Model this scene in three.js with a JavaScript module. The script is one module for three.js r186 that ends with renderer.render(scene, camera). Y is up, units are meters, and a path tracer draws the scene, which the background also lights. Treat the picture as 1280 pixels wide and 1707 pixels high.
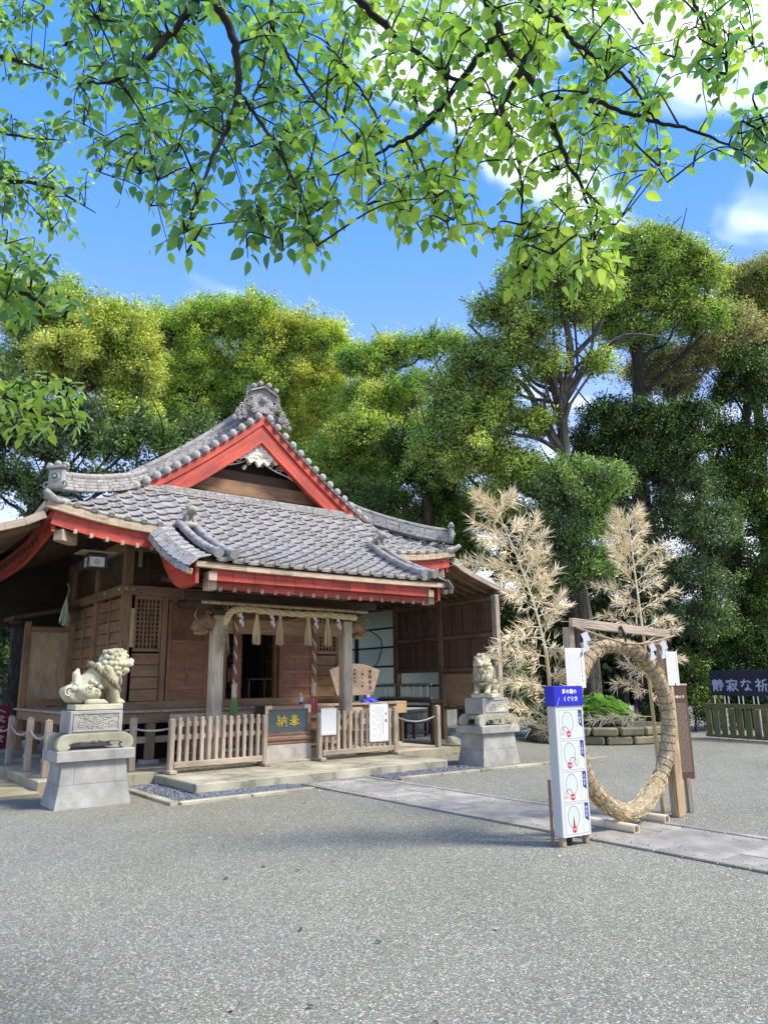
import * as THREE from 'three';
import { mergeGeometries } from 'three/addons/utils/BufferGeometryUtils.js';
import { MarchingCubes } from 'three/addons/objects/MarchingCubes.js';

// ------------------------------------------------------------------ camera, sky, sun, exposure
const scene = new THREE.Scene();
const camera = new THREE.PerspectiveCamera(69.4908, 767 / 1024, 0.05, 600);
camera.rotation.order = 'YXZ';
camera.rotation.set(0.22704062, -0.65260356, -0.013971736);
camera.position.set(0, 1.6, 0);
camera.updateMatrixWorld(true);
const renderer = new THREE.WebGLRenderer({ antialias: true });
renderer.toneMapping = THREE.LinearToneMapping;
renderer.toneMappingExposure = 2.2;
renderer.shadowMap.enabled = true;

const SUN_DIR = new THREE.Vector3(0.40, 0.77, 0.50).normalize();
const SKY_GAIN = 1.0;
const sun = new THREE.DirectionalLight(new THREE.Color().setRGB(1.0, 0.93, 0.82), 3.0);
sun.name = 'sun';
sun.position.copy(SUN_DIR).multiplyScalar(60).add(new THREE.Vector3(8, 0, -12));
sun.target.position.set(8, 0, -12);
sun.castShadow = true;
sun.shadow.radius = 28;
sun.shadow.mapSize.set(4096, 4096);
Object.assign(sun.shadow.camera, { left: -32, right: 32, top: 32, bottom: -32, near: 1, far: 140 });
scene.add(sun, sun.target);

// ------------------------------------------------------------------ small maths
function rng(a) { return () => { a = (a + 0x6d2b79f5) | 0; let t = Math.imul(a ^ (a >>> 15), 1 | a); t = (t + Math.imul(t ^ (t >>> 7), 61 | t)) ^ t; return ((t ^ (t >>> 14)) >>> 0) / 4294967296; }; }
const R0 = rng(7);
const V = (x, y, z) => new THREE.Vector3(x, y, z);
const lerp = (a, b, t) => a + (b - a) * t, clamp = (x, a = 0, b = 1) => Math.min(b, Math.max(a, x));
const sstep = (a, b, x) => { const t = clamp((x - a) / (b - a)); return t * t * (3 - 2 * t); };
const hash = (x, y, s = 0) => { let h = Math.imul(x | 0, 374761393) ^ Math.imul(y | 0, 668265263) ^ Math.imul(s | 0, 1442695041); h = Math.imul(h ^ (h >>> 13), 1274126177); return ((h ^ (h >>> 16)) >>> 0) / 4294967296; };
const mod = (a, n) => ((a % n) + n) % n;
function vnoise(x, y, px, py, s) {   // tileable value noise
  const ix = Math.floor(x), iy = Math.floor(y), fx = x - ix, fy = y - iy, u = fx * fx * (3 - 2 * fx), v = fy * fy * (3 - 2 * fy);
  const x0 = mod(ix, px), x1 = mod(ix + 1, px), y0 = mod(iy, py), y1 = mod(iy + 1, py);
  return lerp(lerp(hash(x0, y0, s), hash(x1, y0, s), u), lerp(hash(x0, y1, s), hash(x1, y1, s), u), v);
}
function fbm(x, y, px, py, s, oct = 4) { let a = 0.5, t = 0, n = 0; for (let i = 0; i < oct; i++) { t += a * vnoise(x, y, px, py, s + i); n += a; x *= 2; y *= 2; px *= 2; py *= 2; a *= 0.5; } return t / n; }
// a point of the place that lies in the direction of the photograph's pixel (x, y), at a distance in metres along the view axis
const at = (x, y, d) => V((x - 640) / 1230.526, -(y - 853.5) / 1230.526, -1).multiplyScalar(d).applyMatrix4(camera.matrixWorld);

// ------------------------------------------------------------------ the sky: blue with wisps of cloud
{
  const W = 1536, H = 768, d = new Float32Array(W * H * 4);
  for (let j = 0; j < H; j++) {
    const el = ((j + 0.5) / H - 0.5) * Math.PI, y = Math.sin(el);
    for (let i = 0; i < W; i++) {
      const az = ((i + 0.5) / W - 0.5) * 2 * Math.PI, x = Math.cos(az) * Math.cos(el), z = Math.sin(az) * Math.cos(el);
      const h = Math.max(0, y), k = Math.pow(1 - h, 3.9);
      let r = lerp(0.046, 0.92, k), g = lerp(0.185, 0.93, k), b = lerp(0.58, 0.98, k);
      if (y > 0.02) {
        const q = 1 / (y + 0.22), cx = x * q * 2.3 + 201.16, cz = z * q * 2.3 + 134.95;
        const warp = fbm(cx * 1.3 + 9, cz * 1.3, 512, 512, 5, 3) - 0.5;
        const f = fbm(cx * 1.1 + warp * 2.2, cz * 2.2 + warp * 1.6, 512, 512, 21, 6), m = fbm(cx * 0.35, cz * 0.35, 512, 512, 33, 2);
        const c = clamp(sstep(0.59, 0.83, f * 0.72 + m * 0.38) * 1.1) * sstep(0.02, 0.12, y);
        r = lerp(r, 1.15, c * 0.86); g = lerp(g, 1.2, c * 0.86); b = lerp(b, 1.25, c * 0.86);
      } else if (y < 0) { const t = clamp(-y * 6); r = lerp(r, 0.2, t); g = lerp(g, 0.2, t); b = lerp(b, 0.18, t); }
      const o = (j * W + i) * 4; d[o] = r * SKY_GAIN; d[o + 1] = g * SKY_GAIN; d[o + 2] = b * SKY_GAIN; d[o + 3] = 1;
    }
  }
  const t = new THREE.DataTexture(d, W, H, THREE.RGBAFormat, THREE.FloatType);
  t.mapping = THREE.EquirectangularReflectionMapping; t.magFilter = THREE.LinearFilter; t.minFilter = THREE.LinearFilter; t.needsUpdate = true;
  scene.background = t; scene.environment = t;
}

// ------------------------------------------------------------------ procedural textures
function dataTex(n, m, fn, srgb, rx = 1, ry = 1) {
  const d = new Uint8Array(n * m * 4);
  for (let j = 0; j < m; j++) for (let i = 0; i < n; i++) { const c = fn(i, j), o = (j * n + i) * 4; if (typeof c === 'number') d[o] = d[o + 1] = d[o + 2] = clamp(c) * 255; else { d[o] = clamp(c[0]) * 255; d[o + 1] = clamp(c[1]) * 255; d[o + 2] = clamp(c[2]) * 255; } d[o + 3] = 255; }
  const t = new THREE.DataTexture(d, n, m, THREE.RGBAFormat); t.wrapS = t.wrapT = THREE.RepeatWrapping; t.magFilter = THREE.LinearFilter; t.minFilter = THREE.LinearMipmapLinearFilter; t.generateMipmaps = true;
  if (srgb) t.colorSpace = THREE.SRGBColorSpace; t.repeat.set(rx, ry); t.needsUpdate = true; return t;
}
function canvasTex(w, h, draw) { const c = document.createElement('canvas'); c.width = w; c.height = h; draw(c.getContext('2d'), w, h); const t = new THREE.CanvasTexture(c); t.colorSpace = THREE.SRGBColorSpace; return t; }
// wood: u along the grain (2 m per repeat), v across it (1 m per repeat)
const woodAt = (i, j) => { const u = i / 1024, v = j / 1024; const w = fbm(u * 4, v * 6, 4, 6, 3, 3); const ring = 0.5 + 0.5 * Math.sin((v * 34 + w * 5) * Math.PI * 2); const fine = fbm(u * 12, v * 220, 12, 220, 8, 2); const blot = fbm(u * 5, v * 5, 5, 5, 15, 4); return 0.70 + 0.18 * ring * (0.4 + w) + 0.30 * (fine - 0.5) + 0.42 * (blot - 0.5) + 0.12; };
const TX = {};
TX.wood = dataTex(1024, 1024, woodAt, true, 0.5, 1);
TX.woodB = dataTex(512, 512, (i, j) => { const u = i / 512, v = j / 512; return 0.5 + 0.5 * (fbm(u * 10, v * 160, 10, 160, 8, 2) - 0.5) + 0.4 * (fbm(u * 4, v * 30, 4, 30, 9, 3) - 0.5); }, false, 0.5, 1);
TX.stone = dataTex(1024, 1024, (i, j) => { const u = i / 1024, v = j / 1024; const f = hash(i >> 1, j >> 1, 4), b = fbm(u * 6, v * 6, 6, 6, 17, 5); return 0.85 + 0.20 * (f - 0.5) + 0.36 * (b - 0.5) + (hash(i, j, 9) > 0.97 ? -0.16 : 0); }, true, 0.8, 0.8);
TX.stoneB = dataTex(512, 512, (i, j) => 0.5 + 0.6 * (fbm(i / 8, j / 8, 64, 64, 3, 4) - 0.5), false, 0.8, 0.8);
TX.tile = dataTex(512, 512, (i, j) => { const u = i / 512, v = j / 512; return 0.83 + 0.34 * (fbm(u * 8, v * 8, 8, 8, 41, 5) - 0.5) + 0.16 * (hash(i, j, 2) - 0.5) - 0.3 * sstep(0.62, 0.8, fbm(u * 20, v * 20, 20, 20, 44, 3)); }, true, 1.1, 1.1);
TX.straw = dataTex(512, 512, (i, j) => { const u = i / 512, v = j / 512; const f = fbm(u * 6, v * 120, 6, 120, 4, 3), g = fbm(u * 5, v * 5, 5, 5, 7, 3); return 0.78 + 0.9 * (f - 0.5) + 0.3 * (g - 0.5); }, true, 4, 4);
TX.strawB = dataTex(512, 512, (i, j) => fbm((i / 512) * 6, (j / 512) * 120, 6, 120, 4, 3), false, 4, 4);
TX.bark = dataTex(512, 512, (i, j) => { const u = i / 512, v = j / 512; return 0.5 + 0.9 * (fbm(u * 14, v * 5, 14, 5, 51, 5) - 0.5) + 0.12; }, true, 1, 1);
TX.barkB = dataTex(512, 512, (i, j) => { const u = i / 512, v = j / 512; const f = Math.abs(fbm(u * 14, v * 5, 14, 5, 51, 4) - 0.5) * 2; return 1 - f; }, false, 1, 1);
TX.paint = dataTex(512, 512, (i, j) => { const u = i / 512, v = j / 512; return 0.84 + 0.34 * (fbm(u * 3, v * 60, 3, 60, 61, 3) - 0.5) + 0.34 * (fbm(u * 5, v * 5, 5, 5, 66, 4) - 0.5); }, true, 0.6, 0.6);
TX.concrete = dataTex(1024, 1024, (i, j) => { const u = i / 1024, v = j / 1024; return 0.82 + 0.45 * (fbm(u * 4, v * 4, 4, 4, 71, 6) - 0.5) + 0.10 * (hash(i, j, 12) - 0.5) - 0.12 * sstep(0.6, 0.75, fbm(u * 16, v * 16, 16, 16, 77, 3)); }, true, 0.4, 0.4);
// gravel: a Voronoi bed of 13 mm stones, 3 m per repeat
const GN = 2048, GC = 225;
const gravelCol = new Uint8Array(GN * GN * 4), gravelH = new Uint8Array(GN * GN * 4);
{
  const s = GC / GN;
  for (let j = 0; j < GN; j++) for (let i = 0; i < GN; i++) {
    const x = i * s, y = j * s, ix = Math.floor(x), iy = Math.floor(y); let d1 = 9, d2 = 9, ca = 0, cb = 0;
    for (let b = -1; b <= 1; b++) for (let a = -1; a <= 1; a++) {
      const cx = mod(ix + a, GC), cy = mod(iy + b, GC), dx = ix + a + hash(cx, cy, 1) - x, dy = iy + b + hash(cx, cy, 2) - y, q = dx * dx + dy * dy;
      if (q < d1) { d2 = d1; d1 = q; ca = cx; cb = cy; } else if (q < d2) d2 = q;
    }
    const e = clamp((Math.sqrt(d2) - Math.sqrt(d1)) * 1.6), t = hash(ca, cb, 3), k = hash(ca, cb, 4), o = (j * GN + i) * 4;
    let g = 0.60 + 0.26 * t * t + (t > 0.90 ? 0.12 : 0) - (k < 0.14 ? 0.13 : 0);
    g *= 0.70 + 0.30 * sstep(0.0, 0.4, e);
    const w = hash(ca, cb, 5) - 0.5;
    gravelCol[o] = clamp(g * (1.0 + 0.10 * w)) * 255; gravelCol[o + 1] = clamp(g * 1.0) * 255; gravelCol[o + 2] = clamp(g * (0.955 - 0.13 * w)) * 255; gravelCol[o + 3] = 255;
    const hgt = sstep(0, 0.7, e) * (0.5 + 0.5 * hash(ca, cb, 6)) * 255; gravelH[o] = gravelH[o + 1] = gravelH[o + 2] = hgt; gravelH[o + 3] = 255;
  }
}
function rawTex(d, n, srgb, rep) { const t = new THREE.DataTexture(d, n, n, THREE.RGBAFormat); t.wrapS = t.wrapT = THREE.RepeatWrapping; t.magFilter = THREE.LinearFilter; t.minFilter = THREE.LinearMipmapLinearFilter; t.generateMipmaps = true; if (srgb) t.colorSpace = THREE.SRGBColorSpace; t.repeat.set(rep, rep); t.needsUpdate = true; return t; }
TX.gravel = rawTex(gravelCol, GN, true, 1 / 2.3); TX.gravelB = rawTex(gravelH, GN, false, 1 / 2.3);
TX.gravelBig = rawTex(gravelCol, GN, true, 1 / 6.5); TX.gravelBigB = rawTex(gravelH, GN, false, 1 / 6.5);

function mat(color, o = {}) {
  const { map, bump, bs, rough = 0.85, phys, ...rest } = o;
  const p = { color: new THREE.Color().setRGB(...color), roughness: rough, vertexColors: true, ...rest };
  if (map) p.map = TX[map]; if (bump) { p.bumpMap = TX[bump]; p.bumpScale = bs ?? 0.003; }
  return phys ? new THREE.MeshPhysicalMaterial(p) : new THREE.MeshStandardMaterial(p);
}
const M = {
  shadedBrown: mat([0.21, 0.13, 0.075], { map: 'wood', bump: 'woodB', bs: 0.003 }),  // darker copy of the wall brown, shade under the side roofs put into it
  ropeStraw: mat([0.62, 0.49, 0.26], { bump: 'strawB', bs: 0.004, rough: 0.9 }),
  woodGrey: mat([0.44, 0.355, 0.26], { map: 'wood', bump: 'woodB', bs: 0.003 }),        // weathered fence and veranda boards
  woodPale: mat([0.54, 0.42, 0.27], { map: 'wood', bump: 'woodB', bs: 0.002 }),
  woodBrown: mat([0.345, 0.215, 0.115], { map: 'wood', bump: 'woodB', bs: 0.003 }),        // wall boards
  woodRed: mat([0.34, 0.15, 0.072], { map: 'wood', bump: 'woodB', bs: 0.002, rough: 0.6 }),   // door panels
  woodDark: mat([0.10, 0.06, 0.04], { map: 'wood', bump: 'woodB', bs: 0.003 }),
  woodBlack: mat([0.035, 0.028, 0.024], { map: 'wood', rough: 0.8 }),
  red: mat([0.62, 0.075, 0.036], { map: 'paint', rough: 0.55 }),
  tile: mat([0.425, 0.40, 0.37], { map: 'tile', rough: 0.8, bump: 'stoneB', bs: 0.002 }),
  tilePale: mat([0.50, 0.475, 0.43], { map: 'tile', rough: 0.8 }),
  granite: mat([0.49, 0.475, 0.415], { map: 'stone', bump: 'stoneB', bs: 0.004 }),
  graniteMoss: mat([0.46, 0.44, 0.32], { map: 'stone', bump: 'stoneB', bs: 0.004 }),
  concrete: mat([0.56, 0.51, 0.36], { map: 'concrete', bump: 'stoneB', bs: 0.003 }),
  lion: mat([0.70, 0.65, 0.45], { map: 'stone', bump: 'stoneB', bs: 0.004, rough: 0.9 }),
  straw: mat([0.80, 0.66, 0.38], { map: 'straw', bump: 'strawB', bs: 0.006, rough: 0.9 }),
  strawPale: mat([0.64, 0.51, 0.32], { map: 'straw', bump: 'strawB', bs: 0.004, rough: 0.9 }),
  bark: mat([0.20, 0.155, 0.11], { map: 'bark', bump: 'barkB', bs: 0.03, rough: 0.95 }),
  barkDark: mat([0.055, 0.045, 0.04], { map: 'bark', bump: 'barkB', bs: 0.004, rough: 0.95 }),
  white: mat([0.60, 0.60, 0.58], { rough: 0.6 }),
  paper: mat([0.64, 0.64, 0.62], { rough: 0.8, side: THREE.DoubleSide }),
  rope: mat([0.78, 0.76, 0.70], { rough: 0.9, map: 'straw', bump: 'strawB', bs: 0.003 }),
  black: mat([0.02, 0.02, 0.022], { rough: 0.5 }),
  metal: mat([0.55, 0.56, 0.56], { rough: 0.4, metalness: 0.8 }),
  gold: mat([0.75, 0.55, 0.06], { rough: 0.5 }),
};

// ------------------------------------------------------------------ geometry helpers: everything carries position, normal, uv (metres), colour
let seedN = 1;
function finish(g, tint = [1, 1, 1]) {
  if (g.index) g = g.toNonIndexed();
  if (!g.attributes.normal) g.computeVertexNormals();
  const n = g.attributes.position.count;
  if (!g.attributes.uv) g.setAttribute('uv', new THREE.BufferAttribute(new Float32Array(n * 2), 2));
  if (!g.attributes.color) { const c = new Float32Array(n * 3); for (let i = 0; i < n; i++) c.set(tint, i * 3); g.setAttribute('color', new THREE.BufferAttribute(c, 3)); }
  for (const k of Object.keys(g.attributes)) if (!['position', 'normal', 'uv', 'color'].includes(k)) g.deleteAttribute(k);
  return g;
}
const tone = (v = 0.12, r = R0) => { const t = 1 + (r() - 0.5) * 2 * v, w = 1 + (r() - 0.5) * v * 0.3; return [t * w, t, t / w]; };
// chamfered box, grain along its longest side
function cbox(w, h, d, x = 0, y = 0, z = 0, o = {}) {
  const H = [w / 2, h / 2, d / 2], c = Math.min(o.c ?? 0.006, w * 0.3, h * 0.3, d * 0.3), P = [], N = [], U = [];
  const L = o.grain ?? (w >= h && w >= d ? 0 : h >= d ? 1 : 2), ou = hash(seedN++, 3) * 7, ov = hash(seedN, 5) * 7;
  const pt = (s, a) => [0, 1, 2].map((k) => s[k] * (k === a ? H[k] : H[k] - c));
  const tri = (a, b, e, n) => {
    const ux = b[0] - a[0], uy = b[1] - a[1], uz = b[2] - a[2], vx = e[0] - a[0], vy = e[1] - a[1], vz = e[2] - a[2];
    if ((uy * vz - uz * vy) * n[0] + (uz * vx - ux * vz) * n[1] + (ux * vy - uy * vx) * n[2] < 0) [b, e] = [e, b];
    const ax = [0, 1, 2].reduce((m, k) => (Math.abs(n[k]) > Math.abs(n[m]) + 1e-6 ? k : m), 0);
    const ua = ax === L ? (L + 1) % 3 : L, va = [0, 1, 2].find((k) => k !== ax && k !== ua);
    for (const p of [a, b, e]) { P.push(...p); N.push(...n); U.push(p[ua] + ou, p[va] + ov); }
  };
  const quad = (a, b, e, f, n) => { tri(a, b, e, n); tri(a, e, f, n); };
  for (let a = 0; a < 3; a++) for (const s of [-1, 1]) {
    const b = (a + 1) % 3, e = (a + 2) % 3, n = [0, 0, 0]; n[a] = s;
    const q = [[-1, -1], [1, -1], [1, 1], [-1, 1]].map(([i, j]) => { const g = [0, 0, 0]; g[a] = s; g[b] = i; g[e] = j; return pt(g, a); });
    quad(...q, n);
  }
  if (c > 0.0005) {
    const r2 = Math.SQRT1_2, r3 = 1 / Math.sqrt(3);
    for (let e = 0; e < 3; e++) { const a = (e + 1) % 3, b = (e + 2) % 3; for (const s of [-1, 1]) for (const t of [-1, 1]) { const g = [0, 0, 0], k = [0, 0, 0], n = [0, 0, 0]; g[a] = k[a] = s; g[b] = k[b] = t; g[e] = -1; k[e] = 1; n[a] = s * r2; n[b] = t * r2; quad(pt(g, a), pt(k, a), pt(k, b), pt(g, b), n); } }
    for (const sx of [-1, 1]) for (const sy of [-1, 1]) for (const sz of [-1, 1]) { const s = [sx, sy, sz]; tri(pt(s, 0), pt(s, 1), pt(s, 2), [sx * r3, sy * r3, sz * r3]); }
  }
  const g = new THREE.BufferGeometry();
  g.setAttribute('position', new THREE.Float32BufferAttribute(P, 3)); g.setAttribute('normal', new THREE.Float32BufferAttribute(N, 3)); g.setAttribute('uv', new THREE.Float32BufferAttribute(U, 2));
  if (o.rz) g.rotateZ(o.rz); if (o.rx) g.rotateX(o.rx); if (o.ry) g.rotateY(o.ry);
  g.translate(x, y, z);
  return finish(g, o.tint ?? tone(o.tv ?? 0.10));
}
// box between two corners
const bb = (x0, x1, y0, y1, z0, z1, o) => cbox(Math.abs(x1 - x0), Math.abs(y1 - y0), Math.abs(z1 - z0), (x0 + x1) / 2, (y0 + y1) / 2, (z0 + z1) / 2, o);
// bar with square section between two points
function bar(a, b, w, h, o = {}) { const l = a.distanceTo(b), g = cbox(w, h, l, 0, 0, 0, { ...o, grain: 2 }); const m = new THREE.Matrix4().lookAt(b, a, Math.abs(b.clone().sub(a).normalize().y) > 0.98 ? V(0, 0, 1) : V(0, 1, 0)); g.applyMatrix4(m); g.translate((a.x + b.x) / 2, (a.y + b.y) / 2, (a.z + b.z) / 2); return g; }
// tapered tube through points
function tube(pts, rad, seg = 6, o = {}) {
  const n = pts.length, P = [], U = [], I = []; let len = 0, up = V(0.31, 0.2, 0.93); const r = (i) => (typeof rad === 'function' ? rad(i / (n - 1)) : Array.isArray(rad) ? rad[i] : rad);
  const ou = hash(seedN++, 8) * 5;
  for (let i = 0; i < n; i++) {
    const t = pts[Math.min(n - 1, i + 1)].clone().sub(pts[Math.max(0, i - 1)]).normalize(); if (i) len += pts[i].distanceTo(pts[i - 1]);
    let s = up.clone().addScaledVector(t, -up.dot(t)); if (s.lengthSq() < 1e-6) s = V(t.y, t.z, t.x).cross(t); s.normalize(); up = s; const q = t.clone().cross(s);
    for (let k = 0; k <= seg; k++) { const a = (k / seg) * Math.PI * 2, rr = r(i) * (o.bump ? o.bump(i / (n - 1), a) : 1), p = pts[i].clone().addScaledVector(s, Math.cos(a) * rr).addScaledVector(q, Math.sin(a) * rr); P.push(p.x, p.y, p.z); if (o.uAlong) U.push(len + ou, (k / seg) * 6.283 * Math.max(r(0), 0.02)); else U.push((k / seg) * 6.283 * Math.max(r(0), 0.02) + ou, len); }
  }
  for (let i = 0; i < n - 1; i++) for (let k = 0; k < seg; k++) { const a = i * (seg + 1) + k, b = a + seg + 1; I.push(a, a + 1, b, b, a + 1, b + 1); }
  if (o.cap !== false) for (const [e, f] of [[0, 1], [n - 1, 0]]) { const c = P.length / 3; P.push(pts[e].x, pts[e].y, pts[e].z); U.push(0, 0); for (let k = 0; k < seg; k++) { const a = e * (seg + 1) + k; f ? I.push(c, a + 1, a) : I.push(c, a, a + 1); } }
  const g = new THREE.BufferGeometry(); g.setAttribute('position', new THREE.Float32BufferAttribute(P, 3)); g.setAttribute('uv', new THREE.Float32BufferAttribute(U, 2)); g.setIndex(I); g.computeVertexNormals();
  return finish(g, o.tint ?? tone(o.tv ?? 0.08));
}
const curve = (pts, n) => new THREE.CatmullRomCurve3(pts, false, 'centripetal').getPoints(n);
function place(g, o = {}) { g = finish(g, o.tint ?? tone(o.tv ?? 0.08)); if (o.s) g.scale(...[].concat(o.s).concat(Array.isArray(o.s) ? [] : [o.s, o.s])); if (o.rx) g.rotateX(o.rx); if (o.rz) g.rotateZ(o.rz); if (o.ry) g.rotateY(o.ry); g.translate(...(o.p ?? [0, 0, 0])); return g; }
const sph = (r, x, y, z, o = {}) => place(new THREE.SphereGeometry(r, o.n ?? 12, o.m ?? 8), { p: [x, y, z], ...o });
const cyl = (r0, r1, h, x, y, z, o = {}) => place(new THREE.CylinderGeometry(r0, r1, h, o.n ?? 14), { p: [x, y, z], ...o });

const used = new Map();
function numbered(name) { const k = used.get(name) ?? 0; used.set(name, k + 1); return k ? name + '_' + String(k).padStart(3, '0') : name; }
function mesh(name, geos, material, parent = scene) {
  geos = [].concat(geos); const g = geos.length === 1 ? geos[0] : mergeGeometries(geos);
  const m = new THREE.Mesh(g, material); m.name = parent === scene ? numbered(name) : name; m.castShadow = m.receiveShadow = true; parent.add(m); return m;
}
function group(name, label, category, pos = [0, 0, 0], turn = 0, grp) { const o = new THREE.Group(); o.name = numbered(name); scene.add(o); o.position.set(...pos); o.rotation.y = turn; o.userData = { label, category }; if (grp) o.userData.group = grp; return o; }
function tag(o, label, category, grp) { o.userData.label = label; if (category) o.userData.category = category; if (grp) o.userData.group = grp; return o; }
function struct(name, geos, material) { const m = mesh(name, geos, material); m.userData.kind = 'structure'; return m; }
const stuff = (m) => { m.userData.kind = 'stuff'; return m; };
function inst(name, geo, material, matrices, colors, parent) {
  const m = new THREE.InstancedMesh(geo, material, matrices.length); m.name = parent === scene ? numbered(name) : name;
  const c = new THREE.Color(); matrices.forEach((x, i) => { m.setMatrixAt(i, x); if (colors) m.setColorAt(i, c.setRGB(...colors[i])); });
  m.castShadow = m.receiveShadow = true; parent.add(m); return stuff(m);
}
// ------------------------------------------------------------------ the ground
{
  const n = 190, P = [], U = [], C = [], I = [], w = (t) => Math.sign(t) * (Math.abs(t) * 14 + Math.pow(Math.abs(t), 5) * 270);
  for (let j = 0; j <= n; j++) for (let i = 0; i <= n; i++) {
    const x = 8 + w(i / n * 2 - 1), z = -8 + w(j / n * 2 - 1), open = z > -9.8 && (x < 6.3 || x > 8.2) ? 1 : 0; P.push(x, open * 0.016 * (fbm(x * 1.7 + 60, z * 1.7 + 60, 999, 999, 12, 3) - 0.62), z); U.push(x, z);
    const a = fbm(x * 0.35 + 50, z * 0.35 + 50, 999, 999, 91, 4), b = fbm(x * 1.1 + 50, z * 1.1 + 50, 999, 999, 95, 3), t = 0.95 + 0.26 * (a - 0.5) + 0.14 * (b - 0.5) + 0.12 * (fbm(x * 3.1 + 50, z * 3.1 + 50, 999, 999, 97, 3) - 0.5), y = sstep(0.45, 0.75, fbm(x * 0.22 + 80, z * 0.22 + 90, 999, 999, 99, 3));
    C.push(t * (0.725 + 0.02 * y), t * (0.71 + 0.01 * y), t * (0.63 - 0.05 * y));
  }
  for (let j = 0; j < n; j++) for (let i = 0; i < n; i++) { const a = j * (n + 1) + i, b = a + n + 1; I.push(a, b, a + 1, b, b + 1, a + 1); }
  const g = new THREE.BufferGeometry(); g.setAttribute('position', new THREE.Float32BufferAttribute(P, 3)); g.setAttribute('uv', new THREE.Float32BufferAttribute(U, 2)); g.setAttribute('color', new THREE.Float32BufferAttribute(C, 3)); g.setIndex(I); g.computeVertexNormals();
  struct('gravel_ground', finish(g), mat([1, 1, 1], { map: 'gravel', bump: 'gravelB', bs: 0.006, rough: 0.95 }));
}
const AX = 7.43;   // the axis of the shrine and its path
{
  // bluish drip gravel round the platform, framed with kerb strips
  const gr = (x0, x1, z0, z1) => { const g = new THREE.PlaneGeometry(x1 - x0, z1 - z0, 1, 1); g.rotateX(-Math.PI / 2); g.translate((x0 + x1) / 2, 0.006, (z0 + z1) / 2); const p = g.attributes.position, u = g.attributes.uv; for (let i = 0; i < p.count; i++) u.setXY(i, p.getX(i), p.getZ(i)); return finish(g); };
  struct('drip_gravel', [gr(4.26, 6.46, -12.7, -10.36), gr(8.05, 10.35, -12.7, -10.36), gr(6.46, 8.05, -11.1, -10.9)], mat([0.50, 0.55, 0.64], { map: 'gravelBig', bump: 'gravelBigB', bs: 0.022, rough: 0.9 }));
  const R = rng(31), pm = [], pc = [], q = new THREE.Quaternion(), e = new THREE.Euler();
  for (let i = 0; i < 5200; i++) { const left = R() < 0.55, x = left ? lerp(4.28, 6.44, R()) : lerp(8.06, 10.33, R()), z = lerp(-11.06, -10.4, R()); const zz = x < 4.83 || x > 9.95 ? lerp(-12.6, -10.4, R()) : z; const s = 0.012 + 0.014 * R(); pm.push(new THREE.Matrix4().compose(V(x, 0.01, zz), q.setFromEuler(e.set(R() * 6, R() * 6, R() * 6)), V(s, s * 0.65, s * 0.9))); const t = 0.09 + 0.22 * R() * R(); pc.push([t * 0.9, t * 0.98, t * 1.12]); }
  const sg = finish(new THREE.IcosahedronGeometry(1, 0), [1, 1, 1]);
  const sp = [], spc = []; for (let i = 0; i < 2600; i++) { const k = R(), s = 0.004 + 0.005 * R(); let x, z; if (k < 0.6) { const sd = R() < 0.5 ? -1 : 1; x = 7.25 + sd * (0.66 + (R() - 0.7) * 0.22 * (R() < 0.2 ? 3 : 1)); z = lerp(-10.8, -1, R()); } else { x = lerp(4.2, 12.5, R()); z = -10.3 + 0.1 * (x > 8 ? (x - 8) / 5.4 : 0) + (R() - 0.4) * 0.22; } sp.push(new THREE.Matrix4().compose(V(x, (k < 0.6 ? 0.022 : 0.03) * (R() < 0.8 ? 1 : 0.4), z), q.setFromEuler(e.set(R() * 6, R() * 6, R() * 6)), V(s, s * 0.7, s * 0.9))); const t = 0.12 + 0.34 * R(); spc.push([t, t * 0.98, t * 0.92]); }
  tag(inst('stray_pebbles', finish(new THREE.IcosahedronGeometry(1, 0), [1, 1, 1]), mat([1, 1, 1], { rough: 0.9 }), sp, spc, scene), 'stray grey pebbles strewn over the edges of the stone path and kerb', 'pebbles');
  tag(inst('drip_pebbles', sg, mat([1, 1, 1], { rough: 0.9 }), pm, pc, scene), 'loose blue grey pebbles in the drip strip before the shrine platform', 'pebbles');
  const kerb = [];
  const strip = (x0, z0, x1, z1) => { const l = Math.hypot(x1 - x0, z1 - z0), n = Math.max(1, Math.round(l / 0.95)); for (let i = 0; i < n; i++) { const a = V(lerp(x0, x1, (i + 0.005) / n), 0.018, lerp(z0, z1, (i + 0.005) / n)), b = V(lerp(x0, x1, (i + 0.99) / n), 0.018, lerp(z0, z1, (i + 0.99) / n)); kerb.push(bar(a, b, 0.13, 0.05, { c: 0.008, tv: 0.12 })); } };
  strip(4.2, -12.7, 4.2, -10.3); strip(4.27, -10.3, 6.42, -10.3); strip(8.1, -10.3, 13.5, -10.1);
  const kd = new THREE.Mesh(kerb[0], M.concrete); kd.name = numbered('kerb_strip'); kd.userData.kind = 'structure'; kd.castShadow = kd.receiveShadow = true; scene.add(kd);
  kerb.slice(1).forEach((g) => mesh('kerb_stone', g, M.concrete, kd));
  // the stone path from the platform out past the straw ring
  const base = struct('stone_path', bb(6.56, 7.94, -0.02, 0.004, -10.95, 3.2, { c: 0.001 }), mat([0.14, 0.13, 0.11], { map: 'concrete' }));
  const pk = mat([0.41, 0.385, 0.335], { map: 'stone', bump: 'stoneB', bs: 0.006, rough: 0.9 }), gk = mat([0.38, 0.35, 0.30], { map: 'stone', bump: 'stoneB', bs: 0.004, rough: 0.9 });
  const rp = rng(5);
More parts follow.
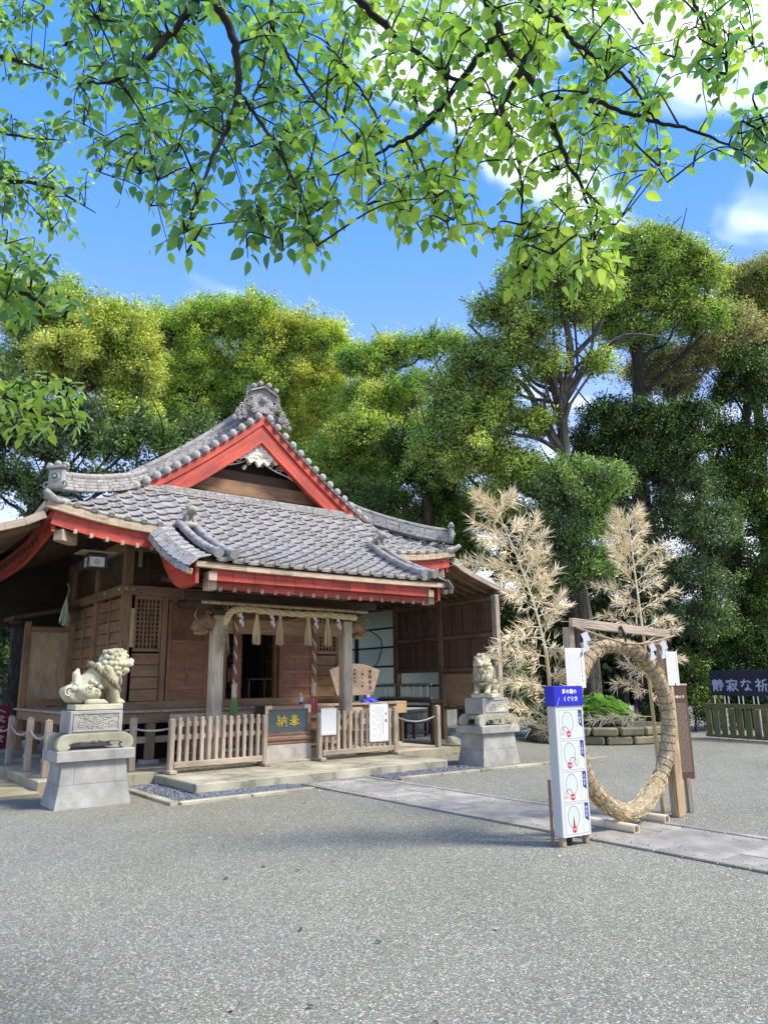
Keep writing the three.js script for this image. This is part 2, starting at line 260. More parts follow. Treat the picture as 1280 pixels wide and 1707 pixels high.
  for (let z = -10.9; z < 3; z += 0.92) for (const x of [6.615, 7.885]) mesh('kerb_stone', bb(x - 0.055, x + 0.055, -0.02, 0.022 + rp() * 0.003, z + 0.006, z + 0.912, { c: 0.006, tv: 0.10 }), gk, base);
  let zr = -10.9, row = 0;
  while (zr < 2.6) {
    const len = 0.62 + 0.5 * rp(), cut = row % 3 === 1 ? null : 6.68 + lerp(0.35, 0.8, rp());
    for (const [a, b] of cut ? [[6.68, cut - 0.008], [cut + 0.008, 7.82]] : [[6.68, 7.82]]) mesh('paving_stone', bb(a, b, -0.03, 0.012 + rp() * 0.006, zr + 0.009, zr + len - 0.009, { c: 0.008, tv: 0.16, grain: 0 }), pk, base);
    zr += len; row++;
  }
  // concrete platform and the footing slab under the hall
  const pf = struct('concrete_platform', bb(4.83, 9.9, -0.05, 0.148, -12.76, -11.06, { c: 0.012 }), M.concrete);
  struct('footing_slab', [bb(2.99, 11.55, -0.05, 0.19, -23, -12.765, { c: 0.012 })], M.concrete);
  struct('low_step', [bb(0.2, 3.0, -0.05, 0.05, -20, -12.55, { c: 0.01 }), bb(11.56, 13.3, -0.05, 0.06, -19, -12.9, { c: 0.01 })], mat([0.50, 0.43, 0.24], { map: 'concrete', bump: 'stoneB', bs: 0.003 }));
  for (let x = 5.5; x < 9.8; x += 0.78) mesh('platform_joint', bb(x, x + 0.006, 0.146, 0.1495, -12.7, -11.1, { c: 0 }), mat([0.30, 0.27, 0.19], {}), pf);
}

// ------------------------------------------------------------------ the shrine hall
const hall = group('shrine_hall', 'wooden shrine hall with grey tiled roof, red bargeboards and open front porch', 'shrine hall', [0, 0, 0]);
const WX0 = 4.8, WX1 = 10.06, WZ = -14.85, FY = 1.16;
{ // body
  const W = M.woodBrown;
  // posts of the body
  for (const [x, z] of [[WX0 + 0.08, WZ - 0.08], [WX1 - 0.08, WZ - 0.08], [WX0 + 0.08, -16.75], [WX0 + 0.08, -18.6], [WX0 + 0.08, -20.4], [WX1 - 0.08, -18.6]]) mesh('corner_post', cbox(0.18, 4.4, 0.18, x, 2.35, z, { c: 0.012 }), W, hall);
  // rails: sill, nageshi beam, upper beams
  const rails = [];
  for (const [y, h, d, out] of [[1.23, 0.14, 0.14, 0.05], [3.48, 0.19, 0.12, 0.075], [4.40, 0.22, 0.2, 0.02]]) { rails.push(bb(WX0 - out, WX1 + out, y - h / 2, y + h / 2, WZ - d + out, WZ + out)); rails.push(bb(WX0 - out, WX0 - out + d, y - h / 2 + 0.002, y + h / 2 - 0.002, -21, WZ - d + out - 0.001)); rails.push(bb(WX1 + out - d, WX1 + out, y - h / 2 + 0.002, y + h / 2 - 0.002, -21, WZ - d + out - 0.001)); }
  rails.forEach((g) => mesh('wall_rail', g, W, hall));
  for (const x of [WX0 + 0.02, WX0 + 0.16]) mesh('metal_stud', cyl(0.035, 0.045, 0.02, x, 3.5, WZ + 0.085, { rx: Math.PI / 2, n: 6 }), M.metal, hall);
  for (const z of [-14.95, -15.9]) mesh('metal_stud', cyl(0.035, 0.045, 0.02, WX0 - 0.085, 3.5, z, { rz: Math.PI / 2, n: 6 }), M.metal, hall);
  // dark upper wall between the beams
  const up = [bb(WX0 + 0.06, WX1 - 0.06, 3.57, 4.9, WZ - 0.12, WZ - 0.08), bb(WX0 + 0.06, WX0 + 0.1, 3.57, 4.9, -21, WZ - 0.121), bb(WX1 - 0.1, WX1 - 0.06, 3.57, 4.9, -21, WZ - 0.121)];
  mesh('upper_wall', up, M.woodDark, hall);
  for (const [x, w] of [[WX0 + 0.42, 0.09], [5.9, 0.1], [8.95, 0.1]]) mesh('upper_strut', bb(x, x + w, 3.57, 4.35, WZ - 0.08, WZ - 0.02), M.woodDark, hall);
  // left side wall: bays of stepped boards with thin battens
  const bay = (z0, z1, n) => { for (let k = 0; k < n; k++) { const y0 = lerp(1.3, 3.38, k / n), y1 = lerp(1.3, 3.38, (k + 1) / n) - 0.012; mesh('wall_board', cbox(0.03, y1 - y0, Math.abs(z1 - z0), WX0 + 0.085, (y0 + y1) / 2, (z0 + z1) / 2, { rz: -0.10, c: 0.004, tv: 0.14 }), W, hall); } mesh('wall_batten', bb(WX0 + 0.03, WX0 + 0.07, 1.3, 3.38, (z0 + z1) / 2 - 0.03, (z0 + z1) / 2 + 0.03), W, hall); };
  bay(-16.66, -15.02, 9); bay(-18.5, -16.85, 9); bay(-20.3, -18.7, 9);
  mesh('rear_side_wall', bb(WX1 - 0.12, WX1 - 0.08, 0.3, 4.4, -21, -18.51), M.woodDark, hall);
  bay_right(); function bay_right() { for (let k = 0; k < 9; k++) { const y0 = 1.3 + k * 0.23; mesh('wall_board', bb(WX1 - 0.1, WX1 - 0.07, y0, y0 + 0.22, -18.5, -15.02, { tv: 0.12 }), W, hall); } }
  mesh('added_dark_panel', [bb(2.95, 4.72, 2.95, 3.495, -18.9, -18.8), bb(2.95, 4.72, 3.5, 4.75, -18.9, -18.8), bb(2.95, 3.05, 3.5, 4.6, -21.2, -18.9)], M.woodBlack, hall);  // added black panels that keep the gap under the left eave dark
  mesh('rear_wall', bb(WX0 + 0.2, WX1 - 0.2, 0.3, 4.4, -21.1, -21), M.woodDark, hall);
  mesh('inner_floor', bb(WX0 + 0.12, WX1 - 0.12, 1.0, 1.16, -21, WZ - 0.15), M.woodDark, hall);
  mesh('inner_ceiling', bb(WX0 + 0.12, WX1 - 0.12, 4.0, 4.05, -21, WZ - 0.15), M.woodDark, hall);
  // narrow name plank beside the corner
  // front wall, left and right bays: lattice above, boards below
  const lattice = (x0, x1, mirror) => {
    const fr = [bb(x0, x1, 3.31, 3.39, WZ - 0.07, WZ - 0.005), bb(x0, x1, 2.27, 2.34, WZ - 0.07, WZ - 0.005), bb(x0, x0 + 0.05, 2.345, 3.305, WZ - 0.07, WZ - 0.005), bb(x1 - 0.05, x1, 2.345, 3.305, WZ - 0.07, WZ - 0.005)];
    const p = mesh('lattice_window', fr, M.woodBrown, hall), n = Math.round((x1 - x0 - 0.1) / 0.083), m = 11;
    for (let i = 1; i < n; i++) { const x = lerp(x0 + 0.05, x1 - 0.05, i / n); mesh('lattice_bar', bb(x - 0.02, x + 0.02, 2.345, 3.305, WZ - 0.045, WZ - 0.02, { c: 0.003 }), M.woodBrown, p); }
    for (let i = 1; i < m; i++) { const y = lerp(2.34, 3.31, i / m); mesh('lattice_bar', bb(x0 + 0.052, x1 - 0.052, y - 0.02, y + 0.02, WZ - 0.062, WZ - 0.0455, { c: 0.003 }), M.woodBrown, p); }
    mesh('lattice_backing', bb(x0 + 0.02, x1 - 0.02, 2.3, 3.35, WZ - 0.12, WZ - 0.10), M.woodBlack, p);
    for (let k = 0; k < 4; k++) { const y0 = 1.31 + k * 0.235; mesh('wall_board', cbox(x1 - x0, 0.222, 0.03, (x0 + x1) / 2, y0 + 0.111, WZ - 0.05, { rx: 0.06, tv: 0.14, c: 0.004 }), M.woodBrown, hall); }
  };
  lattice(5.04, 5.60); lattice(9.36, 9.9);
  mesh('name_plank', bb(WX0 + 0.16, WX0 + 0.24, 2.35, 3.12, WZ - 0.02, WZ + 0.012), M.woodPale, hall);
  for (const x of [5.66, 9.28]) mesh('front_post', bb(x - 0.05, x + 0.05, 1.3, 3.385, WZ - 0.16, WZ + 0.03), W, hall);
  // sliding doors: framed red-brown panels
  const door = (x0, x1, z, name, deep) => {
    const f = [bb(x0, x0 + 0.07, 1.31, 3.3, z - 0.05, z), bb(x1 - 0.07, x1, 1.31, 3.3, z - 0.05, z)], ys = [1.31, 1.55, 1.86, 2.2, 2.48, 3.3];
    for (const y of ys) f.push(bb(x0 + 0.071, x1 - 0.071, y - 0.035, y + 0.035, z - 0.046, z - 0.004));
    for (const [a, b] of [[1.86, 2.2], [1.55, 1.86]]) f.push(bb((x0 + x1) / 2 - 0.025, (x0 + x1) / 2 + 0.025, a + 0.036, b - 0.036, z - 0.046, z - 0.006));
    const d = mesh(name, f, M.woodRed, hall);
    for (let i = 0; i < 5; i++) mesh('door_panel', bb(x0 + 0.06, x1 - 0.06, ys[i] + 0.02, ys[i + 1] - 0.02, z - 0.034, z - 0.022, { tv: 0.18 }), M.woodRed, d);
  };
  door(5.74, 6.62, WZ + 0.02, 'sliding_door'); door(8.34, 9.22, WZ + 0.02, 'sliding_door'); door(6.64, 7.12, WZ - 0.12, 'inner_door');
  mesh('door_lintel', bb(5.72, 9.23, 2.83, 2.93, WZ - 0.2, WZ - 0.06), W, hall); mesh('door_lintel', bb(5.72, 9.23, 3.32, 3.385, WZ - 0.16, WZ + 0.02), W, hall);
  mesh('lintel_board', bb(6.6, 8.36, 2.931, 3.31, WZ - 0.14, WZ - 0.1), M.woodRed, hall);
  mesh('threshold', bb(5.72, 9.23, 1.165, 1.31, WZ - 0.18, WZ + 0.04), M.woodRed, hall);
  for (const x of [7.36, 8.27]) mesh('door_frame', bb(x, x + 0.10, 1.31, 2.83, WZ - 0.2, WZ - 0.08), M.woodRed, hall);
  // paper screens with black grids, inside
  for (const [x0, x1, z] of [[6.5, 7.4, -16.1], [7.95, 8.75, -17.4]]) {
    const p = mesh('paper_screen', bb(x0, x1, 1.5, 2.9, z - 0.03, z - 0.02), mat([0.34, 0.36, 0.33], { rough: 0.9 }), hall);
    for (let i = 0; i <= 6; i++) mesh('screen_bar', bb(lerp(x0, x1, i / 6) - 0.018, lerp(x0, x1, i / 6) + 0.018, 1.5, 2.9, z - 0.018, z + 0.01), M.woodBlack, p);
    for (let i = 0; i <= 9; i++) mesh('screen_bar', bb(x0, x1, lerp(1.5, 2.9, i / 9) - 0.016, lerp(1.5, 2.9, i / 9) + 0.016, z - 0.017, z + 0.006), M.woodBlack, p);
  }
  mesh('altar_table', [bb(7.1, 8.3, 1.62, 1.67, -16.4, -16.0), bb(7.15, 7.2, 1.16, 1.62, -16.3, -16.1), bb(8.2, 8.25, 1.16, 1.62, -16.3, -16.1)], M.woodDark, hall);
  mesh('altar_stand', bb(7.72, 7.86, 1.67, 1.98, -16.25, -16.15), M.woodGrey, hall);
  mesh('altar_table', [bb(8.05, 8.6, 1.70, 1.73, -15.9, -15.6), bb(8.1, 8.13, 1.16, 1.70, -15.85, -15.82), bb(8.5, 8.53, 1.16, 1.70, -15.85, -15.82)], M.woodGrey, hall);
  // veranda
  const vf = [], vx0 = 3.74, vx1 = 11.1, vz = -14.02;
  for (let x = vx0; x < vx1 - 0.01; x += 0.184) mesh('veranda_board', bb(x + 0.002, Math.min(x + 0.182, vx1), FY - 0.045, FY, WZ - 0.02, vz, { c: 0.005, tv: 0.14 }), M.woodGrey, hall);
  for (let z = WZ - 0.025; z > -18.6; z -= 0.19) { mesh('veranda_board', bb(vx0, WX0 - 0.06, FY - 0.045, FY, z - 0.186, z - 0.002, { c: 0.005, tv: 0.14 }), M.woodGrey, hall); if (z > -17) mesh('veranda_board', bb(WX1 + 0.06, vx1, FY - 0.045, FY, z - 0.186, z - 0.002, { c: 0.005, tv: 0.14 }), M.woodGrey, hall); }
  const jo = [bb(vx0 + 0.05, vx1 - 0.05, FY - 0.24, FY - 0.046, vz - 0.17, vz - 0.06), bb(vx0 + 0.06, vx0 + 0.17, FY - 0.24, FY - 0.047, -18.6, vz - 0.171), bb(vx1 - 0.17, vx1 - 0.06, FY - 0.24, FY - 0.047, -17, vz - 0.171)];
  jo.forEach((g) => mesh('veranda_beam', g, M.woodBrown, hall));
  const posts = []; for (const x of [3.85, 5.22, 9.65, 10.98]) posts.push([x, vz - 0.12]); for (const z of [-15.6, -17.1, -18.5]) { posts.push([3.86, z]); posts.push([10.98, z]); }
  for (const [x, z] of posts) { mesh('veranda_post', bb(x - 0.075, x + 0.075, 0.26, FY - 0.242, z - 0.075, z + 0.075), M.woodBrown, hall); mesh('post_footing', cbox(0.3, 0.08, 0.3, x, 0.225, z, { c: 0.015 }), M.granite, hall); }
  for (const y of [0.62]) { mesh('veranda_tie', bb(vx0 + 0.1, 5.6, y - 0.06, y + 0.06, vz - 0.15, vz - 0.10), M.woodGrey, hall); mesh('veranda_tie', bb(9.3, vx1 - 0.1, y - 0.06, y + 0.06, vz - 0.15, vz - 0.10), M.woodGrey, hall); mesh('veranda_tie', bb(vx0 + 0.1, vx0 + 0.15, y - 0.06, y + 0.06, -18.5, vz - 0.2), M.woodBrown, hall); }
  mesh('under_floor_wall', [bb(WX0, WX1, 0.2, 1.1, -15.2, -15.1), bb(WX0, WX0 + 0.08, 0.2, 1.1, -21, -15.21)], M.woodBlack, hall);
  // front steps between the pillars
  [[-13.36, 0.42], [-13.58, 0.68], [-13.80, 0.93]].forEach(([z, y], i) => { mesh('stair_tread', bb(5.55, 9.3, y - 0.05, y, z - 0.32, z, { c: 0.008 }), M.woodGrey, hall); mesh('stair_riser', bb(5.56, 9.29, i ? y - 0.26 : 0.19, y - 0.051, z - 0.08, z - 0.04), M.woodBrown, hall); });
  mesh('stair_riser', bb(5.56, 9.29, 0.881, FY - 0.05, vz - 0.06, vz - 0.01), M.woodBrown, hall);
  mesh('porch_tie', bb(5.3, 9.55, 0.97, 1.09, -13.42, -13.34), M.woodPale, hall);
  // screen at the end of the left veranda, with its own small roof
  mesh('end_screen', [bb(3.72, 3.84, 1.16, 3.05, -18.22, -18.1), bb(4.66, 4.78, 1.16, 3.05, -18.22, -18.1), bb(3.841, 4.659, 1.2, 1.34, -18.2, -18.12), bb(3.841, 4.659, 2.82, 2.94, -18.2, -18.12)], M.woodBrown, hall);
  mesh('screen_panel', bb(3.84, 4.66, 1.34, 2.82, -18.18, -18.15), M.woodPale, hall);
  mesh('screen_roof', [bar(V(3.35, 3.08, -18.1), V(4.9, 3.42, -18.1), 1.0, 0.07), bb(3.4, 3.6, 3.0, 3.07, -18.3, -18.0)], M.woodDark, hall);
}
// porch: pillars, rainbow beam, carved beam ends, brackets
{
  for (const x of [5.98, 8.89]) {
    mesh('porch_pillar', cbox(0.225, 2.66, 0.225, x, 1.55, -13.02, { c: 0.028, tv: 0.05 }), mat([0.60, 0.51, 0.36], { map: 'wood', bump: 'woodB', bs: 0.004 }), hall);
    mesh('pillar_base', cbox(0.34, 0.13, 0.34, x, 0.22, -13.02, { c: 0.03 }), M.granite, hall);
  }
  mesh('porch_beam', bb(6.095, 8.775, 2.56, 2.83, -13.1, -12.94, { c: 0.02 }), M.woodBrown, hall);
  mesh('porch_beam', bb(5.25, 9.65, 3.14, 3.30, -13.1, -12.94, { c: 0.02 }), M.woodDark, hall);
  mesh('porch_lintel_wire', tube([V(6.1, 2.545, -12.92), V(8.78, 2.545, -12.92)], 0.008, 5), M.woodGrey, hall);
  const R = rng(71);
  for (const s of [-1, 1]) { // carved beast heads that end the beam, of scrolls and snout
    const px = s < 0 ? 5.98 : 8.89, geo = [];
    geo.push(tube([V(px + s * 0.1, 2.72, -13.02), V(px + s * 0.24, 2.76, -13.02), V(px + s * 0.38, 2.70, -13.02), V(px + s * 0.48, 2.60, -13.02)], [0.13, 0.14, 0.11, 0.06], 10));
    geo.push(tube([V(px + s * 0.2, 2.58, -13.02), V(px + s * 0.34, 2.55, -13.02), V(px + s * 0.46, 2.54, -13.02)], [0.06, 0.055, 0.03], 8));
    for (let i = 0; i < 16; i++) { const cx = px + s * lerp(0.12, 0.46, R()), cy = lerp(2.55, 2.92, R()), cz = -13.02 + (R() < 0.5 ? -1 : 1) * lerp(0.09, 0.14, R()), pts = []; for (let k = 0; k < 14; k++) { const a = k * 0.62, r = 0.055 * (1 - k / 17); pts.push(V(cx + Math.cos(a) * r, cy + Math.sin(a) * r, cz)); } geo.push(tube(pts, (t) => 0.014 * (1 - 0.5 * t), 5)); }
    for (const dz of [-0.07, 0.07]) geo.push(sph(0.024, px + s * 0.37, 2.77, -13.02 + dz * 1.3));
    geo.push(tube(curve([V(px + s * 0.4, 2.74, -12.96), V(px + s * 0.5, 2.86, -12.9), V(px + s * 0.44, 2.98, -12.9)], 8), (t) => 0.025 * (1 - 0.7 * t), 6));
    mesh('carved_beam_end', geo, M.woodBrown, hall);
    // bracket blocks over the pillar
    mesh('bracket', [bb(px - 0.16, px + 0.16, 2.88, 3.0, -13.16, -12.88, { c: 0.03 }), bb(px - 0.42, px + 0.42, 3.0, 3.1, -13.09, -12.95, { c: 0.03 })], M.woodDark, hall);
    mesh('tie_beam', tube(curve([V(px, 2.9, -13.1), V(px, 3.15, -13.8), V(px, 3.25, -14.8)], 8), 0.1, 8), M.woodDark, hall);
  }
  mesh('frog_leg_strut', [cbox(0.5, 0.22, 0.1, AX, 2.98, -13.02, { c: 0.05 }), sph(0.1, AX, 3.0, -12.95)], M.woodDark, hall);
}

// ------------------------------------------------------------------ the roof
const EZ = -12.95, PZ = -11.2, GZ = -14.2, PH = 2.66, EH = 4.62;
const hF = (z) => { const t = (z - GZ) / 3; return 5.47 - 2.75 * t + 0.92 * t * t; };
const lift = (x, z) => { const a = Math.abs(x - AX); const main = 0.26 * Math.pow(clamp((a - 2.7) / 1.95), 1.7); const t = clamp((z - GZ) / 1.25); return (z <= EZ + 1e-3 || a > PH + 0.05 ? main : 0.05 * clamp((a - 1.8) / 0.9)) * Math.pow(t, 1.3) * (z <= EZ + 1e-3 ? 1 : 1); };
const roofY = (x, z) => hF(z) + lift(x, z);
const hipX = (z) => EH - clamp((EZ - z) / (EZ - GZ)) * 1.85;      // half width of the front slope at z
{
  // boarded deck under the tiles, the soffits and the hidden slopes
  const sheet = (fn, nu, nv) => { const P = [], U = [], I = []; for (let j = 0; j <= nv; j++) for (let i = 0; i <= nu; i++) { const p = fn(i / nu, j / nv); P.push(...p); U.push(p[0], p[2] * 1.2); } for (let j = 0; j < nv; j++) for (let i = 0; i < nu; i++) { const a = j * (nu + 1) + i, b = a + nu + 1; I.push(a, b, a + 1, b, b + 1, a + 1); } const g = new THREE.BufferGeometry(); g.setAttribute('position', new THREE.Float32BufferAttribute(P, 3)); g.setAttribute('uv', new THREE.Float32BufferAttribute(U, 2)); g.setIndex(I); g.computeVertexNormals(); return finish(g); };
  const deck = [sheet((u, v) => { const z = lerp(GZ - 0.4, EZ, v), x = AX + (u * 2 - 1) * (hipX(z) - 0.05); return [x, roofY(x, z) - 0.085, z]; }, 30, 8), sheet((u, v) => { const z = lerp(EZ - 0.05, PZ + 0.02, v), x = AX + (u * 2 - 1) * (PH - 0.16); return [x, hF(z) - 0.07, z]; }, 10, 10)];
  const roof = mesh('roof', deck, M.woodDark, hall);
  const sideTop = (s) => sheet((u, v) => { const t = u, a = lerp(0.05, EH, t), y0 = a < 2.8 ? 7.55 - 2.5 * (a / 2.8) + 0.36 * (a / 2.8) ** 2 : lerp(5.41, 4.46, Math.pow((a - 2.8) / (EH - 2.8), 0.85)); const zf = a < 2.8 ? GZ - 0.2 : lerp(GZ, EZ, (a - 2.8) / (EH - 2.8)); const z = lerp(zf, -21.5, v); const up = a > 3.4 ? 0.26 * ((a - 3.4) / 1.22) ** 2 * Math.exp(-v * 9) : 0; return [AX + s * a, y0 + up + 0.02, z]; }, 24, 10);
  mesh('side_slope', [sideTop(-1), sideTop(1)], M.tile, hall);
  const side = []; for (const s of [-1, 1]) for (let z = -21.3; z < -14.4; z += 0.27) { const pts = []; for (let k = 0; k <= 10; k++) { const a = 0.15 + k * 0.44, y0 = a < 2.8 ? 7.55 - 2.5 * (a / 2.8) + 0.36 * (a / 2.8) ** 2 : lerp(5.41, 4.46, Math.pow((a - 2.8) / (EH - 2.8), 0.85)); pts.push(V(AX + s * a, y0 + 0.04, z)); } side.push(tube(pts, 0.06, 6)); }
  stuff(mesh('side_tiles', side, M.tile, hall));
  // ---- pan tiles, one by one
  const W = 0.292, LEN = 0.32, EXP = 0.258, NS = 8;
  const prof = (s) => (s < 0.70 ? -0.016 * Math.sin((s / 0.70) * Math.PI) : 0.036 * Math.sin(((s - 0.70) / 0.30) * Math.PI * 0.62));
  const tileGeo = (lip, seed) => {
    const R = rng(seed), P = [], U = [], I = []; const row = (v, dy) => { for (let i = 0; i <= NS; i++) { const s = Math.min(1, i / (NS - 1)); P.push((s - 0.5) * (W + 0.006) + (i === NS ? 0.004 : 0), i === NS ? -0.015 + dy : prof(s) + dy, -v); U.push(s * W + seed * 0.37, v + seed * 0.61); } };
    row(0, -lip); row(0, 0); row(0.004, 0.004); row(LEN, 0.0 - 0.022);
    // front faces get their own vertices for a crisp edge
    for (const [a, b] of [[0, 1], [1, 2], [2, 3]]) for (let i = 0; i < NS; i++) { const p = a * (NS + 1) + i, q = b * (NS + 1) + i; I.push(p, p + 1, q, q, p + 1, q + 1); }
    let g = new THREE.BufferGeometry(); g.setAttribute('position', new THREE.Float32BufferAttribute(P, 3)); g.setAttribute('uv', new THREE.Float32BufferAttribute(U, 2)); g.setIndex(I); g = g.toNonIndexed(); g.computeVertexNormals();
    return finish(g, tone(0.0));
  };
  const withDisc = (g) => mergeGeometries([g, cyl(0.044, 0.044, 0.05, 0.095, 0.002, 0.005, { rx: Math.PI / 2, n: 12, tint: [1.15, 1.13, 1.05] })]);
  const tintGeo = (g, t) => { const h = g.clone(), c = h.attributes.color; for (let i = 0; i < c.count; i++) c.setXYZ(i, ...t.map((k, j) => k * [c.getX(i), c.getY(i), c.getZ(i)][j])); return h; };
  const RT = rng(17), plain = [], eave = [];
  for (let k = 0; k < 7; k++) { const t = 0.935 + 0.13 * k / 6, w = 1 + 0.05 * (RT() - 0.5); plain.push(tintGeo(tileGeo(0.018, k + 1), [t * w, t, t / w])); eave.push(tintGeo(withDisc(tileGeo(0.062, k + 20)), [t * w * 1.1, t * 1.09, t * 1.0])); }
  const slots = [];
  const n = Math.ceil(EH / W);
  for (let c = -n; c < n; c++) {
    const x = AX + (c + 0.5) * W, a = Math.abs(x - AX); const inP = a < PH - 0.18; let z = inP ? PZ : EZ; let row = 0;
    if (a > EH - 0.05) continue;
    while (z > GZ + 0.05) {
      const y = roofY(x, z), e = 0.02, dz = -1, dy = (roofY(x, z - e) - roofY(x, z)) / e, dl = Math.hypot(1, dy);
      if (a < hipX(z) - 0.04) {
        const tiltX = Math.atan(dy) - 0.05, slopeX = Math.atan((roofY(x + 0.05, z) - roofY(x - 0.05, z)) / 0.1);
        const m = new THREE.Matrix4().compose(V(x, y, z), new THREE.Quaternion().setFromEuler(new THREE.Euler(tiltX, 0, slopeX, 'ZXY')), V(1, 1, 1));
        slots.push([m, row === 0, x, z]);
      }
      z -= EXP / dl; row++;
    }
  }
  slots.sort((p, q) => q[3] - p[3] || p[2] - q[2]);
  const near = slots.map((s, i) => [s, Math.hypot(s[2], s[3]), i]).sort((p, q) => p[1] - q[1]);
  const rest = [];
  near.forEach(([s], i) => { const k = Math.floor(RT() * 7), g = s[1] ? eave[k] : plain[k], jit = new THREE.Matrix4().makeRotationFromEuler(new THREE.Euler((RT() - 0.5) * 0.03, (RT() - 0.5) * 0.03, (RT() - 0.5) * 0.02)); const m = s[0].clone().multiply(jit); if (i < 300) { const t = new THREE.Mesh(g, M.tile); t.name = 'roof_tile'; t.castShadow = t.receiveShadow = true; m.decompose(t.position, t.quaternion, t.scale); roof.add(t); } else rest.push(g.clone().applyMatrix4(m)); });
  if (rest.length) stuff(mesh('roof_tiles', rest, M.tile, roof));
  // verge of the porch: edge tiles turned down over the side boards
  for (const s of [-1, 1]) {
    const v = []; let z = PZ + 0.02; while (z > EZ + 0.03) { const y = roofY(AX, z), dy = (hF(z - 0.02) - hF(z)) / 0.02, l = 0.25; for (const [o, dyy, tz] of [[-0.09, 0.0, 0.28], [0.10, -0.10, 0.72]]) v.push(cbox(0.235, 0.028, l + 0.05, AX + s * (PH + o), y + 0.03 + dyy, z - l / 2 + (o > 0 ? 0.05 : 0), { rx: Math.atan(dy) - 0.10, rz: -s * tz, tv: 0.07, c: 0.010 })); v.push(cbox(0.03, 0.10, l + 0.03, AX + s * (PH + 0.185), y - 0.20, z - l / 2, { rx: Math.atan(dy) - 0.05, tv: 0.12, c: 0.008 })); z -= l / Math.hypot(1, dy); }
    v.forEach((g) => mesh('verge_tile', g, M.tilePale, hall));
    // two round roll ridges beside the verge, and the lion finial that heads them
    for (const o of [2.06, 2.34]) {
      const pts = []; for (let k = 0; k <= 12; k++) { const zz = lerp(PZ + 0.03, EZ + (o < 2.3 ? -0.02 : 0.05), k / 12); pts.push(V(AX + s * o, hF(zz) + 0.095, zz)); }
      const r = mesh('roll_ridge', [tube(pts, 0.075, 12, { tv: 0.04 }), sph(0.082, pts[0].x, pts[0].y, pts[0].z, { s: [1, 1, 0.45] })].slice(0, 1), M.tile, hall);
      const ends = cyl(0.085, 0.085, 0.09, pts[0].x, pts[0].y - 0.005, pts[0].z + 0.02, { rx: Math.PI / 2 + 0.35, n: 16 }); mesh('ridge_end', ends, M.tilePale, r);
      for (let k = 2; k < 12; k += 2) mesh('ridge_joint', place(new THREE.TorusGeometry(0.077, 0.006, 5, 14), { rx: 0.42, p: [pts[k].x, pts[k].y, pts[k].z] }), M.tilePale, r);
    }
    const fx = AX + s * 2.2, fz = EZ + 0.14, fy = hF(fz) + 0.05, F = []; // little tile lion, tail up
    F.push(cbox(0.26, 0.1, 0.3, fx, fy + 0.04, fz, { c: 0.03 })); F.push(tube(curve([V(fx, fy + 0.1, fz - 0.1), V(fx, fy + 0.2, fz - 0.05), V(fx, fy + 0.22, fz + 0.08)], 8), (t) => lerp(0.085, 0.075, t), 10)); F.push(sph(0.095, fx + 0.02, fy + 0.31, fz + 0.11)); F.push(sph(0.05, fx + 0.03, fy + 0.29, fz + 0.2));
    for (const d of [-0.06, 0.06]) { F.push(tube([V(fx + d, fy + 0.2, fz + 0.09), V(fx + d, fy + 0.08, fz + 0.11)], [0.035, 0.03], 7)); F.push(sph(0.03, fx + d, fy + 0.38, fz + 0.06)); }
    for (let k = 0; k < 5; k++) F.push(tube(curve([V(fx, fy + 0.2, fz - 0.1), V(fx + (k - 2) * 0.03, fy + 0.32, fz - 0.14), V(fx + 0.06 + (k - 2) * 0.06, fy + 0.42 - Math.abs(k - 2) * 0.03, fz - 0.1)], 6), (t) => 0.026 * (1 - 0.75 * t), 5));
    mesh('roof_lion', F, mat([0.46, 0.44, 0.34], { map: 'stone', bump: 'stoneB', bs: 0.004 }), hall);
  }
  // noshi courses at the foot of the gable
  for (let k = 0; k < 3; k++) for (let i = 0; i < 12; i++) { const x0 = lerp(AX - 2.62, AX + 2.62, i / 12), x1 = lerp(AX - 2.62, AX + 2.62, (i + 1) / 12); mesh('ridge_course_tile', bb(x0 + 0.002, x1 - 0.002, 5.40 + k * 0.058, 5.454 + k * 0.058, -14.9, -14.12 - k * 0.02, { c: 0.008, tv: 0.10 }), M.tilePale, roof); }
}
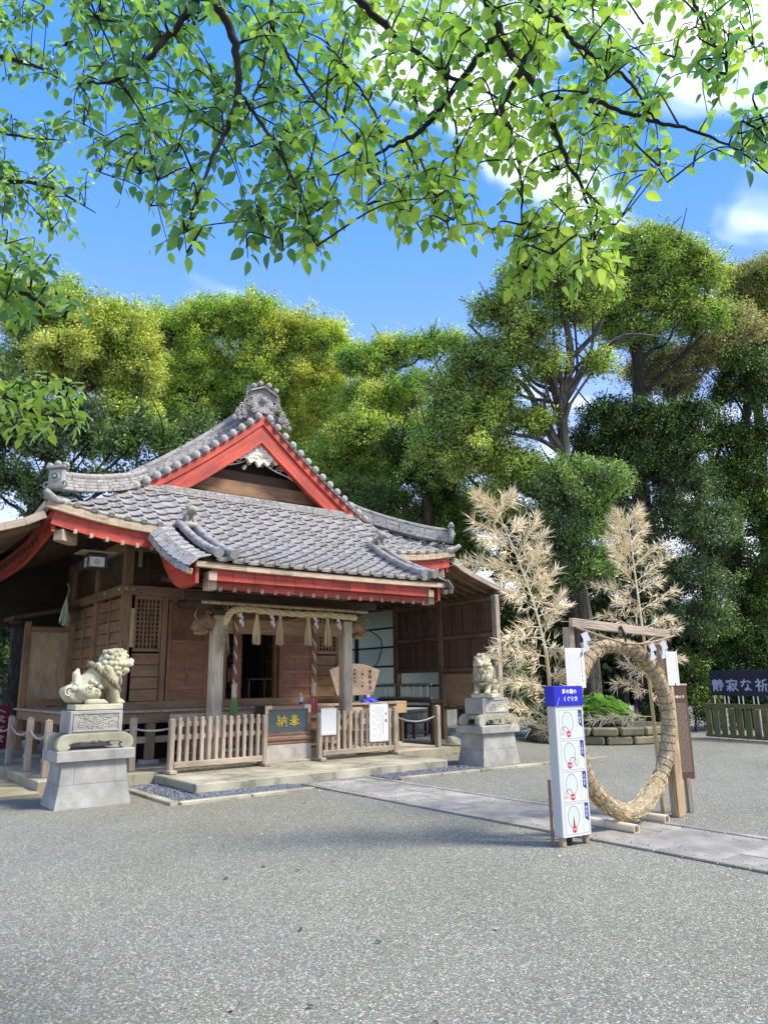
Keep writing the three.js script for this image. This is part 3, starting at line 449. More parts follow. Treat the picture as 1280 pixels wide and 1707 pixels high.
// fascias, red boards, rafters
{
  const strip = (fn, n, w, h, m, name, o = {}) => { const g = []; for (let i = 0; i < n; i++) g.push(bar(fn(i / n), fn((i + 1) / n + 0.002), w, h, { c: m === M.red ? 0.001 : 0.008, tv: m === M.red ? 0 : 0.03, ...o })); return mesh(name, g, m, hall); };
  const eaveY = (x) => roofY(x, EZ);
  for (const s of [-1, 1]) {
    const X = (t) => AX + s * lerp(PH - 0.06, EH - 0.02, t);
    strip((t) => V(X(t), eaveY(X(t)) - 0.125, EZ - 0.05), 10, 0.10, 0.13, M.woodPale, 'eave_fascia');
    strip((t) => V(AX + s * lerp(PH - 0.06, EH - 0.14, t), eaveY(X(t)) - 0.315, EZ - 0.13), 10, 0.06, 0.27, M.red, 'red_eave_board');
    // the same along the side eave, running back
    const Y = (t) => roofY(AX + s * EH, EZ) - 0.22 * (1 - Math.exp(-t * 5)) + 0.10 * Math.exp(-t * 5) * 0;
    strip((t) => V(AX + s * (EH - 0.03), Y(t) - 0.125, lerp(EZ - 0.1, -21.4, t)), 16, 0.10, 0.13, M.woodPale, 'eave_fascia');
    strip((t) => V(AX + s * (EH - 0.16), Y(t) - 0.36 - 0.16 * sstep(0, 0.3, t), lerp(EZ - 0.16, -21.4, t)), 20, 0.06, 0.42, M.red, 'red_eave_board');
    // hip rafter end block
    mesh('rafter_end_block', cbox(0.17, 0.2, 0.5, AX + s * (EH - 0.42), 4.12, EZ - 0.34, { ry: s * 0.75, c: 0.01 }), M.woodPale, hall);
    // rafters with pale sawn ends
    for (let x = AX + s * (PH + 0.1); Math.abs(x - AX) < EH - 0.5; x += s * 0.27) { const y = eaveY(x) - 0.44; mesh('rafter', bar(V(x, y, EZ - 0.12), V(x, y + 0.62, WZ + 0.1), 0.075, 0.095, { c: 0.006 }), M.woodDark, hall); mesh('rafter_tip', bb(x - 0.03, x + 0.03, y - 0.04, y + 0.04, EZ - 0.135, EZ - 0.09), M.woodGrey, hall); }
    for (let z = EZ - 1.1; z > -20; z -= 0.28) { const x = AX + s * (EH - 0.1), t = (EZ - z) / 8.4, y = Y(t) - 0.50; mesh('rafter', bar(V(x, y, z), V(AX + s * 2.7, y + 0.75, z), 0.075, 0.095), M.woodDark, hall); }
    // soffit boards above the rafters
    const sof = new THREE.BufferGeometry(); const yo = 4.02, yi = 4.80; const A = [AX + s * (PH - 0.1), yo, EZ - 0.12, AX + s * (EH - 0.1), yo + 0.2, EZ - 0.12, AX + s * 2.6, yi, WZ - 0.1, AX + s * (EH - 0.1), yo, -21.4, AX + s * 2.6, yi, -21.4];
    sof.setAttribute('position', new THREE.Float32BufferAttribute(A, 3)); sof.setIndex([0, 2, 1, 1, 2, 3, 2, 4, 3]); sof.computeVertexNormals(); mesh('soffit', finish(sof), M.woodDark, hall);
  }
  // porch eave
  strip((t) => V(AX + lerp(-PH - 0.02, PH + 0.02, t), 3.49 + 0.03 * Math.pow(Math.abs(t * 2 - 1), 3), PZ - 0.06), 12, 0.10, 0.10, M.woodPale, 'eave_fascia');
  strip((t) => V(AX + lerp(-PH + 0.28, PH - 0.30, t), 3.285 + 0.02 * Math.pow(Math.abs(t * 2 - 1), 3), PZ - 0.13), 12, 0.06, 0.32, M.red, 'red_eave_board');
  for (let i = 0; i <= 17; i++) { const x = AX + lerp(-PH + 0.45, PH - 0.5, i / 17); mesh('rafter', bar(V(x, 3.16, PZ - 0.12), V(x, 3.62, -13.9), 0.075, 0.095, { c: 0.006 }), M.woodDark, hall); mesh('rafter_tip', bb(x - 0.03, x + 0.03, 3.105, 3.18, PZ - 0.12, PZ - 0.085), M.woodGrey, hall); }
  { const g = new THREE.PlaneGeometry(PH * 2 - 0.2, 2.9); g.rotateX(-Math.PI / 2 + 0.17); g.translate(AX, 3.50, -12.6); mesh('soffit', finish(g), M.woodDark, hall); }
  for (const s of [-1, 1]) {
    mesh('purlin_end', bb(AX + s * (PH - 0.30) - 0.075, AX + s * (PH - 0.30) + 0.075, 3.12, 3.42, PZ - 0.3, PZ - 0.07, { c: 0.01 }), M.woodPale, hall);
    // curved red board that carries the porch side up to the main eave
    const sh = new THREE.Shape(); const N = 14, top = [], bot = []; for (let i = 0; i <= N; i++) { const t = i / N, z = lerp(PZ - 0.08, EZ - 0.22, t); top.push([z, hF(z) - 0.10]); bot.push([z, lerp(3.21, hF(z) - 0.5, sstep(0.0, 1.0, t)) - 0.13 * Math.sin(t * Math.PI) * 0.6]); }
    sh.moveTo(...top[0]); top.slice(1).forEach((p) => sh.lineTo(...p)); bot.reverse().forEach((p) => sh.lineTo(...p));
    const g = new THREE.ExtrudeGeometry(sh, { depth: 0.06, bevelEnabled: false }); g.rotateY(-Math.PI / 2); g.translate(AX + s * (PH - 0.06), 0, 0); mesh('curved_side_board', finish(g, [1, 1, 1]), M.red, hall);
    strip((t) => { const z = lerp(PZ - 0.06, EZ - 0.05, t); return V(AX + s * (PH + 0.10), hF(z) - 0.27, z); }, 10, 0.09, 0.09, M.woodPale, 'side_fascia');
  }
  // ---- gable
  const rake = (a) => 7.50 - 2.5 * (a / 2.8) + 0.36 * (a / 2.8) ** 2;   // top of the bargeboard
  const board = (s, off0, off1, z0, z1, m, name, a1 = 2.8) => {
    const sh = new THREE.Shape(), N = 20; const P = (a, o) => [AX + s * a, rake(a) - o];
    sh.moveTo(...P(0, off0)); for (let i = 1; i <= N; i++) sh.lineTo(...P((a1 * i) / N, off0 * (1 - 0.15 * i / N)));
    for (let i = N; i >= 0; i--) { const a = Math.min((a1 * i) / N, a1 - (off1 - off0) * 0.55 * (i / N)); sh.lineTo(...P(a, off1 * (1 - 0.15 * i / N))); }
    const g = new THREE.ExtrudeGeometry(sh, { depth: z1 - z0, bevelEnabled: true, bevelSize: 0.008, bevelThickness: 0.008, bevelSegments: 1 }); g.translate(0, 0, z0); { const u = g.attributes.uv, p = g.attributes.position; for (let i = 0; i < u.count; i++) { const X = s * (p.getX(i) - AX), Y = p.getY(i); u.setXY(i, X * 0.77 - Y * 0.64, X * 0.64 + Y * 0.77); } }
    return mesh(name, finish(g, [1, 1, 1]), m, hall);
  };
  for (const s of [-1, 1]) {
    board(s, 0.0, 0.19, GZ - 0.12, GZ + 0.045, M.red, 'bargeboard_moulding'); board(s, 0.185, 0.60, GZ - 0.12, GZ, M.red, 'bargeboard', 2.72); board(s, 0.58, 0.615, GZ - 0.10, GZ + 0.012, M.red, 'bargeboard_bead', 2.64);
    // verge tiles: round ends along the rake with flat tiles between
    for (let i = 0; i < 15; i++) { const a = 0.14 + i * 0.203, y = rake(a) + 0.085, x = AX + s * a; const r = mesh('round_tile', cyl(0.066, 0.066, 0.42, x, y, GZ - 0.12, { rx: Math.PI / 2, n: 14, tv: 0.1 }), M.tile, hall); mesh('tile_cap', place(new THREE.SphereGeometry(0.088, 16, 10), { s: [1, 1, 0.6], p: [x, y, GZ + 0.10] }), M.tilePale, r); }
    for (let i = 0; i < 14; i++) { const a = 0.24 + i * 0.203, sl = Math.atan((rake(a + 0.05) - rake(a - 0.05)) / 0.1); mesh('flat_verge_tile', cbox(0.19, 0.035, 0.34, AX + s * a, rake(a) + 0.035, GZ - 0.09, { rz: s * sl, tv: 0.15, c: 0.01 }), M.tilePale, hall); }
    // descending ridge above the verge: stacked courses and a round cap
    for (let k = 0; k < 4; k++) { const g = []; for (let i = 0; i < 16; i++) { const a0 = 0.2 + i * 0.168, a1 = a0 + 0.165; g.push(bar(V(AX + s * a0, rake(a0) + 0.13 + k * 0.065, GZ - 0.50), V(AX + s * a1, rake(a1) + 0.13 + k * 0.065, GZ - 0.50), 0.30 - k * 0.035, 0.06, { c: 0.008, tv: 0.08 })); } g.forEach((q) => mesh('descending_ridge_tile', q, k % 2 ? M.tile : M.tilePale, hall)); }
    { const pts = []; for (let i = 0; i <= 16; i++) { const a = 0.15 + i * 0.17; pts.push(V(AX + s * a, rake(a) + 0.40, GZ - 0.50)); } mesh('ridge_cap', tube(pts, 0.075, 10), M.tile, hall); }
    // hip ridge from the gable foot to the corner, and its end ornament
    const hp = (t) => { const a = lerp(2.5, EH - 0.12, t), z = lerp(GZ - 0.25, EZ - 0.05, t); return V(AX + s * a, lerp(5.62, 4.80, Math.pow(t, 0.8)) + 0.10 * Math.pow(t, 4), z); };
    for (let k = 0; k < 4; k++) for (let i = 0; i < 8; i++) { const a = hp(i / 8), b = hp((i + 0.98) / 8); a.y += k * 0.058; b.y += k * 0.058; mesh('hip_ridge_tile', bar(a, b, 0.26 - k * 0.03, 0.054, { c: 0.008, tv: 0.1 }), M.tilePale, hall); }
    { const pts = []; for (let i = 0; i <= 10; i++) { const p = hp(i / 10); p.y += 0.25; pts.push(p); } mesh('hip_ridge_cap', tube(pts, 0.068, 10), M.tile, hall); }
    const e = hp(1), O = [cbox(0.30, 0.34, 0.1, 0, 0.17, 0, { c: 0.03 }), cbox(0.36, 0.05, 0.16, 0, 0.36, 0, { c: 0.02 }), place(new THREE.TorusGeometry(0.07, 0.022, 8, 18), { p: [0, 0.19, 0.06] }), sph(0.035, 0, 0.19, 0.07)];
    for (const d of [-1, 1]) { O.push(sph(0.06, d * 0.15, 0.40, 0)); O.push(place(new THREE.TorusGeometry(0.05, 0.02, 6, 14), { p: [d * 0.17, 0.06, 0.03] })); }
    O.push(sph(0.06, 0, 0.43, 0)); O.forEach((g) => { g.rotateY(s * 0.85); g.translate(e.x, e.y - 0.02, e.z + 0.05); }); mesh('corner_ornament', O, mat([0.46, 0.45, 0.40], { map: 'stone', bump: 'stoneB', bs: 0.004 }), hall);
    mesh('corner_tile_horn', tube(curve([V(AX + s * (EH - 0.35), 4.66, EZ - 0.12), V(AX + s * (EH - 0.08), 4.70, EZ + 0.02), V(AX + s * (EH + 0.06), 4.80, EZ + 0.10)], 8), (t) => lerp(0.09, 0.05, t), 10), M.tilePale, hall);
  }
  // gable wall: boards, dark recess, scrolls, pendant
  const wall = (y0, y1, z, m, name) => { const inv = (y) => { let lo = 0, hi = 2.8; for (let i = 0; i < 30; i++) { const q = (lo + hi) / 2; rake(q) > y ? (lo = q) : (hi = q); } return lo; }; const a0 = inv(y0 + 0.2), a1 = inv(y1 + 0.2), sh = new THREE.Shape(); sh.moveTo(AX - a0, y0); sh.lineTo(AX + a0, y0); sh.lineTo(AX + a1, y1); sh.lineTo(AX - a1, y1); const g = new THREE.ExtrudeGeometry(sh, { depth: 0.06, bevelEnabled: false }); g.translate(0, 0, z - 0.06); const u = g.attributes.uv, p = g.attributes.position; for (let i = 0; i < u.count; i++) u.setXY(i, p.getX(i), p.getY(i) + y0 * 3); return mesh(name, finish(g, tone(0.12)), m, hall); };
  const gw = mat([0.30, 0.17, 0.085], { map: 'wood', bump: 'woodB', bs: 0.004 });
  wall(5.57, 5.80, GZ - 0.34, gw, 'gable_board'); wall(5.812, 6.02, GZ - 0.38, gw, 'gable_board'); wall(6.032, 6.26, GZ - 0.44, M.woodDark, 'gable_board'); wall(6.265, 7.25, GZ - 0.62, M.woodBlack, 'gable_recess');
  const scroll = (x, y, s, dir) => { const pts = []; for (let k = 0; k <= 26; k++) { const a = k * 0.36, r = s * (1 - k / 30); pts.push(V(x + dir * Math.cos(a) * r, y + Math.sin(a) * r, GZ - 0.30)); } return tube(pts, 0.013, 5); };
  const sc = []; for (const s of [-1, 1]) { sc.push(tube(curve([V(AX + s * 0.08, 6.75, GZ - 0.3), V(AX + s * 0.25, 6.5, GZ - 0.3), V(AX + s * 0.5, 6.38, GZ - 0.3), V(AX + s * 0.8, 6.30, GZ - 0.3), V(AX + s * 1.1, 6.18, GZ - 0.3), V(AX + s * 1.45, 6.02, GZ - 0.3), V(AX + s * 1.7, 5.86, GZ - 0.3)], 40), 0.015, 5)); for (const [a, y, r] of [[0.16, 6.48, 0.10], [0.42, 6.50, 0.09], [0.62, 6.40, 0.10], [0.92, 6.33, 0.08], [1.2, 6.22, 0.07], [1.5, 6.06, 0.06], [0.3, 6.66, 0.07], [1.72, 5.90, 0.07]]) sc.push(scroll(AX + s * a, y, r, s)); }
  mesh('gable_scrollwork', sc, mat([0.80, 0.75, 0.70], { rough: 0.7 }), hall);
  mesh('gable_rosette', [sph(0.05, AX - 0.28, 6.32, GZ - 0.28), sph(0.04, AX - 0.25, 6.36, GZ - 0.28), sph(0.04, AX + 1.62, 5.95, GZ - 0.28)], M.white, hall);
  // carved and painted pendant under the peak
  const pend = (pts, z, d, c) => { const sh = new THREE.Shape(); sh.moveTo(...pts[0]); for (let i = 1; i < pts.length; i++) sh.lineTo(...pts[i]); const g = new THREE.ExtrudeGeometry(sh, { depth: d, bevelEnabled: true, bevelSize: 0.012, bevelThickness: 0.012, bevelSegments: 2 }); g.translate(AX, 0, z); return finish(g, c); };
  const cream = [0.74, 0.67, 0.53], pg = []; { const pts = [[0, 6.98]]; const N = 22; for (let i = 0; i <= N; i++) { const t = i / N, x = lerp(0.62, 0, t); pts.push([x, lerp(6.50, 6.40, t) + 0.05 * Math.sin(t * 17) + 0.16 * (1 - t) * 0.4]); } for (let i = N; i >= 0; i--) { const t = i / N, x = -lerp(0.62, 0, t); pts.push([x, lerp(6.50, 6.40, t) + 0.05 * Math.sin(t * 17) + 0.16 * (1 - t) * 0.4]); } pg.push(pend(pts, GZ - 0.16, 0.06, cream)); }
  const RP = rng(44); for (let i = 0; i < 40; i++) { const a = (RP() - 0.5) * 1.0, y = 6.52 + RP() * 0.34 * (1 - Math.abs(a) / 0.7), r = 0.02 + RP() * 0.035; const k = RP(); pg.push(sph(r, AX + a, y, GZ - 0.09, { n: 8, m: 6, s: [1.4, 0.8, 0.6], tint: k < 0.55 ? [0.80, 0.74, 0.60] : k < 0.75 ? [0.62, 0.30, 0.18] : k < 0.88 ? [0.30, 0.42, 0.62] : [0.34, 0.40, 0.22] })); }
  for (let i = 0; i < 18; i++) { const a = (RP() - 0.5) * 0.9, y = 6.5 + RP() * 0.3 * (1 - Math.abs(a) / 0.7), pts = []; for (let k = 0; k < 10; k++) pts.push(V(AX + a + Math.cos(k * 0.7) * 0.05 * (1 - k / 12), y + Math.sin(k * 0.7) * 0.05 * (1 - k / 12), GZ - 0.085)); pg.push(tube(pts, 0.010, 5, { tint: [0.82, 0.77, 0.65] })); }
  pg.forEach((g) => {}); mesh('gable_pendant', pg, mat([1, 1, 1], { rough: 0.7 }), hall);
  // main ridge and its end ornament
  for (let k = 0; k < 5; k++) mesh('ridge_course', bb(AX - 0.2 + k * 0.02, AX + 0.2 - k * 0.02, 7.52 + k * 0.07, 7.585 + k * 0.07, -21.4, GZ - 0.2, { c: 0.01 }), k % 2 ? M.tile : M.tilePale, hall);
  mesh('ridge_cap', tube([V(AX, 7.92, -21.4), V(AX, 7.92, GZ - 0.2)], 0.085, 12), M.tile, hall);
  const O = []; const zo = GZ - 0.02;
  O.push(pend([[-0.24, 7.60], [0.24, 7.60], [0.26, 7.95], [0.34, 8.0], [0, 8.16], [-0.34, 8.0], [-0.26, 7.95]], zo - 0.12, 0.14, [1, 1, 1])); O.push(cbox(0.42, 0.035, 0.24, AX - 0.17, 8.12, zo, { rz: 0.42 })); O.push(cbox(0.42, 0.035, 0.24, AX + 0.17, 8.12, zo, { rz: -0.42 }));
  for (const [x, y] of [[-0.10, 8.26], [0.12, 8.26], [-0.26, 8.17], [0.30, 8.17]]) { O.push(cyl(0.062, 0.062, 0.3, AX + x, y, zo - 0.06, { rx: Math.PI / 2 })); O.push(sph(0.066, AX + x, y, zo + 0.09, { s: [1, 1, 0.7] })); }
  O.push(sph(0.08, AX, 7.88, zo + 0.06)); for (let i = 0; i < 9; i++) { const a = i / 9 * 6.283; O.push(sph(0.018, AX + Math.cos(a) * 0.115, 7.88 + Math.sin(a) * 0.115, zo + 0.04, { n: 6, m: 5 })); }
  for (const s of [-1, 1]) for (const [x, y, r] of [[0.34, 7.98, 0.11], [0.40, 7.78, 0.10], [0.27, 7.74, 0.075], [0.52, 7.62, 0.09], [0.62, 7.48, 0.075], [0.47, 7.50, 0.06], [0.24, 7.60, 0.06], [0.70, 7.34, 0.05], [0.57, 7.36, 0.045]]) { const pts = []; for (let k = 0; k <= 18; k++) { const a = 1.2 + k * 0.55, q = r * (1 - k / 22); pts.push(V(AX + s * (x + Math.cos(a) * q), y + Math.sin(a) * q, zo + 0.02 + 0.03 * k / 18)); } O.push(tube(pts, (t) => 0.030 * (1 - 0.45 * t), 7)); O.push(sph(r * 0.62, AX + s * x, y, zo - 0.03, { n: 10, m: 7, s: [1, 1, 0.5] })); }
  O.push(bb(AX - 0.5, AX + 0.5, 7.42, 7.62, zo - 0.2, zo - 0.06)); mesh('ridge_ornament', O, M.tile, hall);
}
// lean-to roofs at both sides of the hall
for (const s of [-1, 1]) {
  const P = (t) => V(AX + s * lerp(4.62, 7.0, t), lerp(4.40, 3.62, Math.pow(t, 0.75)), 0), zf = -13.02, zb = -20.5, N = 8, g = [];
  for (let i = 0; i < N; i++) { const a = P(i / N), b = P((i + 1) / N), c = a.clone().add(b).multiplyScalar(0.5), l = a.distanceTo(b), ang = Math.atan2(b.y - a.y, b.x - a.x); g.push(cbox(l + 0.01, 0.035, zf - zb, c.x, c.y, (zf + zb) / 2, { rz: s < 0 ? ang + Math.PI : ang, grain: 2 })); }
  mesh('lean_to_roof', g, M.shadedBrown, hall);
  const vg = []; for (let i = 0; i < N; i++) { const a = P(i / N), b = P((i + 1) / N); a.z = b.z = zf; a.y += 0.03; b.y += 0.03; vg.push(bar(a, b, 0.05, 0.13, { c: 0.006 })); } mesh('verge_board', vg, M.woodGrey, hall);
  for (let k = 0; k < 20; k++) { const z = zf - 0.35 - k * 0.36; for (let i = 0; i < 4; i++) { const a = P(i / 4), b = P((i + 1) / 4); a.z = b.z = z; a.y -= 0.07; b.y -= 0.07; mesh('lean_to_rafter', bar(a, b, 0.06, 0.08), M.shadedBrown, hall); } }
  mesh('lean_to_tiles', g.map((q) => q.clone().translate(0, 0.05, 0)), M.tile, hall);
}
// ------------------------------------------------------------------ brush strokes for the writing on signs (each character in a 100 x 100 box)
const K = {
  奉: '20,18 80,18;25,33 75,33;8,48 92,48;50,4 50,48;45,48 30,65 6,80;55,48 70,65 94,80;32,66 68,66;24,81 76,81;50,56 50,98',
  納: '25,5 10,26 28,28;38,22 12,48 40,46;26,48 26,96;12,60 7,82;38,58 45,78;52,28 52,95;52,28 92,28 92,88 84,95;72,5 72,40 58,70;72,42 88,68',
  茅: '10,15 90,15;34,5 34,26;66,5 66,26;22,36 75,36 52,50;35,46 58,58;12,62 88,62 78,74;52,62 52,92 42,90;48,66 12,90',
  の: '52,22 40,60 22,80 12,60 25,32 52,20 80,30 88,55 75,80 55,92',
  輪: '8,16 46,16;12,30 42,30 42,62 12,62 12,30;12,46 42,46;6,76 48,76;27,5 27,97;72,5 52,28;72,5 96,28;62,30 84,30;56,44 92,44 92,95;56,44 56,95;56,66 92,66;68,44 68,92;80,44 80,92',
  く: '65,8 30,48 68,94', ぐ: '55,8 22,48 58,94;72,15 80,28;86,8 94,22', り: '30,12 28,50 38,62;70,8 72,50 60,78 42,95',
  方: '50,3 50,18;8,20 92,20;45,20 40,55 14,95;42,46 80,46 76,84 62,92',
  静: '8,14 48,14;10,26 46,26;5,38 52,38;28,4 28,38;14,50 42,50 42,95;14,50 14,95;14,64 42,64;14,78 42,78;68,4 56,22;62,14 84,14 76,26;58,30 88,30 88,62 58,62;52,46 98,46;73,26 73,90 64,88',
  寂: '50,2 50,12;10,28 10,16 90,16 88,28;32,26 32,60;32,40 48,40;12,60 50,60;31,60 31,96;20,72 10,88;42,72 50,86;56,40 88,40 70,76 52,95;60,50 76,76 95,95',
  な: '10,26 52,22;36,6 24,44 12,60;64,16 84,30;60,44 62,76 50,92 36,84 48,74 64,78 84,90',
  祈: '26,4 30,14;8,24 44,24 10,60;28,46 28,96;32,50 46,62;84,8 60,18;60,18 60,60 50,95;60,46 96,46;80,46 80,96',
  注: '10,12 20,20;6,36 16,44;8,92 22,62;60,4 68,14;34,26 92,26;40,54 86,54;28,90 98,90;62,26 62,90',
  意: '50,0 50,8;15,12 85,12;34,16 38,24;66,16 62,24;5,28 95,28;25,36 75,36 75,62 25,62 25,36;25,49 75,49;15,74 10,90;32,72 34,94 68,94 68,86;50,70 54,80;78,72 90,86',
  参: '50,2 30,16 66,16;66,10 74,20;10,30 90,30;44,20 12,52;56,30 90,52;58,44 34,60;66,56 30,78;74,68 24,96',
  拝: '8,26 40,26;26,5 26,90 16,86;6,62 40,50;48,16 92,14;52,34 90,34;52,50 90,50;46,68 96,68;70,14 70,97',
  作: '28,4 8,46;22,30 22,96;52,6 38,36;46,26 94,26;60,26 60,96;60,48 90,48;60,70 92,70',
  法: '10,12 20,20;6,36 16,44;8,92 22,62;64,6 64,44;40,24 88,24;34,46 96,46;58,46 42,82 86,80;76,66 90,88',
  一: '10,50 90,50', 二: '20,28 80,28;8,78 92,78', 三: '15,15 85,15;22,48 78,48;8,84 92,84', 四: '12,18 88,18 88,86 12,86 12,18;38,18 36,44 26,60;62,18 62,52 78,54',
  回: '10,8 90,8 90,94 10,94 10,8;34,34 66,34 66,68 34,68 34,34', 目: '20,8 80,8 80,94 20,94 20,8;20,36 80,36;20,64 80,64',
  へ: '6,60 40,26 94,76', 成: '14,24 92,24;18,24 16,60 4,94;18,46 46,46 42,80 30,78;54,6 62,56 92,92 94,76;84,40 44,92;72,8 82,16', 祓: '26,4 30,14;8,24 44,24 10,60;28,46 28,96;32,50 46,62;52,30 96,30;70,6 68,40 50,94;62,44 90,44 56,94;60,54 94,94;80,12 88,20',
  除: '10,6 34,6 20,34 34,54 18,66;12,6 12,96;70,4 40,36;70,4 98,36;54,36 88,36;46,54 96,54;72,36 72,92 62,88;56,64 46,84;84,64 94,84',
};
function ink(c, ch, x, y, s, w, col) { if (!K[ch]) return; c.strokeStyle = col; c.lineWidth = w; c.lineCap = 'round'; c.lineJoin = 'round'; for (const st of K[ch].split(';')) { c.beginPath(); st.split(' ').forEach((p, i) => { const [a, b] = p.split(',').map(Number); i ? c.lineTo(x + (a / 100) * s, y + (b / 100) * s) : c.moveTo(x + (a / 100) * s, y + (b / 100) * s); }); c.stroke(); } }
// small print: columns of strokes too fine to read
function smallPrint(c, x, y, s, n, col, R, w = 1) { c.strokeStyle = col; c.lineWidth = w; for (let k = 0; k < n; k++) { const yy = y + k * s * 1.12; for (let j = 0; j < 4; j++) { c.beginPath(); const a = R() < 0.5; const px = x + R() * s * 0.5, py = yy + R() * s * 0.8; c.moveTo(px, py); c.lineTo(px + (a ? s * 0.5 : 0), py + (a ? 0 : s * 0.5)); c.stroke(); } } }
const printed = (w, h, draw, o = {}) => { const t = canvasTex(w, h, draw); return new THREE.MeshStandardMaterial({ map: t, color: new THREE.Color().setRGB(0.72, 0.72, 0.71), roughness: o.rough ?? 0.6 }); };
// a thin board with print on its +z face: returns [board geometry, face geometry]
function faceQuad(w, h, x, y, z, ry = 0) { const g = new THREE.PlaneGeometry(w, h); g.rotateY(ry); g.translate(x, y, z); return g; }

// ------------------------------------------------------------------ guardian lions on their pedestals
function sdfMesh(prims, res, ext, centre) {
  const mc = new MarchingCubes(res, M.lion, false, false, 160000); mc.isolation = 0; const f = mc.field, half = res / 2, step = ext / half;
  f.fill(-1);
  const best = new Float32Array(res * res * res).fill(9);
  for (const p of prims) {
    const [ax, ay, az, ra, bx, by, bz, rb, k] = p; const R = Math.max(ra, rb) + 0.07;
    const lo = [Math.min(ax, bx), Math.min(ay, by), Math.min(az, bz)], hi = [Math.max(ax, bx), Math.max(ay, by), Math.max(az, bz)], c = centre;
    const i0 = lo.map((v, n) => Math.max(1, Math.floor((v - R - c[n]) / step + half))), i1 = hi.map((v, n) => Math.min(res - 2, Math.ceil((v + R - c[n]) / step + half)));
    const dx = bx - ax, dy = by - ay, dz = bz - az, l2 = dx * dx + dy * dy + dz * dz || 1e-9;
    for (let z = i0[2]; z <= i1[2]; z++) for (let y = i0[1]; y <= i1[1]; y++) for (let x = i0[0]; x <= i1[0]; x++) {
      const X = (x - half) * step + c[0] - ax, Y = (y - half) * step + c[1] - ay, Z = (z - half) * step + c[2] - az;
      const t = clamp((X * dx + Y * dy + Z * dz) / l2), d = Math.hypot(X - dx * t, Y - dy * t, Z - dz * t) - (ra + (rb - ra) * t), i = x + y * res + z * res * res, b = best[i];
      const h = clamp(0.5 + 0.5 * (b - d) / k); best[i] = b + (d - b) * h - k * h * (1 - h);
    }
  }
  for (let i = 0; i < f.length; i++) f[i] = -best[i];
  mc.update(); const n = mc.count, P = new Float32Array(n * 3), N = new Float32Array(n * 3);
  for (let i = 0; i < n; i++) { for (let k = 0; k < 3; k++) { P[i * 3 + k] = mc.positionArray[i * 3 + k] * ext + centre[k]; N[i * 3 + k] = mc.normalArray[i * 3 + k]; } }
  const g = new THREE.BufferGeometry(); g.setAttribute('position', new THREE.BufferAttribute(P, 3)); g.setAttribute('normal', new THREE.BufferAttribute(N, 3));
  const U = new Float32Array(n * 2); for (let i = 0; i < n; i++) { U[i * 2] = P[i * 3] + P[i * 3 + 2] * 0.7; U[i * 2 + 1] = P[i * 3 + 1] + P[i * 3 + 2] * 0.3; } g.setAttribute('uv', new THREE.BufferAttribute(U, 2));
  const C = new Float32Array(n * 3); for (let i = 0; i < n; i++) { const m = fbm(P[i * 3] * 6 + 20, P[i * 3 + 1] * 6 + 20 + P[i * 3 + 2] * 5, 999, 999, 6, 3), t = 0.98 + 0.22 * (m - 0.4), q = sstep(0.5, 0.7, fbm(P[i * 3] * 9 + 60, P[i * 3 + 1] * 9 + P[i * 3 + 2] * 7 + 30, 999, 999, 16, 3)); C.set([t * (1 - 0.10 * q), t * (1 - 0.05 * q), t * (1 - 0.22 * q)], i * 3); } g.setAttribute('color', new THREE.BufferAttribute(C, 3));
  return g;
}
const lionPrims = [];
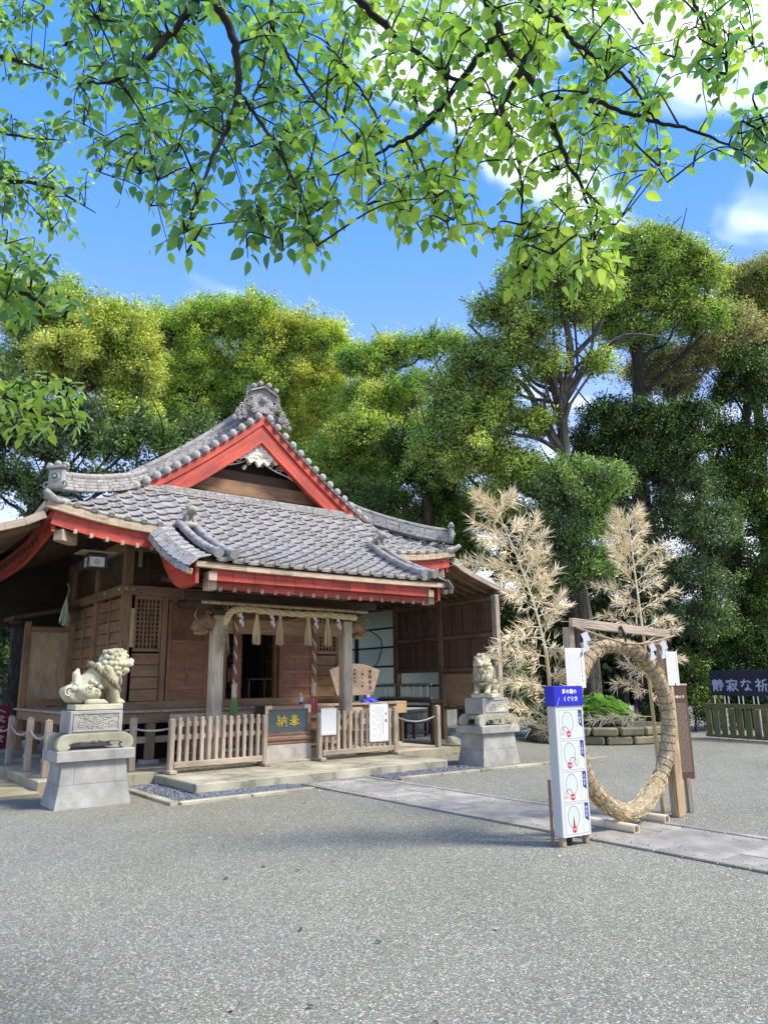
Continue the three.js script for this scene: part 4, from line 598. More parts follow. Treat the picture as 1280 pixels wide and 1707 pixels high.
{
  const A = (a, b, k = 0.035) => lionPrims.push([...a, ...(b ?? a), k]);
  A([-0.20, 0.18, 0, 0.175], [0.10, 0.49, 0, 0.15], 0.05); A([0.21, 0.38, 0, 0.165], [0.19, 0.47, 0, 0.15]); A([0.15, 0.47, 0, 0.155], [0.29, 0.63, 0, 0.15]);
  A([0.35, 0.67, 0, 0.135]); A([0.42, 0.635, 0, 0.098], [0.51, 0.615, 0, 0.072], 0.02); A([0.37, 0.525, 0, 0.075], [0.48, 0.50, 0, 0.05], 0.02);
  for (const s of [-1, 1]) {
    A([0.24, 0.32, s * 0.12, 0.08], [0.32, 0.05, s * 0.115, 0.055], 0.02); A([0.33, 0.03, s * 0.115, 0.052], [0.385, 0.025, s * 0.115, 0.045], 0.02); for (const d of [-0.032, 0, 0.032]) A([0.415, 0.02, s * 0.115 + d, 0.022], null, 0.01);
    A([-0.14, 0.17, s * 0.14, 0.125], [-0.01, 0.15, s * 0.155, 0.08], 0.008); for (const [x, y] of [[-0.02, 0.30], [-0.09, 0.335], [0.04, 0.25]]) A([x, y, s * 0.165, 0.035], null, 0.008); A([0.02, 0.36, s * 0.14, 0.03], [0.08, 0.24, s * 0.15, 0.025], 0.008); A([-0.12, 0.03, s * 0.18, 0.05], [0.10, 0.025, s * 0.185, 0.045], 0.02); for (const d of [-0.03, 0, 0.03]) A([0.14, 0.018, s * 0.185 + d, 0.022], null, 0.01);
    A([0.455, 0.715, s * 0.062, 0.034], [0.40, 0.735, s * 0.085, 0.03], 0.012); A([0.475, 0.675, s * 0.058, 0.022], null, 0.006); A([0.19, 0.77, s * 0.10, 0.04], [0.15, 0.80, s * 0.12, 0.02], 0.012);
    A([0.545, 0.585, s * 0.035, 0.028], null, 0.01); A([0.40, 0.60, s * 0.09, 0.055], null, 0.02); A([0.16, 0.50, s * 0.16, 0.06], [0.25, 0.26, s * 0.15, 0.05], 0.02);
    for (const [x, y, z, r] of [[0.30, 0.80, 0.05, 0.042], [0.37, 0.80, 0.04, 0.04], [0.24, 0.79, 0.05, 0.042], [0.31, 0.74, 0.12, 0.042], [0.25, 0.72, 0.13, 0.044], [0.20, 0.68, 0.13, 0.045], [0.28, 0.66, 0.145, 0.042], [0.33, 0.60, 0.14, 0.04], [0.25, 0.60, 0.15, 0.044], [0.18, 0.60, 0.15, 0.044], [0.32, 0.53, 0.12, 0.04], [0.26, 0.53, 0.145, 0.042], [0.14, 0.54, 0.15, 0.042], [0.20, 0.47, 0.16, 0.04], [0.31, 0.46, 0.12, 0.038], [0.11, 0.61, 0.11, 0.044], [0.13, 0.70, 0.10, 0.045], [0.10, 0.66, 0.04, 0.045], [0.15, 0.77, 0.04, 0.045], [0.43, 0.78, 0.035, 0.034], [0.36, 0.44, 0.06, 0.04], [0.37, 0.50, 0.05, 0.038]]) A([x, y, s * z, r], null, 0.010);
    A([-0.37, 0.17, s * 0.06, 0.095], null, 0.012); A([-0.30, 0.09, s * 0.08, 0.05], [-0.20, 0.05, s * 0.10, 0.04], 0.008); A([-0.27, 0.29, s * 0.10, 0.055], null, 0.006); A([-0.33, 0.23, s * 0.135, 0.05], null, 0.006); A([-0.24, 0.22, s * 0.155, 0.05], null, 0.006); A([-0.36, 0.12, s * 0.10, 0.045], null, 0.006);
  }
  A([0.56, 0.645, 0, 0.034], [0.545, 0.66, 0, 0.03], 0.012); A([-0.33, 0.16, 0, 0.135], null, 0.02); A([-0.24, 0.26, 0, 0.075], [-0.27, 0.44, 0, 0.058], 0.015); A([-0.27, 0.44, 0, 0.056], [-0.255, 0.50, 0, 0.03], 0.01); A([0.46, 0.48, 0, 0.04], [0.43, 0.44, 0, 0.03], 0.012);
}
const lionGeo = sdfMesh(lionPrims, 120, 0.62, [0.05, 0.40, 0]);
function guardian(x, z, turn, label, plabel, front) {
  const p = group('stone_pedestal', plabel, 'pedestal', [x, 0, z], 0, undefined);
  // flared base: four courses of dressed stone with open joints
  const fr = (y0, y1, w0, w1, d0, d1, x0 = -0.5, x1 = 0.5) => { const P = [], pt = (u, w, y, sz, d) => [u * w, y, sz * d / 2]; const a = [pt(x0, w0, y0, 1, d0), pt(x1, w0, y0, 1, d0), pt(x1, w1, y1, 1, d1), pt(x0, w1, y1, 1, d1), pt(x0, w0, y0, -1, d0), pt(x1, w0, y0, -1, d0), pt(x1, w1, y1, -1, d1), pt(x0, w1, y1, -1, d1)]; const q = (i, j, k, l) => P.push(...a[i], ...a[j], ...a[k], ...a[i], ...a[k], ...a[l]); q(0, 1, 2, 3); q(5, 4, 7, 6); q(4, 0, 3, 7); q(1, 5, 6, 2); q(3, 2, 6, 7); q(4, 5, 1, 0); const g = new THREE.BufferGeometry(); g.setAttribute('position', new THREE.Float32BufferAttribute(P, 3)); g.computeVertexNormals(); const U = []; for (let i = 0; i < P.length; i += 3) U.push(P[i] + P[i + 2] * 0.9 + x * 1.7, P[i + 1] + z); g.setAttribute('uv', new THREE.Float32BufferAttribute(U, 2)); return finish(g, tone(0.07)); };
  mesh('base_stone', fr(-0.02, 0.302, 1.02, 0.915, 0.74, 0.655), M.granite, p);
  for (const [a, b] of [[-0.5, -0.302], [-0.298, 0.318], [0.322, 0.5]]) mesh('base_stone', fr(0.306, 0.60, 0.913, 0.865, 0.653, 0.62, a, b), M.granite, p);
  mesh('cap_stone', cbox(1.06, 0.145, 0.76, 0, 0.675, 0, { c: 0.01, tv: 0.04 }), M.granite, p);
  // scroll-legged stand
  const sh = new THREE.Shape(); sh.moveTo(-0.34, 0.955); sh.lineTo(0.34, 0.955); sh.bezierCurveTo(0.52, 0.955, 0.56, 0.77, 0.46, 0.752); sh.bezierCurveTo(0.40, 0.745, 0.35, 0.77, 0.352, 0.80); sh.bezierCurveTo(0.37, 0.79, 0.385, 0.80, 0.38, 0.82); sh.bezierCurveTo(0.33, 0.86, 0.28, 0.855, 0.22, 0.862); sh.lineTo(0.10, 0.855); sh.lineTo(0.03, 0.872); sh.lineTo(0, 0.85); sh.lineTo(-0.03, 0.872); sh.lineTo(-0.10, 0.855); sh.lineTo(-0.22, 0.862); sh.bezierCurveTo(-0.28, 0.855, -0.33, 0.86, -0.38, 0.82); sh.bezierCurveTo(-0.385, 0.80, -0.37, 0.79, -0.352, 0.80); sh.bezierCurveTo(-0.35, 0.77, -0.40, 0.745, -0.46, 0.752); sh.bezierCurveTo(-0.56, 0.77, -0.52, 0.955, -0.34, 0.955);
  const leg = (d, zz) => { const g = new THREE.ExtrudeGeometry(sh, { depth: d, bevelEnabled: true, bevelSize: 0.012, bevelThickness: 0.012, bevelSegments: 2, curveSegments: 10 }); g.translate(0, 0, zz); return finish(g, [1.05, 1.04, 0.98]); };
  mesh('scroll_stand', [leg(0.10, 0.19), leg(0.10, -0.29), bb(-0.34, 0.34, 0.865, 0.952, -0.18, 0.18)], M.graniteMoss, p);
  mesh('carved_block', cbox(0.72, 0.305, 0.52, 0, 1.117, 0, { c: 0.008, tv: 0.04 }), M.granite, p);
  // carved relief in a sunk panel on the front
  const fr2 = []; for (const [a, b, c, d] of [[-0.32, 0.32, 1.225, 1.245], [-0.32, 0.32, 0.99, 1.01], [-0.32, -0.30, 1.012, 1.223], [0.30, 0.32, 1.012, 1.223]]) fr2.push(bb(a, b, c, d, 0.258, 0.272, { c: 0.004 }));
  const rr = rng(front ? 91 : 92), rel = []; for (let i = 0; i < 46; i++) { const X = (rr() - 0.5) * 0.56, Y = 1.03 + rr() * 0.17, pts = []; for (let k = 0; k < 9; k++) { const a = k * 0.7 + rr(), q = (0.012 + rr() * 0.03) * (1 - k / 12); pts.push(V(X + Math.cos(a) * q * 1.5, Y + Math.sin(a) * q, 0.258)); } rel.push(tube(pts, 0.009, 5, { tint: [1.12, 1.1, 1.04] })); }
  if (front) mesh('carved_relief', [...fr2, ...rel], M.granite, p);
  else { const c2 = []; for (const [ch, ox] of [['納', -0.22], ['奉', 0.02]]) for (const st of K[ch].split(';')) c2.push(tube(st.split(' ').map((q) => { const [a, b] = q.split(',').map(Number); return V(ox + a * 0.0021, 1.22 - b * 0.0021, 0.261); }), 0.0085, 5, { tint: [1.3, 1.28, 1.15] })); mesh('carved_relief', [...fr2, ...c2], M.granite, p); }
  const L = group('guardian_lion_statue', label, 'lion statue', [x, 1.275, z], turn); L.scale.setScalar(0.95);
  mesh('body', lionGeo.clone().translate(0, 0.085, 0), M.lion, L);
  const cr = []; const curl = (x, y, z, r, t, dir) => { const P = []; for (let k = 0; k <= 20; k++) { const a = k * 0.5 * dir + 0.6, q = r * (1 - k / 24); P.push(V(x + Math.cos(a) * q, y + 0.085 + Math.sin(a) * q, z - Math.sign(z) * 0.25 * (Math.abs(Math.cos(a)) * q))); } cr.push(tube(P, (u) => t * (1 - 0.4 * u), 6, { tint: [1, 1, 0.96] })); };
  for (const sd of [-1, 1]) { curl(-0.39, 0.18, sd * 0.150, 0.075, 0.016, 1); curl(-0.27, 0.30, sd * 0.120, 0.05, 0.014, -1); curl(-0.13, 0.22, sd * 0.262, 0.055, 0.013, 1); curl(-0.02, 0.19, sd * 0.240, 0.045, 0.012, -1); curl(0.20, 0.40, sd * 0.172, 0.045, 0.012, 1); for (let k = 0; k < 5; k++) cr.push(tube(curve([V(0.30 + k * 0.016, 0.62 - k * 0.03, sd * (0.13 - k * 0.022)), V(0.34 + k * 0.016, 0.55 - k * 0.035, sd * (0.12 - k * 0.022)), V(0.345 + k * 0.012, 0.47 - k * 0.03, sd * (0.10 - k * 0.018))], 8), (u) => 0.022 * (1 - 0.8 * u), 6, { tint: [1, 1, 0.95] })); for (const d of [-0.024, 0.0, 0.024]) cr.push(tube([V(-0.245, 0.36, d), V(-0.265, 0.48, d * 1.1), V(-0.255, 0.585, d * 0.4)], [0.020, 0.017, 0.008], 6)); }
  mesh('carved_curls', cr, M.lion, L);
  mesh('plinth', [cbox(0.70, 0.085, 0.46, 0.04, 0.042, 0, { c: 0.012, tv: 0.04 })], M.lion, L);
  // plaited straw rope round the neck
  const rp = []; for (let s = 0; s < 3; s++) { const pts = []; for (let i = 0; i <= 60; i++) { const a = (i / 60) * Math.PI * 2, tw = a * 11 + s * 2.094, e1 = Math.cos(a) * 0.31, e2 = Math.sin(a) * 0.215, nx = Math.cos(a) * 0.026 * Math.cos(tw), ny = Math.sin(tw) * 0.026; pts.push(V(0.145 + e1 * 0.72 + nx * 0.7 + ny * 0.69, 0.47 - e1 * 0.69 - nx * 0.69 + ny * 0.72, e2 + Math.sin(a) * 0.026 * Math.cos(tw))); } rp.push(tube(pts, 0.024, 6, { tv: 0.2 })); }
  mesh('neck_rope', rp, mat([0.42, 0.34, 0.20], { map: 'straw', bump: 'strawB', bs: 0.004 }), L);
  const dark = [sph(0.013, 0.492, 0.765, 0.066), sph(0.013, 0.492, 0.765, -0.066)]; mesh('eyes', dark, mat([0.05, 0.04, 0.03], { rough: 0.4 }), L);
  mesh(front ? 'painted_brow' : 'painted_mouth', front ? [sph(0.016, 0.465, 0.79, 0.088), sph(0.016, 0.465, 0.79, -0.088)] : [cbox(0.06, 0.02, 0.12, 0.515, 0.625, 0, { c: 0.008 }), tube([V(0.50, 0.64, -0.07), V(0.555, 0.632, -0.03), V(0.56, 0.632, 0.03), V(0.50, 0.64, 0.07)], 0.012, 6)], mat(front ? [0.36, 0.13, 0.07] : [0.40, 0.06, 0.03], {}), L);
  if (!front) mesh('teeth', [-0.04, -0.015, 0.015, 0.04].map((d) => cbox(0.012, 0.018, 0.014, 0.545, 0.642, d)), M.white, L);
}
guardian(3.31, -11.32, 0, 'cream stone lion dog in side view wearing a straw rope, left of the hall', 'granite pedestal with carved scrollwork relief under the lion seen in side view', true);
guardian(10.99, -11.05, Math.PI + 0.55, 'cream stone lion dog facing the viewer with red mouth, right of the hall', 'granite pedestal with raised characters under the lion with the red mouth', false);

// ------------------------------------------------------------------ fences, box, plaque on the platform
function picket(x0, x1, z, label) {
  const f = group('picket_fence', label, 'fence', [x0, 0.15, z]), L = x1 - x0, n = Math.round((L - 0.2) / 0.132);
  for (const x of [0.055, L - 0.055]) { mesh('end_post', [cbox(0.10, 0.86, 0.10, x, 0.47, 0, { c: 0.02 }), cbox(0.13, 0.06, 0.34, x, 0.03, 0, { c: 0.012 })], M.woodGrey, f); }
  for (let i = 1; i < n; i++) { const x = lerp(0.06, L - 0.06, i / n); mesh('picket', cbox(0.072, 0.76, 0.05, x, 0.535 + (hash(i, 4) - 0.5) * 0.012, 0.012, { c: 0.014, tv: 0.16, rz: (hash(i, 6) - 0.5) * 0.012 }), M.woodGrey, f); }
  for (const y of [0.80, 0.585]) mesh('rail', bb(0.10, L - 0.10, y - 0.045, y + 0.045, -0.065, -0.015), M.woodPale, f);
  mesh('bottom_rail', bb(0.108, L - 0.108, 0.085, 0.185, -0.045, 0.055, { c: 0.01 }), M.woodGrey, f);
  return f;
}
picket(4.98, 6.86, -12.62, 'weathered wooden picket fence left of the offering box, without papers');
picket(7.97, 9.93, -12.66, 'weathered wooden picket fence right of the offering box, with white notices');
{
  const b = group('offering_box', 'brown wooden offering box with a dark plaque of gold characters on a stone plinth', 'offering box', [7.44, 0.15, -13.06]);
  mesh('stone_plinth', cbox(1.03, 0.33, 0.44, 0, 0.165, 0, { c: 0.008 }), mat([0.74, 0.68, 0.58], { map: 'stone', bump: 'stoneB', bs: 0.003 }), b);
  const W = mat([0.30, 0.165, 0.105], { map: 'wood', bump: 'woodB', bs: 0.002, rough: 0.6 });
  mesh('foot_moulding', [cbox(1.02, 0.05, 0.46, 0, 0.358, 0, { c: 0.012 }), cbox(1.06, 0.10, 0.50, 0, 0.435, 0, { c: 0.035 })], W, b);
  mesh('front_frame', [bb(-0.5, 0.5, 0.49, 0.55, 0.17, 0.215), bb(-0.5, 0.5, 0.965, 1.045, 0.17, 0.215), bb(-0.5, -0.43, 0.551, 0.964, 0.17, 0.214), bb(0.43, 0.5, 0.551, 0.964, 0.17, 0.214)], W, b);
  mesh('side_board', [bb(-0.5, -0.46, 0.49, 1.045, -0.21, 0.168), bb(0.46, 0.5, 0.49, 1.045, -0.21, 0.168), bb(-0.458, 0.458, 0.49, 1.045, -0.21, -0.17)], M.woodDark, b);
  for (let i = 0; i < 9; i++) mesh('top_slat', bb(-0.46, 0.46, 1.0, 1.03, -0.16 + i * 0.037, -0.142 + i * 0.037), W, b);
  mesh('corner_metal', [bb(-0.505, -0.36, 0.985, 1.05, 0.2155, 0.2195), bb(-0.505, -0.44, 0.90, 0.983, 0.2155, 0.2195), bb(0.36, 0.505, 0.985, 1.05, 0.2155, 0.2195), bb(0.44, 0.505, 0.90, 0.983, 0.2155, 0.2195)], mat([0.62, 0.50, 0.32], { rough: 0.45 }), b);
  const pl = mesh('plaque', bb(-0.43, 0.43, 0.55, 0.965, 0.172, 0.196, { c: 0.004, tint: [1, 1, 1] }), mat([0.075, 0.105, 0.098], { rough: 0.55, bump: 'woodB', bs: 0.001 }), b);
  const gl = []; for (const [ch, ox] of [['納', -0.26], ['奉', 0.02]]) for (const st of K[ch].split(';')) gl.push(tube(st.split(' ').map((q) => { const [x, y] = q.split(',').map(Number); return V(ox + x * 0.0024, 0.88 - y * 0.0024, 0.199); }), 0.0115, 6, { tint: [1, 1, 1] }));
  mesh('gold_characters', gl, M.gold, b).geometry.scale(1, 1, 1);
}
{ // bottle of hand sanitiser and a white tray on the box
  const b = group('sanitiser_bottle', 'white pump bottle with blue base standing on the offering box', 'bottle', [7.80, 1.197, -12.98]);
  mesh('bottle', [cyl(0.035, 0.036, 0.13, 0, 0.065, 0), sph(0.035, 0, 0.13, 0, { s: [1, 0.6, 1], p: [0, 0.13, 0] })], M.white, b); mesh('blue_label', cyl(0.0365, 0.0365, 0.05, 0, 0.03, 0), mat([0.02, 0.04, 0.28], {}), b); mesh('pump', [cyl(0.010, 0.012, 0.07, 0, 0.18, 0), cbox(0.06, 0.015, 0.02, -0.015, 0.215, 0)], M.white, b);
  tag(mesh('paper_slip', cbox(0.13, 0.012, 0.09, 7.885, 1.204, -12.93, { ry: 0.3 }), mat([0.72, 0.66, 0.48], {})), 'cream paper slip lying on the offering box beside the bottle', 'paper');
}
// notices hung on the right fence
{
  const m1 = printed(256, 384, (c, w, h) => { c.fillStyle = '#f6f6f4'; c.fillRect(0, 0, w, h); c.strokeStyle = '#9aa'; c.lineWidth = 3; c.strokeRect(14, 14, w - 28, h - 28); const R = rng(3); for (let i = 0; i < 11; i++) smallPrint(c, 222 - i * 18, 28, 9, 30, '#9a9aa8', R, 1.2); });
  const n1 = group('paper_notice', 'plain white paper notice of faint small print on the fence beside the box', 'notice', [8.20, 0.87, -12.60]);
  mesh('sheet', cbox(0.36, 0.50, 0.006, 0, 0, 0, { c: 0 }), M.paper, n1); mesh('print', faceQuad(0.35, 0.49, 0, 0, 0.0045), m1, n1);
  const m2 = printed(320, 512, (c, w, h) => { c.fillStyle = '#fbfbfa'; c.fillRect(0, 0, w, h); const R = rng(9); ink(c, '注', 262, 110, 44, 7, '#b8284a'); ink(c, '意', 262, 210, 44, 7, '#b8284a'); for (const [x, n, col] of [[226, 17, '#333'], [196, 12, '#333'], [166, 20, '#333'], [136, 14, '#333'], [104, 18, '#666']]) smallPrint(c, x, 28, 20, n, col, R, 2.6); smallPrint(c, 226, 250, 20, 8, '#c0304a', R, 2.6); c.strokeStyle = '#777'; c.lineWidth = 3; for (const y of [60, 150, 240, 330, 410]) { c.strokeRect(46, y, 36, 40); c.beginPath(); c.moveTo(52, y + 28); c.lineTo(64, y + 10); c.lineTo(78, y + 28); c.stroke(); } smallPrint(c, 20, 300, 9, 16, '#888', R, 1.2); });
  const n2 = group('notice_panel', 'white rounded notice panel with red heading and rows of pictures on the fence', 'notice', [9.42, 0.80, -12.60]);
  const sh = new THREE.Shape(), w = 0.24, h = 0.37, r = 0.035; sh.moveTo(-w + r, -h); sh.lineTo(w - r, -h); sh.quadraticCurveTo(w, -h, w, -h + r); sh.lineTo(w, h - r); sh.quadraticCurveTo(w, h, w - r, h); sh.lineTo(-w + r, h); sh.quadraticCurveTo(-w, h, -w, h - r); sh.lineTo(-w, -h + r); sh.quadraticCurveTo(-w, -h, -w + r, -h);
  mesh('panel', finish(new THREE.ExtrudeGeometry(sh, { depth: 0.008, bevelEnabled: false })), M.white, n2); mesh('print', faceQuad(0.45, 0.71, 0, 0, 0.0115), m2, n2);
}
// ------------------------------------------------------------------ posts and white rope round the hall
{
  const spots = [[3.19, -13.18, 'white rope post nearest the left lion pedestal, at the slab corner'], [3.19, -14.43, 'second rope post back along the left slab edge'], [3.2, -16.0, 'third rope post back along the left slab edge, before the maroon banner'], [3.2, -17.6, 'rope post at the far left end of the slab, in front of the maroon banner'], [4.54, -13.1, 'rope post between the left pedestal and the left picket fence'], [10.21, -13.06, 'rope post just right of the notice panel'], [11.3, -12.92, 'rope post at the right slab corner beside the right lion pedestal']];
  const proto = new THREE.Group(); mesh('post', [cbox(0.105, 0.88, 0.105, 0, 0.44, 0, { c: 0.012 }), place(new THREE.ConeGeometry(0.074, 0.03, 4), { ry: Math.PI / 4, p: [0, 0.893, 0] })], M.woodGrey, proto); mesh('rope_eye', place(new THREE.TorusGeometry(0.02, 0.006, 6, 12), { p: [0, 0.7, 0.055] }), M.metal, proto);
  for (const [x, z, l] of spots) { const p = proto.clone(); p.name = numbered('rope_post'); p.position.set(x, 0.19, z); tag(p, l, 'post', 'square wooden posts carrying the white rope'); scene.add(p); }
  const ropes = [[[3.19, -13.18], [3.19, -14.43], 0.13, 'white rope sagging between the two nearest posts of the left slab edge'], [[3.19, -14.43], [3.2, -16.0], 0.13, 'white rope sagging between the second and third left posts'], [[3.2, -16.0], [3.2, -17.6], 0.13, 'white rope sagging before the maroon banner'], [[3.19, -13.18], [4.54, -13.1], 0.10, 'white rope passing behind the left lion pedestal'], [[4.54, -13.1], [5.02, -12.66], 0.04, 'short white rope from post to the left picket fence'], [[9.88, -12.68], [10.21, -13.06], 0.01, 'short white rope from the right picket fence to its post'], [[10.21, -13.06], [11.3, -12.92], 0.13, 'slack rope between the two posts left of the right lion']];
  for (const [a, b, sag, l] of ropes) { const pts = []; for (let i = 0; i <= 16; i++) { const t = i / 16; pts.push(V(lerp(a[0], b[0], t), 0.19 + 0.70 - sag * 4 * t * (1 - t), lerp(a[1], b[1], t))); } const tw = []; for (let s = 0; s < 2; s++) { const q = []; for (let i = 0; i <= 90; i++) { const t = i / 90, p = V(lerp(a[0], b[0], t), 0.19 + 0.70 - sag * 4 * t * (1 - t), lerp(a[1], b[1], t)), w = t * 60 + s * Math.PI; p.y += Math.sin(w) * 0.008; p.x += Math.cos(w) * 0.008 * 0.7; p.z += Math.cos(w) * 0.008 * 0.7; q.push(p); } tw.push(tube(q, 0.011, 5)); } tag(mesh('white_rope', tw, M.rope), l, 'rope', 'white ropes between the posts'); }
}
// ------------------------------------------------------------------ sacred rope, bamboo pole, bell ropes
{
  const z = -12.72, P = tube([V(5.52, 3.085, z), V(7.4, 3.07, z), V(9.24, 3.055, z)], [0.036, 0.038, 0.034], 10, { tv: 0.02 });
  const pole = group('bamboo_pole', 'straight pale bamboo pole tied under the porch eave above the straw rope', 'bamboo pole'); mesh('culm', P, mat([0.66, 0.52, 0.30], { map: 'straw', rough: 0.5 }), pole);
  for (let i = 0; i < 9; i++) mesh('node', cyl(0.040, 0.040, 0.014, 5.7 + i * 0.42, 3.082 - i * 0.0035, z, { rz: Math.PI / 2 }), mat([0.50, 0.38, 0.2], {}), pole);
  const s = group('sacred_straw_rope', 'thick twisted straw rope hung across the porch with tassels and white paper streamers', 'straw rope');
  const path = curve([V(5.98, 2.60, z + 0.02), V(6.02, 2.78, z + 0.02), V(6.12, 2.93, z + 0.01), V(6.35, 2.985, z), V(7.0, 2.955, z), V(7.6, 2.945, z), V(8.3, 2.95, z), V(8.95, 2.925, z)], 120), st = [];
  for (let k = 0; k < 3; k++) { const q = []; path.forEach((p, i) => { const t = i / 120, a = t * 40 + k * 2.094, r = 0.031 * sstep(0, 0.14, t); const c = p.clone(); const tg = path[Math.min(120, i + 1)].clone().sub(path[Math.max(0, i - 1)]).normalize(), n1 = V(0, 0, 1), n2 = tg.clone().cross(n1).normalize(); c.addScaledVector(n1, Math.cos(a) * r).addScaledVector(n2, Math.sin(a) * r); q.push(c); }); st.push(tube(q, (t) => 0.016 + 0.021 * sstep(0, 0.16, t), 8, { tv: 0.06 })); }
  mesh('rope', st, M.ropeStraw, s);
  const R = rng(23), tassel = (x, y0, y1, w, m, n = 46) => { const g = [tube([V(x, y0, z + 0.03), V(x, y0 - 0.07, z + 0.03)], [0.028, 0.034], 8)]; for (let i = 0; i < n; i++) { const a = R() * 6.28, r = w * Math.sqrt(R()), b = V(x + Math.cos(a) * 0.02, y0 - 0.05, z + 0.03 + Math.sin(a) * 0.02), e = V(x + Math.cos(a) * r, y1 + R() * 0.05, z + 0.03 + Math.sin(a) * r * 0.7); g.push(tube([b, b.clone().lerp(e, 0.5).add(V(Math.cos(a) * r * 0.15, 0, 0)), e], [0.010, 0.010, 0.006], 4, { tv: 0.2 })); } return g; };
  for (const [x, l] of [[6.63, 0], [7.13, 0], [7.77, 0], [8.22, 0]]) mesh('straw_tassel', tassel(x, 2.90, 2.32, 0.085), M.ropeStraw, s);
  mesh('frayed_end', (() => { const g = []; for (let i = 0; i < 60; i++) { const a = (R() - 0.5) * 2, l = 0.25 + R() * 0.35, b = V(5.985, 2.72, z + 0.02); g.push(tube([b, V(5.98 + a * 0.05, 2.6, z + 0.03 + R() * 0.03), V(5.98 + a * 0.14 - 0.02, 2.68 - l, z + 0.02 + R() * 0.05)], [0.008, 0.006, 0.002], 4, { tv: 0.2 })); } return g; })(), M.straw, s);
  const shide = (x, y, zz, sc, par) => { const g = []; let px = x, py = y; for (let k = 0; k < 4; k++) { const q = new THREE.PlaneGeometry(0.062 * sc, 0.085 * sc); q.rotateZ((k % 2 ? -0.35 : 0.35)); q.rotateY(k % 2 ? 0.5 : -0.4); q.translate(px, py - 0.04 * sc, zz + k * 0.003); g.push(finish(q, [1, 1, 1])); px += (k % 2 ? -0.022 : 0.034) * sc; py -= 0.055 * sc; } return mesh('paper_streamer', g, M.paper, par); };
  for (const x of [6.28, 6.94, 7.92, 8.47]) shide(x, 2.90, z + 0.05, 1.0, s);
  mesh('tie', [6.0, 6.45, 7.3, 8.1, 8.85].map((x) => place(new THREE.TorusGeometry(0.075, 0.006, 5, 16), { ry: Math.PI / 2, p: [x, 3.02, z] })), M.straw, s);
  for (const [x, c, l, nm] of [[6.31, [0.16, 0.20, 0.06], 'left bell rope of red and white strands ending in a green tassel', 0], [8.04, [0.42, 0.05, 0.06], 'right bell rope of red and white strands ending in a red tassel', 1]]) {
    const b = group('bell_rope', l, 'bell rope', [x, 0, -12.9]), cols = [[0.24, 0.085, 0.045], [0.52, 0.42, 0.32], [0.26, 0.12, 0.07]]; const g = [];
    for (let k = 0; k < 3; k++) { const q = []; for (let i = 0; i <= 80; i++) { const t = i / 80, a = t * 34 + k * 2.094; q.push(V(Math.cos(a) * 0.021, lerp(1.62, 3.05, t), Math.sin(a) * 0.021)); } g.push(tube(q, 0.019, 6, { tint: cols[k] })); }
    mesh('cord', g, mat([1, 1, 1], { rough: 0.9, bump: 'strawB', bs: 0.003 }), b);
    mesh('wooden_grip', cyl(0.052, 0.055, 0.27, 0, 1.49, 0, { n: 8 }), M.woodPale, b);
    const R2 = rng(50 + nm), h = [sph(0.062, 0, 1.33, 0), cyl(0.05, 0.05, 0.02, 0, 1.365, 0)]; for (let i = 0; i < 60; i++) { const a = R2() * 6.28, r = 0.062 + R2() * 0.016, f = nm && R2() < 0.3 ? [1.7, 6.5, 5] : [1, 1, 1].map((q) => q * (0.6 + 0.8 * R2())); h.push(tube([V(Math.cos(a) * 0.045, 1.35, Math.sin(a) * 0.045), V(Math.cos(a) * r, 1.22, Math.sin(a) * r), V(Math.cos(a) * r * 0.95, 1.02 + R2() * 0.03, Math.sin(a) * r * 0.95)], 0.010, 4, { tint: f })); }
    mesh('tassel', h, mat(c, { rough: 0.85 }), b);
  }
}
